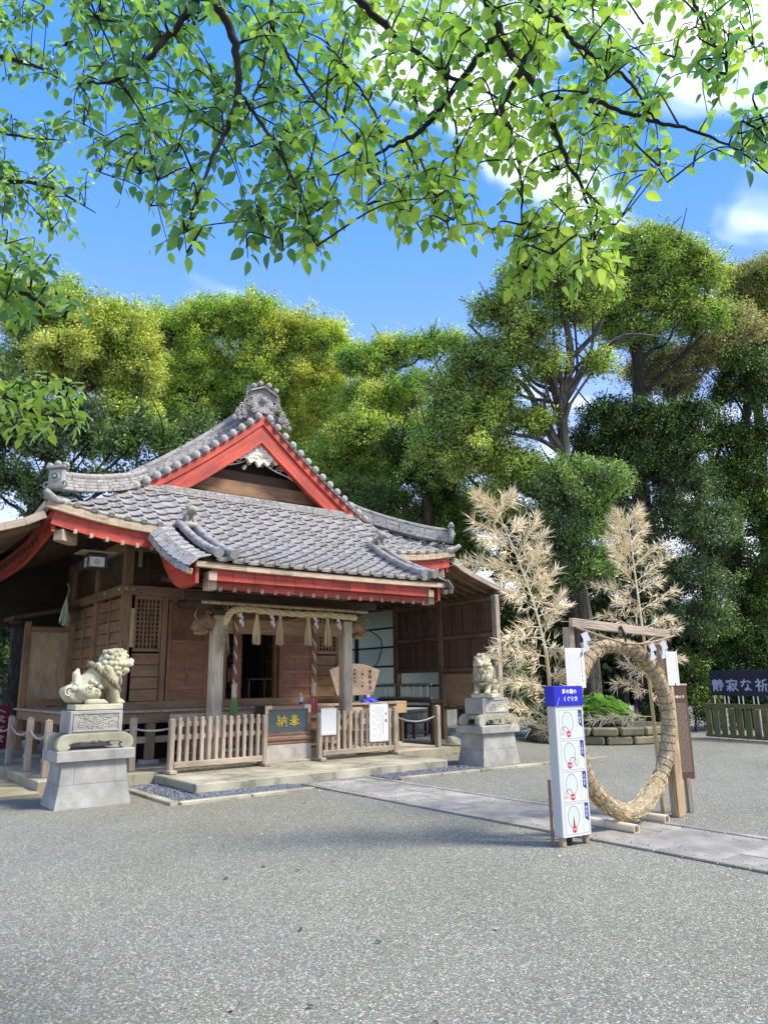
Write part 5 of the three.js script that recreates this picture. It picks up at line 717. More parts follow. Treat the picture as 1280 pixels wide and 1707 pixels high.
// lantern under the left eave, paper bundle, small fittings
{
  const l = group('hanging_lantern', 'white box lantern with a crest hung under the left eave', 'lantern', [3.92, 3.72, -13.9]);
  const crest = printed(128, 96, (c, w, h) => { c.fillStyle = '#e9e8e0'; c.fillRect(0, 0, w, h); c.strokeStyle = '#6a6a64'; c.lineWidth = 4; c.beginPath(); c.arc(64, 50, 22, 0, 7); c.stroke(); c.lineWidth = 3; for (let i = 0; i < 3; i++) { const a = i * 2.094 - 1.57; c.beginPath(); c.arc(64 + Math.cos(a) * 10, 50 + Math.sin(a) * 10, 8, 0, 7); c.stroke(); } c.lineWidth = 5; c.strokeRect(2, 2, w - 4, h - 4); });
  mesh('body', cbox(0.29, 0.20, 0.29, 0, 0.10, 0, { c: 0.006, tint: [1, 1, 1] }), M.white, l); for (const [ry, x, z] of [[0, 0, 0.148], [-Math.PI / 2, -0.148, 0]]) mesh('crest_panel', faceQuad(0.28, 0.19, x, 0.10, z, ry), crest, l);
  mesh('frame', [...[-1, 1].flatMap((a) => [-1, 1].map((b) => bb(a * 0.165 - 0.012, a * 0.165 + 0.012, -0.02, 0.24, b * 0.165 - 0.012, b * 0.165 + 0.012))), cbox(0.33, 0.02, 0.33, 0, -0.01, 0), cbox(0.33, 0.03, 0.33, 0, 0.225, 0)], M.black, l);
  mesh('lantern_roof', [cbox(0.62, 0.022, 0.5, 0, 0.275, 0, { c: 0.005 }), cbox(0.14, 0.05, 0.14, 0, 0.31, 0)], M.woodGrey, l); mesh('hanger', tube([V(0, 0.33, 0), V(0, 0.75, 0)], 0.012, 6), M.black, l);
  const g = group('streamer_bundle', 'bundle of pale green and white strips hanging under the left side eave', 'streamers', [4.32, 2.95, -17.3]); const R = rng(8), s = []; for (let i = 0; i < 26; i++) { const x = (R() - 0.5) * 0.2; s.push(tube([V(0.02, 0.62, 0), V(x * 0.6, 0.3, 0), V(x, -0.05 + R() * 0.15, (R() - 0.5) * 0.08)], [0.006, 0.012, 0.010], 4, { tint: R() < 0.5 ? [0.7, 0.75, 0.62] : [0.40, 0.55, 0.38] })); } mesh('strips', s, mat([1, 1, 1], {}), g); mesh('hook', tube(curve([V(0.02, 0.6, 0), V(0.06, 0.78, 0), V(0.0, 0.9, 0)], 8), 0.014, 6), M.woodGrey, g);
  tag(mesh('eave_tag', bb(5.02, 5.10, 3.95, 4.32, -14.78, -14.76), printed(32, 128, (c) => { c.fillStyle = '#b9ae98'; c.fillRect(0, 0, 32, 128); smallPrint(c, 6, 8, 18, 6, '#3a3026', rng(2), 3); })), 'small pale votive label pasted high on the front wall under the eave', 'label');
}
{ // fan shaped board with prayer instructions on the veranda
  const b = group('instruction_board', 'fan topped wooden board with brush writing standing on the right veranda', 'sign board', [10.0, 1.16, -14.3]);
  const sh = new THREE.Shape(); sh.moveTo(-0.50, 0.17); sh.lineTo(0.50, 0.17); sh.lineTo(0.70, 0.72); sh.quadraticCurveTo(0, 1.02, -0.70, 0.72); sh.lineTo(-0.50, 0.17);
  mesh('board', finish(new THREE.ExtrudeGeometry(sh, { depth: 0.04, bevelEnabled: true, bevelSize: 0.005, bevelThickness: 0.005, bevelSegments: 1 })), mat([0.40, 0.285, 0.20], { map: 'wood', bump: 'woodB', bs: 0.002 }), b);
  const g = []; const wr = (t, x, y, s, w) => [...t].forEach((ch, i) => { if (K[ch]) for (const st of K[ch].split(';')) g.push(tube(st.split(' ').map((q) => { const [a, c] = q.split(',').map(Number); return V(x + a * s / 100, y - i * s * 1.12 - c * s / 100, 0.047); }), w, 4, { tint: [1, 1, 1] })); });
  wr('参拝作法', 0.36, 0.74, 0.105, 0.007); wr('二拝二', 0.16, 0.76, 0.075, 0.004); wr('一拝', 0.16, 0.49, 0.075, 0.004); wr('参拝方法', -0.06, 0.76, 0.075, 0.004); wr('祈祓', -0.26, 0.76, 0.075, 0.004);
  mesh('writing', g, M.black, b); for (const x of [-0.34, 0.34]) mesh('foot', bb(x - 0.05, x + 0.05, 0, 0.17, -0.05, 0.09), M.woodGrey, b);
  const c = new THREE.SphereGeometry(0.17, 22, 14), p = c.attributes.position; for (let i = 0; i < p.count; i++) { const x = p.getX(i), y = p.getY(i), zz = p.getZ(i), n = 0.72 + 0.6 * fbm(x * 14 + 30, y * 14 + zz * 11 + 30, 999, 999, 3, 3); p.setXYZ(i, x * n * 1.25, Math.max(-0.0, y * n * 0.62), zz * n); } c.computeVertexNormals(); c.translate(10.36, 1.165, -14.2);
  tag(mesh('blue_cloth', finish(c, [1, 1, 1]), mat([0.02, 0.05, 0.62], { rough: 0.6 })), 'crumpled bright blue cloth left on the right end of the veranda', 'cloth');
  tag(mesh('wooden_crate', cbox(0.34, 0.28, 0.4, 11.45, 1.02, -14.6, { c: 0.01 }), mat([0.46, 0.30, 0.15], { map: 'wood' })), 'light brown wooden crate beside the right end of the veranda', 'crate');
  const ls = group('crate_stand', 'plain wooden stand under the light brown crate', 'stand', [11.45, 0.19, -14.6]); mesh('leg', bb(-0.12, -0.06, 0, 0.69, -0.1, -0.04), M.woodDark, ls); mesh('leg', bb(0.06, 0.12, 0, 0.69, -0.1, -0.04), M.woodDark, ls); mesh('leg', bb(-0.12, -0.06, 0, 0.69, 0.06, 0.12), M.woodDark, ls); mesh('leg', bb(0.06, 0.12, 0, 0.69, 0.06, 0.12), M.woodDark, ls);
}
{ // maroon banner at the far left
  const bm = printed(128, 256, (c, w, h) => { c.fillStyle = '#7d2438'; c.fillRect(0, 0, w, h); for (const [ch, y] of [['へ', 6], ['成', 58], ['方', 118], ['祓', 172]]) ink(c, ch, 72, y, 44, 5, '#e8cfd0'); const R = rng(4); for (let i = 0; i < 4; i++) smallPrint(c, 10 + i * 15, 150, 10, 8, '#dba9b0', R, 2); }, { rough: 0.8 });
  const b = group('maroon_banner', 'maroon banner with white brush characters at the far left edge behind the rope posts', 'banner', [3.25, 0.19, -18.95]); mesh('cloth', cbox(1.0, 0.95, 0.012, 0, 0.55, 0, { c: 0, tint: [1, 1, 1] }), mat([0.20, 0.018, 0.038], { rough: 0.8 }), b); mesh('print', faceQuad(0.99, 0.94, 0, 0.55, 0.0075), bm, b); mesh('pole', bb(-0.52, -0.49, 0, 1.1, -0.02, 0.02), M.woodDark, b); mesh('pole', bb(0.49, 0.52, 0, 1.1, -0.02, 0.02), M.woodDark, b);
}
// ------------------------------------------------------------------ donor boards and plastic wall right of the hall
{
  const X = 13.5, b = group('donor_board', 'tall dark wooden donor board of name slats on posts right of the hall', 'notice board', [X, 0, 0]);
  for (const z of [-13.12, -15.2, -17.15]) mesh('post', bb(-0.07, 0.07, 0, z > -14 ? 3.72 : 3.85, z - 0.08, z + 0.08, { c: 0.01 }), z > -14 ? M.woodGrey : M.shadedBrown, b);
  for (const y of [1.90, 2.74, 3.62]) mesh('frame_rail', bb(-0.06, 0.02, y - 0.05, y + 0.05, -17.1, -13.2), M.shadedBrown, b);
  const back = mat([0.20, 0.125, 0.085], { map: 'wood' });
  mesh('backing', [bb(0.0, 0.03, 1.95, 2.69, -17.07, -13.2), bb(0.0, 0.03, 2.79, 3.57, -17.07, -13.2)], back, b);
  const names = [0, 1, 2, 3].map((k) => printed(32, 256, (c, w, h) => { const R = rng(60 + k); c.fillStyle = ['#7a5a44', '#846350', '#6e5040', '#7d6350'][k]; c.fillRect(0, 0, w, h); for (let i = 0; i < 40; i++) { c.fillStyle = 'rgba(40,24,14,' + 0.10 * R() + ')'; c.fillRect(R() * w, 0, 1, h); } smallPrint(c, 8, 20, 17, 4, '#241812', R, 3); smallPrint(c, 8, 110 + R() * 20, 17, 5, '#241812', R, 3); }, { rough: 0.8 }));
  const blank = mat([0.17, 0.11, 0.08], { map: 'wood' }); const n = 27;
  for (const [y0, y1, row] of [[1.97, 2.66, 0], [2.82, 3.54, 1]]) for (let i = 0; i < n; i++) { const z = lerp(-17.0, -13.28, (i + 0.5) / n); if (Math.abs(z + 15.2) < 0.13) continue; const s = mesh('name_slat', bb(-0.022, -0.004, y0, y1, z - 0.062, z + 0.062, { c: 0.003, tv: 0.2 }), row && i < 14 ? blank : M.shadedBrown, b); if (!(row && i < 14)) mesh('writing', faceQuad(0.118, y1 - y0 - 0.01, -0.0235, (y0 + y1) / 2, z, -Math.PI / 2), names[Math.floor(hash(i, row, 3) * 4)], s); }
  mesh('lower_board', bb(-0.02, 0.02, 0.98, 1.80, -15.05, -13.22), mat([0.38, 0.25, 0.14], { map: 'wood', bump: 'woodB', bs: 0.002 }), b); mesh('frame_rail', bb(-0.05, 0.03, 0.90, 0.975, -15.1, -13.2), M.shadedBrown, b); mesh('frame_rail', bb(-0.05, 0.03, 1.80, 1.845, -15.1, -13.2), M.woodDark, b);
  const w = group('plastic_wall', 'pale green corrugated plastic wall on black rails beside the donor board', 'wall', [X + 0.15, 0, 0]); const pm = mat([0.62, 0.70, 0.56], { rough: 1.0, phys: true, transmission: 0.5, thickness: 0 }); const sheet = (z0, z1, y0, y1) => { const P = [], I = [], n = Math.round((z1 - z0) / 0.012); for (let i = 0; i <= n; i++) { const z = lerp(z0, z1, i / n), x = 0.008 * Math.sin(z * 2 * Math.PI / 0.06); P.push(x, y0, z, x, y1, z); } for (let i = 0; i < n; i++) I.push(i * 2, i * 2 + 2, i * 2 + 1, i * 2 + 1, i * 2 + 2, i * 2 + 3); const g = new THREE.BufferGeometry(); g.setAttribute('position', new THREE.Float32BufferAttribute(P, 3)); g.setIndex(I); g.computeVertexNormals(); return finish(g, tone(0.06)); };
  for (let k = 0; k < 5; k++) { const y0 = 0.95 + k * 0.56; mesh('plastic_sheet', sheet(-23.0, -17.2, y0, y0 + 0.54), pm, w); if (y0 < 1.8) mesh('plastic_sheet', sheet(-17.15, -15.2, y0, Math.min(1.86, y0 + 0.54)), pm, w); mesh('rail', bb(-0.06, -0.01, y0 - 0.035, y0 + 0.02, -23, -15.1), M.woodBlack, w); }
  for (const z of [-17.25, -19.3, -21.3, -23]) mesh('stud', bb(-0.10, -0.012, 0, 3.85, z - 0.05, z + 0.05), M.woodBlack, w);
  mesh('cable', tube(curve([V(-0.12, 3.2, -18.6), V(-0.13, 2.8, -17.9), V(-0.13, 2.2, -18.1), V(-0.13, 1.9, -18.8), V(-0.13, 2.0, -20.0)], 24), 0.016, 6), M.black, w);
  mesh('roof_beam', bb(-0.05, 0.15, 3.75, 3.9, -23, -13.1), M.woodDark, b);
  const l = group('aluminium_ladder', 'grey aluminium ladder laid on its side on racks below the donor board', 'ladder', [12.55, 1.17, -15.6]); mesh('side_rail', bb(-0.02, 0.02, 0, 0.06, -1.15, 1.05), M.metal, l); mesh('side_rail', bb(-0.02, 0.02, 0.34, 0.40, -1.15, 1.05), M.metal, l); for (let i = 0; i < 8; i++) mesh('rung', cyl(0.016, 0.016, 0.28, 0, 0.2, -1.0 + i * 0.27), M.metal, l);
  const rk = group('storage_rack', 'dark wooden rack carrying the aluminium ladder', 'rack', [12.62, 0.19, -15.6]); mesh('shelf', bb(-0.2, 0.2, 0.90, 0.975, -1.4, 1.2), M.woodDark, rk); for (const z of [-1.3, 1.1]) mesh('leg', bb(-0.15, 0.15, 0, 0.90, z - 0.05, z + 0.05), M.woodDark, rk);
  const be = group('black_bench', 'black wooden bench standing under the donor board', 'bench', [14.6, 0, -17.5], 0.25); mesh('seat', bb(-0.6, 0.6, 0.42, 0.47, -0.2, 0.2), M.woodBlack, be); for (const x of [-0.5, 0.5]) for (const z of [-0.15, 0.15]) mesh('leg', bb(x - 0.035, x + 0.035, 0, 0.42, z - 0.035, z + 0.035), M.woodBlack, be); mesh('stretcher', bb(-0.465, 0.465, 0.12, 0.16, -0.02, 0.02), M.woodBlack, be);
  const lw = group('low_block_wall', 'low pale block wall behind the black bench', 'wall', [17.5, 0, -20.5], 0.45); for (let i = 0; i < 9; i++) mesh('block', cbox(0.78, 0.62, 0.16, (i - 4) * 0.8, 0.31, 0, { c: 0.012, tv: 0.1 }), M.granite, lw); mesh('coping', cbox(7.2, 0.08, 0.24, 0, 0.66, 0), M.concrete, lw);
  const R = rng(12); for (let i = 0; i < 5; i++) { const g = new THREE.IcosahedronGeometry(1, 2), p = g.attributes.position; for (let k = 0; k < p.count; k++) { const n = 0.8 + 0.4 * fbm(p.getX(k) * 2 + 30 + i * 5, p.getY(k) * 2 + p.getZ(k) * 1.5 + 30, 999, 999, 4, 3); p.setXYZ(k, p.getX(k) * n, p.getY(k) * n, p.getZ(k) * n); } g.computeVertexNormals(); const s = 0.14 + 0.10 * R(); g.scale(s * 1.3, s * 0.8, s); g.translate(13.0 + i * 0.42, s * 0.4, -14.9 - 0.35 * i + R() * 0.5); tag(mesh('garden_stone', finish(g, tone(0.1)), M.graniteMoss), 'rough mossy stone on the ground below the donor board, ' + ['nearest the left', 'second from the left', 'middle one of the row', 'second from the right', 'farthest right of the row'][i], 'stone', 'rough stones below the donor board'); }
}
// ------------------------------------------------------------------ the straw ring across the path, its frame and signs
{
  const Z = -5.33, C = V(7.47, 1.085, Z), RR = 0.895, N = 160;
  const ringP = (t, r = RR) => { const a = t * Math.PI * 2 - Math.PI / 2, w = 1 + 0.012 * Math.sin(a * 3 + 1) + 0.008 * Math.sin(a * 7); return V(C.x + Math.cos(a) * r * w * 0.99, C.y + Math.sin(a) * r * w * 1.02, Z + 0.02 * Math.sin(a * 2)); };
  const ring = group('straw_ring', 'large ring of bound straw standing across the path inside the wooden frame', 'straw ring');
  const pts = []; for (let i = 0; i <= N; i++) pts.push(ringP(i / N));
  const low = (t) => 1 - sstep(0.06, 0.13, Math.min(t, 1 - t));
  mesh('straw_body', tube(pts, (t) => 0.080 + 0.013 * low(t), 18, { cap: false, uAlong: true, tv: 0, bump: (t, a) => 1 + (1 - low(t)) * 0.075 * Math.abs(Math.sin(t * Math.PI * 58 + Math.sin(a) * 0.8)) + 0.05 * (hash(Math.floor(t * 160), Math.floor(a * 3), 3) - 0.5) }), M.strawPale, ring);
  const RW = rng(15), cord = mat([0.20, 0.14, 0.075], { rough: 0.9 });
  for (let i = 0; i < 58; i++) { const t = (i + 0.02) / 58, lw = low(t); if (lw > 0.6) continue; const p = ringP(t), q = ringP(t + 0.002).sub(p).normalize(); const g = place(new THREE.TorusGeometry(0.084, 0.0060 + RW() * 0.003, 5, 22), {}); g.applyQuaternion(new THREE.Quaternion().setFromUnitVectors(V(0, 0, 1), q.add(V((RW() - 0.5) * 0.25, (RW() - 0.5) * 0.2, (RW() - 0.5) * 0.35)).normalize())); g.translate(p.x, p.y, p.z); mesh('binding_cord', g, cord, ring); }
  const blade = finish(new THREE.PlaneGeometry(0.005, 0.09).translate(0, 0.045, 0), [1, 1, 1]), bm = [], bc = [], q = new THREE.Quaternion(), q2 = new THREE.Quaternion();
  for (let i = 0; i < 3600; i++) { const t = RW() < 0.45 ? mod(RW() * 0.24 - 0.12, 1) : RW(), p = ringP(t), tg = ringP(t + 0.002).sub(p).normalize(), a = RW() * 6.283, s = V(0, 0, 1), u = tg.clone().cross(s), n = s.clone().multiplyScalar(Math.cos(a)).addScaledVector(u, Math.sin(a)); p.addScaledVector(n, 0.079); const dir = tg.clone().multiplyScalar(RW() < 0.5 ? 1 : -1).addScaledVector(n, 0.05 + RW() * 0.22).add(V(RW() - 0.5, RW() - 0.5, RW() - 0.5).multiplyScalar(0.3)).normalize(); q.setFromUnitVectors(V(0, 1, 0), dir); q2.setFromAxisAngle(V(0, 1, 0), RW() * 6.28); q.multiply(q2); bm.push(new THREE.Matrix4().compose(p, q, V(1, 0.5 + RW() * 0.9, 1))); const k = 0.65 + 0.5 * RW(); bc.push([0.72 * k, 0.57 * k, 0.30 * k]); }
  inst('loose_straw', blade, mat([1, 1, 1], { rough: 0.9, side: THREE.DoubleSide }), bm, bc, ring);
  for (const [i, [a, b, l]] of [[V(7.19, 0.05, -5.90), V(7.17, 0.05, -5.06), 'pale bamboo tube under the left bottom of the straw ring, nearer the white sign'], [V(7.90, 0.05, -5.90), V(7.91, 0.05, -5.17), 'pale bamboo tube under the right bottom of the straw ring, nearer the right post']].entries()) {
    const m = group('bamboo_chock', l, 'bamboo tube'), d = b.clone().sub(a); const sh = new THREE.Shape(); sh.absarc(0, 0, 0.05, 0, Math.PI * 2); const h = new THREE.Path(); h.absarc(0, 0, 0.040, 0, Math.PI * 2); sh.holes.push(h); const g = new THREE.ExtrudeGeometry(sh, { depth: d.length(), bevelEnabled: false, curveSegments: 18 }); g.applyQuaternion(new THREE.Quaternion().setFromUnitVectors(V(0, 0, 1), d.clone().normalize())); g.translate(a.x, a.y, a.z); mesh('tube', finish(g, [1, 1, 1]), mat([0.70, 0.60, 0.42], { rough: 0.55 }), m);
    const p = a.clone().lerp(b, 0.55), t = place(new THREE.TorusGeometry(0.051, 0.004, 5, 18), {}); t.applyQuaternion(new THREE.Quaternion().setFromUnitVectors(V(0, 0, 1), d.normalize())); t.translate(p.x, p.y, p.z); mesh('node', t, mat([0.5, 0.42, 0.26], {}), m);
  }
  const f = group('ring_stand', 'weathered wooden frame of two posts and a crossbar holding the straw ring', 'frame');
  mesh('post', bb(6.60, 6.69, 0, 2.17, Z - 0.08, Z + 0.02, { c: 0.008 }), M.woodGrey, f); mesh('post', bb(8.36, 8.46, 0, 2.16, Z - 0.08, Z + 0.03, { c: 0.008 }), mat([0.48, 0.33, 0.19], { map: 'wood', bump: 'woodB', bs: 0.003 }), f); mesh('post', bb(8.47, 8.56, 0, 1.5, Z - 0.10, Z, { c: 0.008 }), mat([0.56, 0.38, 0.20], { map: 'wood', bump: 'woodB', bs: 0.003 }), f);
  mesh('crossbar', bar(V(6.58, 2.215, Z + 0.06), V(8.455, 2.14, Z + 0.06), 0.05, 0.10, { c: 0.006 }), M.woodGrey, f); mesh('brace', bar(V(8.12, 2.02, Z + 0.02), V(8.40, 2.02, Z + 0.02), 0.06, 0.06), M.woodBrown, f);
  const rp = group('ring_rope', 'thin straw rope with white paper streamers tied below the frame crossbar', 'rope'); const rpts = curve([V(6.62, 2.16, Z + 0.10), V(7.1, 2.06, Z + 0.12), V(7.55, 2.0, Z + 0.13), V(8.0, 2.03, Z + 0.12), V(8.52, 2.12, Z + 0.10)], 40); mesh('cord', tube(rpts, 0.013, 7), M.strawPale, rp);
  for (const [x, y, s] of [[6.74, 2.11, 1.05], [7.98, 2.02, 1.0], [8.22, 2.05, 1.05]]) { const g = []; let px = x, py = y; for (let k = 0; k < 4; k++) { const pl = new THREE.PlaneGeometry(0.075 * s, 0.10 * s); pl.rotateZ(k % 2 ? -0.5 : 0.4); pl.rotateY(k % 2 ? 0.6 : -0.5); pl.translate(px, py - 0.05 * s, Z + 0.13 + k * 0.004); g.push(finish(pl, [1, 1, 1])); px += (k % 2 ? 0.01 : -0.045) * s; py -= 0.05 * s; } mesh('paper_streamer', g, M.paper, rp); }
  mesh('black_tie', tube([V(7.42, 2.20, Z + 0.10), V(7.47, 2.10, Z + 0.12), V(7.50, 1.98, Z + 0.10)], [0.02, 0.014, 0.012], 6), M.black, f);
  // papers on the posts
  const pm = (seed) => printed(160, 320, (c, w, h) => { c.fillStyle = '#f7f6f2'; c.fillRect(0, 0, w, h); const R = rng(seed); smallPrint(c, 128, 30, 16, 14, '#445', R, 2.4); for (let i = 0; i < 6; i++) smallPrint(c, 104 - i * 17, 30, 9, 26, i % 2 ? '#77809a' : '#a07a90', R, 1.3); });
  const p1 = group('paper_notice', 'white paper notice on the left post of the ring frame above the blue sign head', 'notice', [6.52, 1.725, Z + 0.13]); p1.rotation.y = -0.15; mesh('sheet', cbox(0.27, 0.42, 0.006, 0, 0, 0, { c: 0 }), M.paper, p1); mesh('print', faceQuad(0.265, 0.415, 0, 0, 0.005), pm(5), p1); mesh('clip', cbox(0.012, 0.03, 0.012, 0, -0.195, 0.008), M.black, p1);
  const p2 = group('paper_notice', 'white paper notice on the right post of the ring frame', 'notice', [8.455, 1.72, Z + 0.07]); p2.rotation.y = -0.12; mesh('sheet', cbox(0.21, 0.41, 0.006, 0, 0, 0, { c: 0 }), M.paper, p2); mesh('print', faceQuad(0.205, 0.405, 0, 0, 0.005), pm(6), p2); mesh('clip', cbox(0.012, 0.03, 0.012, 0.02, -0.19, 0.008), M.black, p2);
}
{ // the white instruction sign
  const s = group('instruction_sign', 'tall white sign box with blue head and four framed drawings beside the straw ring', 'sign', [6.262, 0, -5.115]); s.rotation.y = -0.11;
  const board = mat([0.54, 0.55, 0.52], { rough: 0.45 }); mesh('sign_box', cbox(0.385, 1.285, 0.115, 0, 0.735, -0.055, { c: 0.006, tint: [1, 1, 1] }), board, s);
  mesh('blue_head', cbox(0.415, 0.20, 0.135, -0.004, 1.44, -0.053, { c: 0.006, tint: [1, 1, 1] }), mat([0.010, 0.016, 0.42], { rough: 0.35 }), s);
  mesh('title', faceQuad(0.40, 0.19, -0.004, 1.44, 0.0165), printed(400, 190, (c, w, h) => { const gr = '#1616c8'; c.fillStyle = gr; c.fillRect(0, 0, w, h); [...'茅の輪の'].forEach((k, i) => ink(c, k, 112 + i * 52, 26, 46, 8, '#f4f6ff')); [...'くぐり方'].forEach((k, i) => ink(c, k, 122 + i * 52, 102, 46, 8, '#f4f6ff')); c.strokeStyle = '#cfd6ff'; c.lineWidth = 5; c.beginPath(); c.moveTo(70, 110); c.lineTo(34, 186); c.stroke(); }), s);
  const art = printed(512, 1664, (c, w, h) => {
    c.fillStyle = '#e6e8e3'; c.fillRect(0, 0, w, h); const R = rng(77);
    '一二三四'.split('').forEach((num, k) => {
      const y = 24 + k * 412, H = 380; c.strokeStyle = '#5d6a80'; c.lineWidth = 4; c.fillStyle = '#eef0ec'; c.fillRect(58, y, w - 82, H); c.strokeRect(58, y, w - 82, H);
      c.strokeStyle = '#86a184'; c.lineWidth = 11; c.beginPath(); c.ellipse(210, y + 165, 106, 140, 0, 0, 7); c.stroke(); c.fillStyle = '#e4ebe4'; c.beginPath(); c.ellipse(210, y + 165, 98, 131, 0, 0, 7); c.fill();
      c.strokeStyle = '#ccd5cd'; c.lineWidth = 3; c.strokeRect(178, y + 70, 64, 26);
      const left = k % 2 === 0; c.strokeStyle = '#b33142'; c.lineWidth = 9;
      if (k < 3) { c.beginPath(); const bx = left ? 130 : 290; c.ellipse(bx + (left ? 30 : -30), y + 275, 52, 58, left ? -0.5 : 0.5, 2.4, 6.9); c.stroke(); c.lineWidth = 5; c.beginPath(); c.ellipse(bx - (left ? 5 : -5), y + 290, 54, 62, 0, left ? 2.2 : -1.4, left ? 4.6 : 1.0); c.stroke(); c.beginPath(); c.moveTo(bx - (left ? 50 : -50), y + 330); c.lineTo(bx - (left ? 20 : -20), y + 326); c.lineTo(bx - (left ? 44 : -44), y + 306); c.stroke(); }
      else { c.fillStyle = '#b02a36'; c.beginPath(); c.moveTo(210, y + 130); c.lineTo(232, y + 300); c.lineTo(188, y + 300); c.fill(); }
      c.fillStyle = '#cf3a4e'; c.beginPath(); c.arc(k < 3 ? (left ? 220 : 200) : 214, y + 322, 44, 0, 7); c.fill(); c.strokeStyle = '#f6dfe0'; c.lineWidth = 4; for (let j = 0; j < 3; j++) { const cx = (k < 3 ? (left ? 220 : 200) : 214) - 26 + j * 22; c.strokeRect(cx, y + 312, 13, 18); c.beginPath(); c.moveTo(cx + 6, y + 306); c.lineTo(cx + 6, y + 336); c.stroke(); }
      c.fillStyle = '#2b3c8c'; c.beginPath(); c.moveTo(w - 92, y); c.lineTo(w - 24, y); c.lineTo(w - 24, y + 240); c.lineTo(w - 92, y + 196); c.fill(); ink(c, num, w - 78, y + 40, 38, 6, '#eef'); ink(c, '回', w - 78, y + 92, 38, 5, '#eef'); ink(c, '目', w - 78, y + 142, 38, 5, '#eef');
      smallPrint(c, w - 138, y + 20, 22, 14, '#9aa1ac', R, 3); 
    });
  }, { rough: 0.4 });
  mesh('drawings', faceQuad(0.375, 1.22, 0.002, 0.705, 0.0045), art, s);
  const fr = []; for (let k = 0; k < 4; k++) { const y = 1.305 - k * 0.302; } mesh('edge_trim', [bb(-0.195, -0.186, 0.095, 1.335, -0.112, 0.006), bb(0.186, 0.195, 0.095, 1.335, -0.112, 0.006), bb(-0.184, 0.184, 0.088, 0.097, -0.112, 0.006)], board, s);
  for (const x of [-0.15, 0.165]) mesh('leg', bb(x - 0.028, x + 0.028, 0, 0.1, -0.08, -0.02), mat([0.50, 0.36, 0.22], { map: 'wood' }), s);
  mesh('back_stake', bb(-0.205, -0.19, 0, 0.62, -0.16, -0.12), M.woodBrown, s); mesh('bark_stub', tube([V(-0.02, 0, -0.12), V(-0.015, 0.12, -0.11)], [0.05, 0.045], 8), M.bark, s);
  const e = group('explanation_board', 'narrow brown wooden board with rows of small white writing right of the straw ring', 'sign board', [8.735, 0, -5.43]); e.rotation.y = -0.42;
  const em = printed(256, 1024, (c, w, h) => { c.fillStyle = '#6b5138'; c.fillRect(0, 0, w, h); const R = rng(21); for (let i = 0; i < 200; i++) { c.fillStyle = 'rgba(30,18,8,' + 0.08 * R() + ')'; c.fillRect(R() * w, 0, 1.5, h); } c.strokeStyle = '#efe6d6'; ['茅', 'の', '輪', 'の', '方'].forEach((k, i) => ink(c, k, 40 + i * 38, 100, 32, 6, '#f4ecdd')); [50, 66, 82].forEach((x) => { c.fillStyle = '#eee'; c.fillRect(x, 72, 7, 10); }); for (let i = 0; i < 13; i++) smallPrint(c, 222 - i * 15.5, 190, 11, 62, '#cbbcae', R, 2.0); }, { rough: 0.75 });
  mesh('board', cbox(0.30, 1.12, 0.05, 0, 0.95, 0, { c: 0.005, tint: [1, 1, 1] }), mat([0.33, 0.20, 0.105], { map: 'wood' }), e); mesh('writing', faceQuad(0.29, 1.10, 0, 0.95, 0.0265), em, e); mesh('leg', bb(0.02, 0.085, 0, 0.40, -0.03, 0.03), mat([0.42, 0.34, 0.25], { map: 'wood' }), e); mesh('top_cap', cbox(0.32, 0.025, 0.07, 0, 1.522, 0), M.woodPale, e);
}
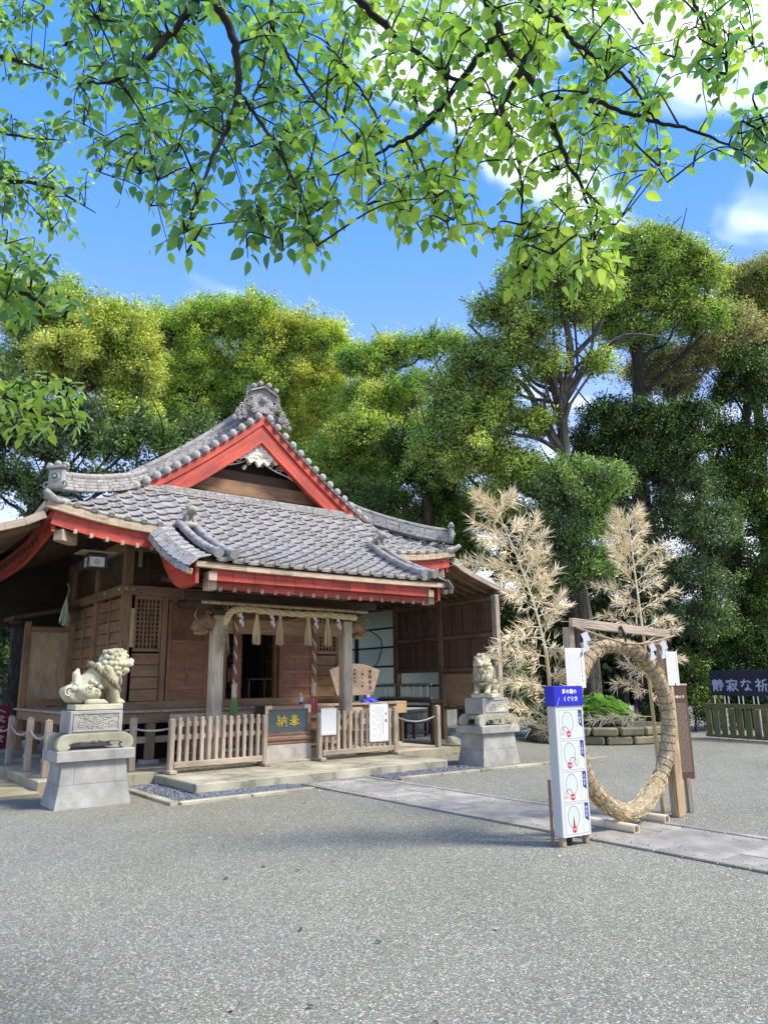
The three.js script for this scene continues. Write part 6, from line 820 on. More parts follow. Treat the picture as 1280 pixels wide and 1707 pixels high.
// ------------------------------------------------------------------ dried bamboo plumes tied to the frame
{
  const lf = new THREE.BufferGeometry(); lf.setAttribute('position', new THREE.Float32BufferAttribute([-0.003, 0.01, 0.001, 0.003, 0.012, 0.001, 0, 0.006, 0, 0.0028, 0.06, 0.006, -0.0028, 0.06, 0.006, 0, 0.12, 0.0], 3)); lf.setIndex([0, 1, 3, 0, 3, 4, 4, 3, 5, 2, 1, 0]); lf.computeVertexNormals(); const leaf = finish(lf, [1, 1, 1]);
  const lm = new THREE.MeshPhysicalMaterial({ color: 0xffffff, vertexColors: true, roughness: 0.8, side: THREE.DoubleSide });
  const stemM = mat([0.78, 0.68, 0.46], { rough: 0.7 });
  function plume(label, spine, branches, seed) {
    const g = group('dried_bamboo', label, 'dried bamboo'), R = rng(seed), sp = curve(spine, 60), L = (t) => sp[Math.round(clamp(t) * 60)].clone(); const stems = [tube(sp, (t) => lerp(0.024, 0.004, t), 8, { tv: 0 })], lmx = [], lc = [], q = new THREE.Quaternion(), q2 = new THREE.Quaternion();
    const addLeaf = (p, d) => { q.setFromUnitVectors(V(0, 1, 0), d.normalize()); q2.setFromAxisAngle(V(0, 1, 0), R() * 6.283); q.multiply(q2); const s = 0.65 + R() * 0.7; lmx.push(new THREE.Matrix4().compose(p, q, V(1.25, s, 1.25))); const k = 0.75 + 0.4 * R(), w = R(); lc.push([0.84 * k, (0.75 - 0.07 * w) * k, (0.52 - 0.12 * w) * k]); };
    for (const [t, dx, dy, dz, len] of branches) {
      const b = L(t), dir = V(dx, dy, dz).normalize(), n = 12, pts = [b]; let d = dir.clone(); for (let i = 1; i <= n; i++) { d.y -= 0.045 * (i / n) * len; d.normalize(); pts.push(pts[i - 1].clone().addScaledVector(d, len / n)); } stems.push(tube(pts, (u) => 0.006 * (1 - 0.75 * u), 4, { tv: 0.1 }));
      for (let i = 2; i <= n; i++) for (let k = 0; k < 3; k++) {
        const p = pts[i].clone().lerp(pts[i - 1], R()), tw = d.clone().multiplyScalar(0.6).add(V(R() - 0.5, R() - 0.45, R() - 0.5).multiplyScalar(1.3)).normalize(), tl = lerp(0.15, 0.05, i / n) * (0.6 + R() * 0.8), e = p.clone().addScaledVector(tw, tl); if (R() < 0.75) stems.push(tube([p, p.clone().lerp(e, 0.5), e], [0.003, 0.0022, 0.0015], 3, { tv: 0.2 }));
        for (let j = 0; j < 5; j++) addLeaf(p.clone().lerp(e, 0.25 + 0.75 * R()), tw.clone().multiplyScalar(0.8).add(V(R() - 0.5, R() - 0.55, R() - 0.5).multiplyScalar(1.5)).addScaledVector(dir, 0.4));
      }
      for (let j = 0; j < 8; j++) addLeaf(pts[n].clone(), d.clone().add(V(R() - 0.5, R() - 0.5, R() - 0.5).multiplyScalar(0.9)));
    }
    mesh('stems', stems, stemM, g); inst('leaves', leaf, lm, lmx, lc, g); mesh('culm', tube(sp.slice(0, 30), (t) => lerp(0.028, 0.018, t), 10), mat([0.50, 0.40, 0.20], { rough: 0.5 }), g);
  }
  const a = [], R = rng(101);
  // left plume leans out to the left over the pedestal side
  const D = (px, py, d) => at(px, py, d);
  const s1 = [V(6.38, 0, -5.42), V(6.36, 1.2, -5.42), V(6.30, 2.0, -5.42), V(5.98, 2.8, -5.40), V(5.55, 3.45, -5.35)];
  for (let i = 0; i < 24; i++) { const t = lerp(0.22, 0.97, i / 23), up = t > 0.7 ? lerp(0.1, 0.9, (t - 0.7) / 0.3) : 0.15, s = i % 3 === 2 ? 1 : -1; a.push([t, s * (1 + 0.2 * R()), up + (R() - 0.4) * 0.5, (R() - 0.5) * 1.0, lerp(t < 0.45 ? 0.75 : 1.2, 0.42, clamp((t - 0.5) / 0.5)) * (s > 0 ? 0.60 : 0.95) * (0.75 + 0.35 * R())]); }
  for (const t of [0.52, 0.60, 0.66, 0.72, 0.78]) a.push([t, 0.5, 0.9, 0.1, 0.55]);
  plume('tall dried bamboo plume leaning left, tied behind the white sign', s1, a, 33);
  const b = []; const s2 = [V(8.50, 0, -5.60), V(8.50, 1.3, -5.62), V(8.50, 2.3, -5.66), V(8.44, 3.1, -5.66), V(8.40, 3.72, -5.66)];
  for (let i = 0; i < 26; i++) { const t = lerp(0.22, 0.97, i / 25), s = i % 2 ? 1 : -1; b.push([t, s, lerp(0.1, 1.0, Math.pow(t, 2)) + (R() - 0.4) * 0.3, (R() - 0.5) * 0.9, lerp(1.0, 0.26, clamp((t - 0.45) / 0.55)) * (0.75 + 0.4 * R()) * (t < 0.45 ? 0.9 : 1)]); }
  plume('upright dried bamboo plume behind the right post of the ring frame', s2, b, 34);
}
// ------------------------------------------------------------------ planter, far fence and its navy signs
{
  const p = group('stone_planter', 'low round planter bed walled with two courses of mossy blocks', 'planter', [17.35, 0, -13.2]); const R = rng(3), ms = mat([0.27, 0.245, 0.13], { map: 'stone', bump: 'stoneB', bs: 0.012 });
  for (let c = 0; c < 2; c++) { const n = 17; for (let i = 0; i < n; i++) { const a = (i + c * 0.5) / n * 6.2832, w = 6.2832 * 1.75 / n - 0.03; mesh('planter_stone', cbox(w, 0.20, 0.26, Math.cos(a) * 1.75, 0.105 + c * 0.215, Math.sin(a) * 1.75, { ry: -a + Math.PI / 2, c: 0.035, tv: 0.22, rz: (R() - 0.5) * 0.02 }), ms, p); } }
  mesh('soil', cyl(1.68, 1.68, 0.1, 0, 0.36, 0, { n: 30, tint: [1, 1, 1] }), mat([0.07, 0.055, 0.03], { bump: 'barkB', bs: 0.03 }), p);
  const f = group('plank_fence', 'mossy green plank fence with a top rail at the right edge behind the gravel', 'fence', [19.85, 0, -11.4], 0); const dz = 0.245, gm = mat([0.20, 0.17, 0.09], { map: 'wood', bump: 'woodB', bs: 0.003 }); const fx = (z) => -0.195 * z;
  for (let i = 0; i < 24; i++) { const z = i * dz; mesh('plank', cbox(0.03, 0.74, 0.185, fx(z), 0.42, z, { ry: -0.19, c: 0.006, tint: [0.75 + 0.4 * hash(i, 1), 0.95 + 0.3 * hash(i, 2), 0.8], rz: 0 }), gm, f); }
  mesh('top_rail', bar(V(fx(-0.15), 0.86, -0.15), V(fx(6), 0.86, 6), 0.09, 0.12, { tint: [0.9, 1, 0.7] }), gm, f); mesh('bottom_rail', bar(V(fx(-0.15) + 0.05, 0.08, -0.15), V(fx(6) + 0.05, 0.08, 6), 0.08, 0.09), gm, f);
  const chars = ['静', '寂', 'な', '祈', 'り'];
  const where = ['leftmost navy signboard above the far fence, with a dense white character', 'second navy signboard from the left above the far fence', 'third navy signboard, with a looping cursive character', 'navy signboard at the picture edge above the far fence', 'navy signboard beyond the picture edge above the far fence'];
  chars.forEach((ch, i) => { const z = -11.02 + i * 0.44, x = 19.92 - 0.195 * (z + 11.4); const s = group('navy_signboard', where[i], 'signboard', [x, 0, z], -Math.PI / 2 + 0.19, 'navy signboards above the far fence'); mesh('panel', cbox(0.425, 0.66, 0.02, 0, 1.46, 0, { c: 0.003, tint: [1, 1, 1] }), mat([0.008, 0.012, 0.05], { rough: 0.5 }), s); mesh('character', faceQuad(0.42, 0.65, 0, 1.46, 0.0115), printed(84, 130, (c, w, h) => { c.fillStyle = '#0c1030'; c.fillRect(0, 0, w, h); ink(c, ch, 10, 44, 64, 8, '#b8c0d8'); }), s); for (const x2 of [-0.13, 0.13]) mesh('support', bb(x2 - 0.014, x2 + 0.014, 0, 1.13, -0.01, 0.01), M.white, s); });
}
// ------------------------------------------------------------------ trees behind the hall
const clusterGeo = (seed, n, len, wid, rad) => {
  const R = rng(seed), P = [], N = [], I = [];
  for (let k = 0; k < n; k++) {
    const d = V(R() * 2 - 1, R() * 2 - 1, R() * 2 - 1); while (d.lengthSq() > 1) d.set(R() * 2 - 1, R() * 2 - 1, R() * 2 - 1); const c = d.clone().multiplyScalar(rad);
    const dir = d.clone().add(V(R() - 0.5, R() - 0.8, R() - 0.5)).normalize(), nn = V(R() - 0.5, R() + 0.25, R() - 0.5).normalize(), s = dir.clone().cross(nn).normalize(), up = s.clone().cross(dir).normalize(), l = len * (0.7 + 0.6 * R()), w = wid * (0.7 + 0.6 * R());
    const b = P.length / 3; for (const [a, e, f] of [[0, 0, 0], [0.45, w, 0.12], [1, 0, -0.05], [0.45, -w, 0.12]]) { const p = c.clone().addScaledVector(dir, a * l).addScaledVector(s, e * 0.5).addScaledVector(up, f * l * 0.6); P.push(p.x, p.y, p.z); } I.push(b, b + 1, b + 2, b, b + 2, b + 3);
  }
  const g = new THREE.BufferGeometry(); g.setAttribute('position', new THREE.Float32BufferAttribute(P, 3)); g.setIndex(I); g.computeVertexNormals(); const nn = g.attributes.normal, pp = g.attributes.position; for (let i = 0; i < nn.count; i++) { const a = V(nn.getX(i), nn.getY(i), nn.getZ(i)), o = V(pp.getX(i), pp.getY(i), pp.getZ(i)).normalize(); if (a.dot(o) < 0) a.negate(); a.multiplyScalar(0.7).addScaledVector(o, 0.8).normalize(); nn.setXYZ(i, a.x, a.y, a.z); } return finish(g, [1, 1, 1]);
};
const CL = [clusterGeo(1, 24, 0.12, 0.055, 0.25), clusterGeo(2, 24, 0.125, 0.056, 0.25), clusterGeo(3, 16, 0.21, 0.10, 0.28)];
const leafMat = new THREE.MeshPhysicalMaterial({ color: 0xffffff, vertexColors: true, roughness: 1.0, side: THREE.DoubleSide, transmission: 0.45, thickness: 0 });
const solidLeaf = new THREE.MeshStandardMaterial({ color: 0xffffff, vertexColors: true, roughness: 0.6, side: THREE.DoubleSide });
let clusterCount = 0;
// blobs: [px, py, rx, ry, depth offset]; pal: list of leaf colours
function crown(parent, D, blobs, pal, seed, o = {}) {
  const R = rng(seed), ms = [], cs = [], q = new THREE.Quaternion(), e = new THREE.Euler(), m = D / 1230.5, out = [];
  for (const [px, py, rx, ry, dz = 0] of blobs) {
    const d = D + dz, c = at(px, py, d), a = rx * m, b = ry * m, dep = Math.min(a, b) * 1.05 + 0.3; out.push(c);
    // leafy sprays that start inside the clump and run out past its edge, drooping a little at their tips
    const right = V(1, 0, 0).applyQuaternion(camera.quaternion), fw = V(-right.z, 0, right.x), area = 4 * Math.PI * (a * b + (a + b) * dep) / 3, nS = Math.round(area * (o.density ?? 13)), tint = pal[Math.floor(R() * pal.length)], gap = 40 + seed * 7;
    for (let k = 0; k < nS; k++) {
      const u = R() * 1.75 - 0.75, t = R() * 6.283, s = Math.sqrt(Math.max(0, 1 - u * u)), dx = Math.cos(t) * s, dz2 = Math.sin(t) * s; if (dz2 > 0.45 && R() < 0.7) continue;
      const r0 = 0.30 + 0.25 * R(), r1 = (0.72 + 0.62 * Math.pow(R(), 1.7)) * (0.74 + 0.52 * vnoise(dx * 1.9 + gap, u * 1.9 + dz2 * 1.3 + gap + py * 0.13, 9999, 9999, seed + 3)), droop = 0.10 + 0.25 * R(), cn = dx * 3.1 + u * 2.3 + gap; if (vnoise(cn + dz2 * 1.7, u * 2.6 + gap + px * 0.1, 9999, 9999, seed) < (o.gap ?? 0.20)) continue;
      const own = R() < 0.55 ? tint : pal[Math.floor(R() * pal.length)], tone0 = 0.74 + 0.52 * R(), L = (r1 - r0) * (a + b + dep) / 3, n = Math.max(3, Math.round(L / 0.17 / (o.size ?? 1)));
      for (let i = 0; i < n; i++) {
        const f = (i + R()) / n, rr = lerp(r0, r1, f), p = c.clone().addScaledVector(right, dx * rr * a).addScaledVector(fw, dz2 * rr * dep); p.y += u * rr * b - droop * f * f * 0.8; p.x += (R() - 0.5) * 0.34; p.y += (R() - 0.5) * 0.26; p.z += (R() - 0.5) * 0.34;
        const sc = (o.size ?? 1) * lerp(1.15, 0.62, f) * (0.75 + 0.5 * R()); ms.push(new THREE.Matrix4().compose(p, q.setFromEuler(e.set((R() - 0.5) * 1.4, R() * 6.28, (R() - 0.5) * 1.4)), V(sc, sc * 0.8, sc)));
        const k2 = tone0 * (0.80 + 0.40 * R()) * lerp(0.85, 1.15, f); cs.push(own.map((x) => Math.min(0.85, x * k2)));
      }
    }
  }
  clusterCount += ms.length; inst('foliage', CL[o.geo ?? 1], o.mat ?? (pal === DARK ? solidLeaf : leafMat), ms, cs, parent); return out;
}
function limb(pts, r0, r1, seed, seg = 8) { const R = rng(seed); const c = curve(pts, Math.max(8, pts.length * 5)); return tube(c, (t) => lerp(r0, r1, Math.pow(t, 0.8)), seg, { bump: (t, a) => 1 + 0.10 * Math.sin(a * 3 + t * 9 + seed) + 0.06 * Math.sin(a * 5 - t * 17), tv: 0.1 }); }
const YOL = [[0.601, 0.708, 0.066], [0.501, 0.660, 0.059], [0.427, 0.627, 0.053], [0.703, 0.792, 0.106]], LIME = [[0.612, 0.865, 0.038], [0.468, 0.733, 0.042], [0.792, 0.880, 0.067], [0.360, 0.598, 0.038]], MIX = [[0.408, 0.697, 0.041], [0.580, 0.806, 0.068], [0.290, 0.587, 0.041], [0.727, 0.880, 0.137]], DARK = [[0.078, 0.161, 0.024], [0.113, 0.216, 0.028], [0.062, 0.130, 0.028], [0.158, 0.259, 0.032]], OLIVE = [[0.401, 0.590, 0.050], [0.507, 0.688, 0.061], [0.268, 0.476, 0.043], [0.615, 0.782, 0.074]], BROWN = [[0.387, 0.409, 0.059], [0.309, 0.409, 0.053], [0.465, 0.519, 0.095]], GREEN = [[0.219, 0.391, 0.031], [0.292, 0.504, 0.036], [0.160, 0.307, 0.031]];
function bgTree(label, D, trunk, blobs, pal, seed, o = {}) {
  const g = group('tree', label, 'tree', [0, 0, 0]), R = rng(seed + 500);
  const tp = trunk.map(([px, py, dz = 0]) => at(px, py, D + dz)); const foot = tp[0].clone(); foot.y = -0.1; const tr = [limb([foot, ...tp], o.r ?? 0.38, 0.12, seed, 12)];
  const cs = crown(g, D, blobs, pal, seed, o), br = [], tc = curve([foot, ...tp], 24);
  for (const c of cs) { const hor = (p) => Math.hypot(p.x - c.x, p.z - c.z), cand = tc.filter((p) => p.y < c.y - 0.35 * hor(p) - 0.3), b = (cand.length ? cand[cand.length - 1 - Math.floor(R() * Math.min(3, cand.length))] : tc[2]).clone(); const dd = b.distanceTo(c), mid = b.clone().lerp(c, 0.5).add(V((R() - 0.5) * 0.25 * dd, -0.10 * dd, (R() - 0.5) * 0.25 * dd)); br.push(limb([b, b.clone().lerp(mid, 0.5).add(V((R() - 0.5) * 0.3, 0.1, (R() - 0.5) * 0.3)), mid, c], 0.085, 0.028, seed + br.length, 6)); for (let k = 0; k < 4; k++) { const e = c.clone().add(V((R() - 0.5) * 2, R() * 1.2, (R() - 0.5) * 2)); br.push(limb([c.clone().lerp(mid, 0.25), c.clone().lerp(e, 0.5).add(V(0, -0.1, 0)), e], 0.04, 0.012, seed + k, 5)); } }
  for (const l of o.limbs ?? []) br.push(limb(l.p.map(([px, py, dz = 0]) => at(px, py, D + dz)), l.r, l.e ?? 0.03, seed + br.length, 8));
  mesh('trunk', tr, o.bark ?? M.bark, g); br.forEach((b) => mesh('branch', b, o.bark ?? M.bark, g)); return g;
}
const greyBark = mat([0.26, 0.22, 0.17], { map: 'bark', bump: 'barkB', bs: 0.02, rough: 0.95 }), darkBark = mat([0.10, 0.085, 0.06], { map: 'bark', bump: 'barkB', bs: 0.02, rough: 0.95 });
bgTree('broad tree with yellow olive domed crown at the upper left behind the hall', 24, [[70, 980], [85, 800], [100, 690], [110, 620]], [[118, 520, 78, 62], [190, 560, 66, 72], [55, 530, 70, 62], [228, 610, 46, 62], [150, 615, 80, 52], [40, 610, 60, 52], [212, 680, 56, 50], [100, 585, 60, 40, -1.5]], YOL, 11, { r: 0.4, bark: darkBark, limbs: [{ p: [[95, 760], [60, 680], [30, 630]], r: 0.16 }, { p: [[100, 700], [150, 650], [185, 600]], r: 0.15 }, { p: [[95, 730], [170, 690], [230, 660]], r: 0.10 }, { p: [[90, 780], [130, 740], [190, 720]], r: 0.09 }] });
bgTree('bright lime green tree with rounded top behind the ridge ornament', 29, [[400, 980], [395, 760], [400, 640], [405, 570]], [[290, 550, 58, 46], [360, 530, 62, 44], [425, 528, 55, 42], [480, 560, 60, 48], [540, 565, 46, 40], [330, 620, 78, 60], [430, 630, 88, 62], [525, 640, 66, 56], [275, 690, 60, 56], [490, 710, 80, 60], [560, 720, 60, 56], [370, 700, 80, 50]], LIME, 12, { gap: 0.16 });
bgTree('yellow green tree with thin airy top right of the ridge ornament', 27, [[770, 930], [745, 850], [700, 770], [670, 690], [655, 620]], [[600, 600, 46, 34], [655, 585, 48, 32], [715, 572, 40, 26], [755, 565, 28, 18], [620, 670, 68, 52], [690, 650, 40, 36], [565, 770, 66, 56], [640, 760, 80, 60], [600, 720, 60, 40, -1.2], [700, 720, 46, 44]], MIX, 13, { r: 0.42, bark: greyBark, limbs: [{ p: [[745, 850], [760, 800], [800, 770]], r: 0.2 }, { p: [[700, 770], [720, 700], [735, 640]], r: 0.13 }] });
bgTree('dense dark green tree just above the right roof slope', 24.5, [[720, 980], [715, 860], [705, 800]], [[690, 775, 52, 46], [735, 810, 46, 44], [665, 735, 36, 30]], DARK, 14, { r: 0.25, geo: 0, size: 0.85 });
bgTree('fresh green bushy tree low behind the right roof slope', 25.5, [[650, 990], [650, 900], [645, 860]], [[580, 830, 60, 46], [650, 850, 66, 48], [710, 870, 52, 42], [620, 890, 60, 40], [560, 890, 50, 40], [745, 880, 40, 40], [790, 850, 40, 44], [778, 925, 40, 40]], GREEN, 15, { r: 0.25 });
bgTree('tall spreading tree with open limbs and yellow olive clumps right of centre', 21, [[985, 1196], [978, 1100], [965, 1000], [950, 880], [940, 760], [935, 660]], [[870, 475, 54, 38], [930, 445, 56, 46], [828, 515, 50, 32], [955, 505, 50, 36], [880, 545, 60, 36], [790, 600, 56, 44], [845, 585, 44, 36], [760, 690, 56, 54], [830, 690, 58, 54], [790, 755, 66, 52], [860, 780, 50, 46], [905, 700, 36, 30], [1000, 600, 34, 24], [735, 640, 36, 26], [720, 740, 40, 34], [900, 800, 40, 30], [830, 830, 46, 36], [985, 470, 44, 38], [905, 610, 40, 28], [820, 640, 46, 30]], OLIVE, 16, { r: 0.46, bark: greyBark, limbs: [{ p: [[940, 760], [900, 690], [870, 640], [790, 600]], r: 0.16 }, { p: [[938, 690], [905, 600], [880, 550]], r: 0.15 }, { p: [[936, 680], [950, 590], [935, 500], [925, 450]], r: 0.17 }, { p: [[937, 670], [985, 600], [1040, 560], [1090, 560]], r: 0.14 }, { p: [[930, 640], [880, 590], [820, 575], [780, 540]], r: 0.10 }, { p: [[950, 600], [1000, 540], [1010, 470]], r: 0.09 }, { p: [[900, 690], [850, 720], [800, 740]], r: 0.09 }] });
bgTree('tallest olive crowned tree at the upper right with dark forked trunk', 24, [[1075, 1150], [1068, 900], [1064, 740], [1062, 600], [1050, 500]], [[1055, 425, 62, 50], [1120, 425, 56, 44], [1165, 455, 42, 42], [1100, 490, 62, 42], [1020, 470, 44, 42], [1170, 530, 46, 36], [1040, 545, 46, 30], [1090, 400, 44, 32], [1010, 520, 44, 36], [1075, 560, 50, 30], [1130, 520, 50, 34]], OLIVE, 17, { r: 0.42, bark: darkBark, limbs: [{ p: [[1062, 600], [1030, 500], [1010, 430]], r: 0.15 }, { p: [[1062, 580], [1100, 520], [1140, 470]], r: 0.14 }, { p: [[1050, 500], [1060, 440], [1090, 400]], r: 0.12 }, { p: [[1064, 660], [1120, 610], [1170, 560]], r: 0.10 }] });
bgTree('pale yellow flowering tree shelf at the right above the dark evergreens', 25, [[1190, 1150], [1178, 950], [1165, 820], [1130, 700], [1110, 650]], [[1085, 612, 54, 30], [1140, 600, 56, 32], [1190, 575, 46, 30], [1110, 640, 70, 24], [1230, 540, 44, 34]], [[0.62, 0.56, 0.20], [0.52, 0.49, 0.14], [0.40, 0.41, 0.10]], 18, { r: 0.3, bark: greyBark, limbs: [{ p: [[1165, 820], [1200, 740], [1190, 640]], r: 0.10 }, { p: [[1130, 700], [1080, 670], [1050, 640]], r: 0.08 }] });
bgTree('olive brown tree at the far right edge of the skyline', 27, [[1290, 1100], [1275, 850], [1260, 650], [1255, 560]], [[1235, 480, 46, 40], [1275, 470, 46, 50], [1295, 540, 50, 50]], BROWN, 19, { r: 0.3, bark: darkBark });
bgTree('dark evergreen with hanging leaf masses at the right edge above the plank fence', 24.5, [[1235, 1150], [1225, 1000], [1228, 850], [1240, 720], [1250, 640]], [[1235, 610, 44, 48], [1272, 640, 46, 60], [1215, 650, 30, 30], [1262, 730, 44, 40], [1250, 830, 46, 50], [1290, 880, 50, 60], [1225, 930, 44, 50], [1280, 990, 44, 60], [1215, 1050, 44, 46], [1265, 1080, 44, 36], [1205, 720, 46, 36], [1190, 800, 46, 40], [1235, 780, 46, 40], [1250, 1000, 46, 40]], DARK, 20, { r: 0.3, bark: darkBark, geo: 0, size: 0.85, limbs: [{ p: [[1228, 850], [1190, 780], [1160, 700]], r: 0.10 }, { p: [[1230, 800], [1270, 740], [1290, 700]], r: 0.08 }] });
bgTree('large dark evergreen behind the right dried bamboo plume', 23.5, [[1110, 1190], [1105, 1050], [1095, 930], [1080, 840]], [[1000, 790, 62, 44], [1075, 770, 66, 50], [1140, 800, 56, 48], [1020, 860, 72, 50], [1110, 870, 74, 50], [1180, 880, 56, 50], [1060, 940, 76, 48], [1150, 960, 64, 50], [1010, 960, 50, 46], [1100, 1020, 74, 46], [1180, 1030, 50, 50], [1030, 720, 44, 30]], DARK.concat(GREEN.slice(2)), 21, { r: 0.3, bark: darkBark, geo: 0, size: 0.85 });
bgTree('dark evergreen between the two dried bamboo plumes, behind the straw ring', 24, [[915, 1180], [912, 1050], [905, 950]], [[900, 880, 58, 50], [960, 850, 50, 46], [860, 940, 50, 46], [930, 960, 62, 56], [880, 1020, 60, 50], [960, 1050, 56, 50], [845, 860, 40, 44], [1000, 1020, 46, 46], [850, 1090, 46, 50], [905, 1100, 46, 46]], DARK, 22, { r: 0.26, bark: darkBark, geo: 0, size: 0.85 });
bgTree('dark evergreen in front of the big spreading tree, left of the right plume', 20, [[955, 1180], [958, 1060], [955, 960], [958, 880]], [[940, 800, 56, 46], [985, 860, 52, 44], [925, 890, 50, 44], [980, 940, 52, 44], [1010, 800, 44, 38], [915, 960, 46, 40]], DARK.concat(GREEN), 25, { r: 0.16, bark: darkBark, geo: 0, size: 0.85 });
bgTree('sparse dark evergreen between the two tall olive trees', 23, [[1040, 1170], [1050, 1000], [1060, 850], [1058, 760]], [[1045, 690, 50, 40], [1100, 700, 50, 40], [1000, 690, 44, 34], [1060, 760, 56, 40], [1130, 740, 50, 38], [980, 740, 44, 34], [1155, 690, 40, 34]], DARK, 26, { r: 0.16, bark: darkBark, geo: 0, size: 0.85, gap: 0.36 });
bgTree('dark green tree at the left edge with sky showing between its leaves', 21, [[30, 1120], [40, 950], [60, 830], [90, 760]], [[15, 720, 46, 50], [75, 745, 44, 36], [150, 735, 44, 34], [25, 800, 50, 40], [200, 740, 36, 36], [120, 790, 40, 26], [240, 720, 36, 34], [-40, 780, 50, 60], [60, 690, 50, 36], [140, 690, 46, 34], [10, 650, 46, 36], [290, 740, 46, 36], [245, 785, 40, 26], [185, 800, 40, 22], [330, 720, 40, 36], [90, 830, 50, 30]], DARK.concat(GREEN), 23, { r: 0.28, bark: darkBark, gap: 0.34 });
bgTree('small dark tree seen under the left eave past the veranda screen', 25, [[10, 1190], [12, 1120], [15, 1050]], [[12, 1030, 36, 36], [30, 1075, 30, 40], [5, 1110, 40, 40], [-40, 1060, 40, 60], [40, 1010, 30, 24]], DARK.concat(GREEN), 24, { r: 0.16, bark: darkBark });
// shrubs on the ground at the right
function shrub(label, D, blobs, pal, seed, o = {}) { const g = group('shrub', label, 'shrub'); const cs = crown(g, D, blobs, pal, seed, { size: 0.8, ...o }); const st = cs.map((c, i) => limb([V(c.x, -0.05, c.z), V(c.x + 0.1, c.y * 0.5, c.z), c], 0.04, 0.015, seed + i, 6)); mesh('stem', st, M.bark, g); if (st.length > 1) g.children[1].userData.kind = 'stuff'; return g; }
shrub('dark low shrub mass left of the plank fence', 23, [[1150, 1130, 44, 50], [1110, 1180, 40, 30], [1180, 1180, 30, 30]], DARK, 41, { geo: 0 });
shrub('dark shrub behind the navy signboards', 24, [[1215, 1130, 50, 46], [1270, 1120, 50, 56], [1330, 1130, 50, 56]], DARK, 42, { geo: 0 });
shrub('dark shrub behind the right lion statue', 22, [[850, 1150, 36, 40], [890, 1170, 36, 34], [835, 1190, 26, 24], [920, 1180, 30, 30]], DARK.concat(GREEN), 43, { geo: 0 });
{ // bright leafy shrub in the planter
  const g = group('bright_shrub', 'bright green palmate shrub growing in the stone planter', 'shrub', [0, 0, 0]), R = rng(6), ms = [], cs = [], q = new THREE.Quaternion(), e = new THREE.Euler();
  const lg = (() => { const P = [], I = []; for (let k = 0; k < 7; k++) { const a = (k - 3) * 0.42, l = 0.15 * (1 - Math.abs(k - 3) * 0.09), b = P.length / 3; P.push(0, 0, 0, Math.sin(a - 0.13) * l * 0.6, Math.cos(a - 0.13) * l * 0.6, 0.012, Math.sin(a) * l, Math.cos(a) * l, -0.02, Math.sin(a + 0.13) * l * 0.6, Math.cos(a + 0.13) * l * 0.6, 0.012); I.push(b, b + 2, b + 1, b, b + 3, b + 2); } const s = new THREE.BufferGeometry(); s.setAttribute('position', new THREE.Float32BufferAttribute(P, 3)); s.setIndex(I); s.computeVertexNormals(); return finish(s, [1, 1, 1]); })();
  const st = []; for (let i = 0; i < 900; i++) { const a = R() * 6.283, r = 1.0 * Math.sqrt(R()), h = 0.42 + 0.75 * Math.sqrt(Math.max(0, 1 - (r / 1.1) ** 2)) * (0.45 + 0.55 * R()); const p = V(16.95 + Math.cos(a) * r, h, -12.95 + Math.sin(a) * r); ms.push(new THREE.Matrix4().compose(p, q.setFromEuler(e.set(-1.0 + (R() - 0.5) * 0.9, a + (R() - 0.5), (R() - 0.5) * 0.6, 'YXZ')), V(1, 1, 1).multiplyScalar(0.9 + R() * 0.7))); const k = 0.7 + 0.6 * R(); cs.push([0.20 * k, 0.42 * k, 0.04 * k]); if (i % 14 === 0) st.push(tube([V(16.95 + Math.cos(a) * r * 0.3, 0.35, -12.95 + Math.sin(a) * r * 0.3), p], 0.008, 4)); }
  inst('leaves', lg, leafMat, ms, cs, g); mesh('stem', st, M.bark, g).userData.kind = 'stuff';
}
{ // low wood beyond the grounds, one dark mass
  const R = rng(55), ms = [], cs = [], q = new THREE.Quaternion(), e = new THREE.Euler(); for (let i = 0; i < 19000; i++) { const a = -2.6 + R() * 3.0, d = 40 + 10 * R(), x = 8 + Math.cos(a) * d, z = -8 + Math.sin(a) * d, h = 4.2 + 2.6 * fbm(a * 9 + 40, 3, 999, 999, 5, 3), y = h * R(), s = 2.0 + R() * 1.8; ms.push(new THREE.Matrix4().compose(V(x, y, z), q.setFromEuler(e.set(R() * 6, R() * 6, R() * 6)), V(s, s, s))); const k = 0.6 + 0.8 * R(); cs.push([0.035 * k, 0.075 * k, 0.02 * k]); }
  const g = inst('distant_wood', CL[2], solidLeaf, ms, cs, scene); tag(g, 'low dark wood beyond the shrine grounds, one far mass of leaves', 'wood');
}
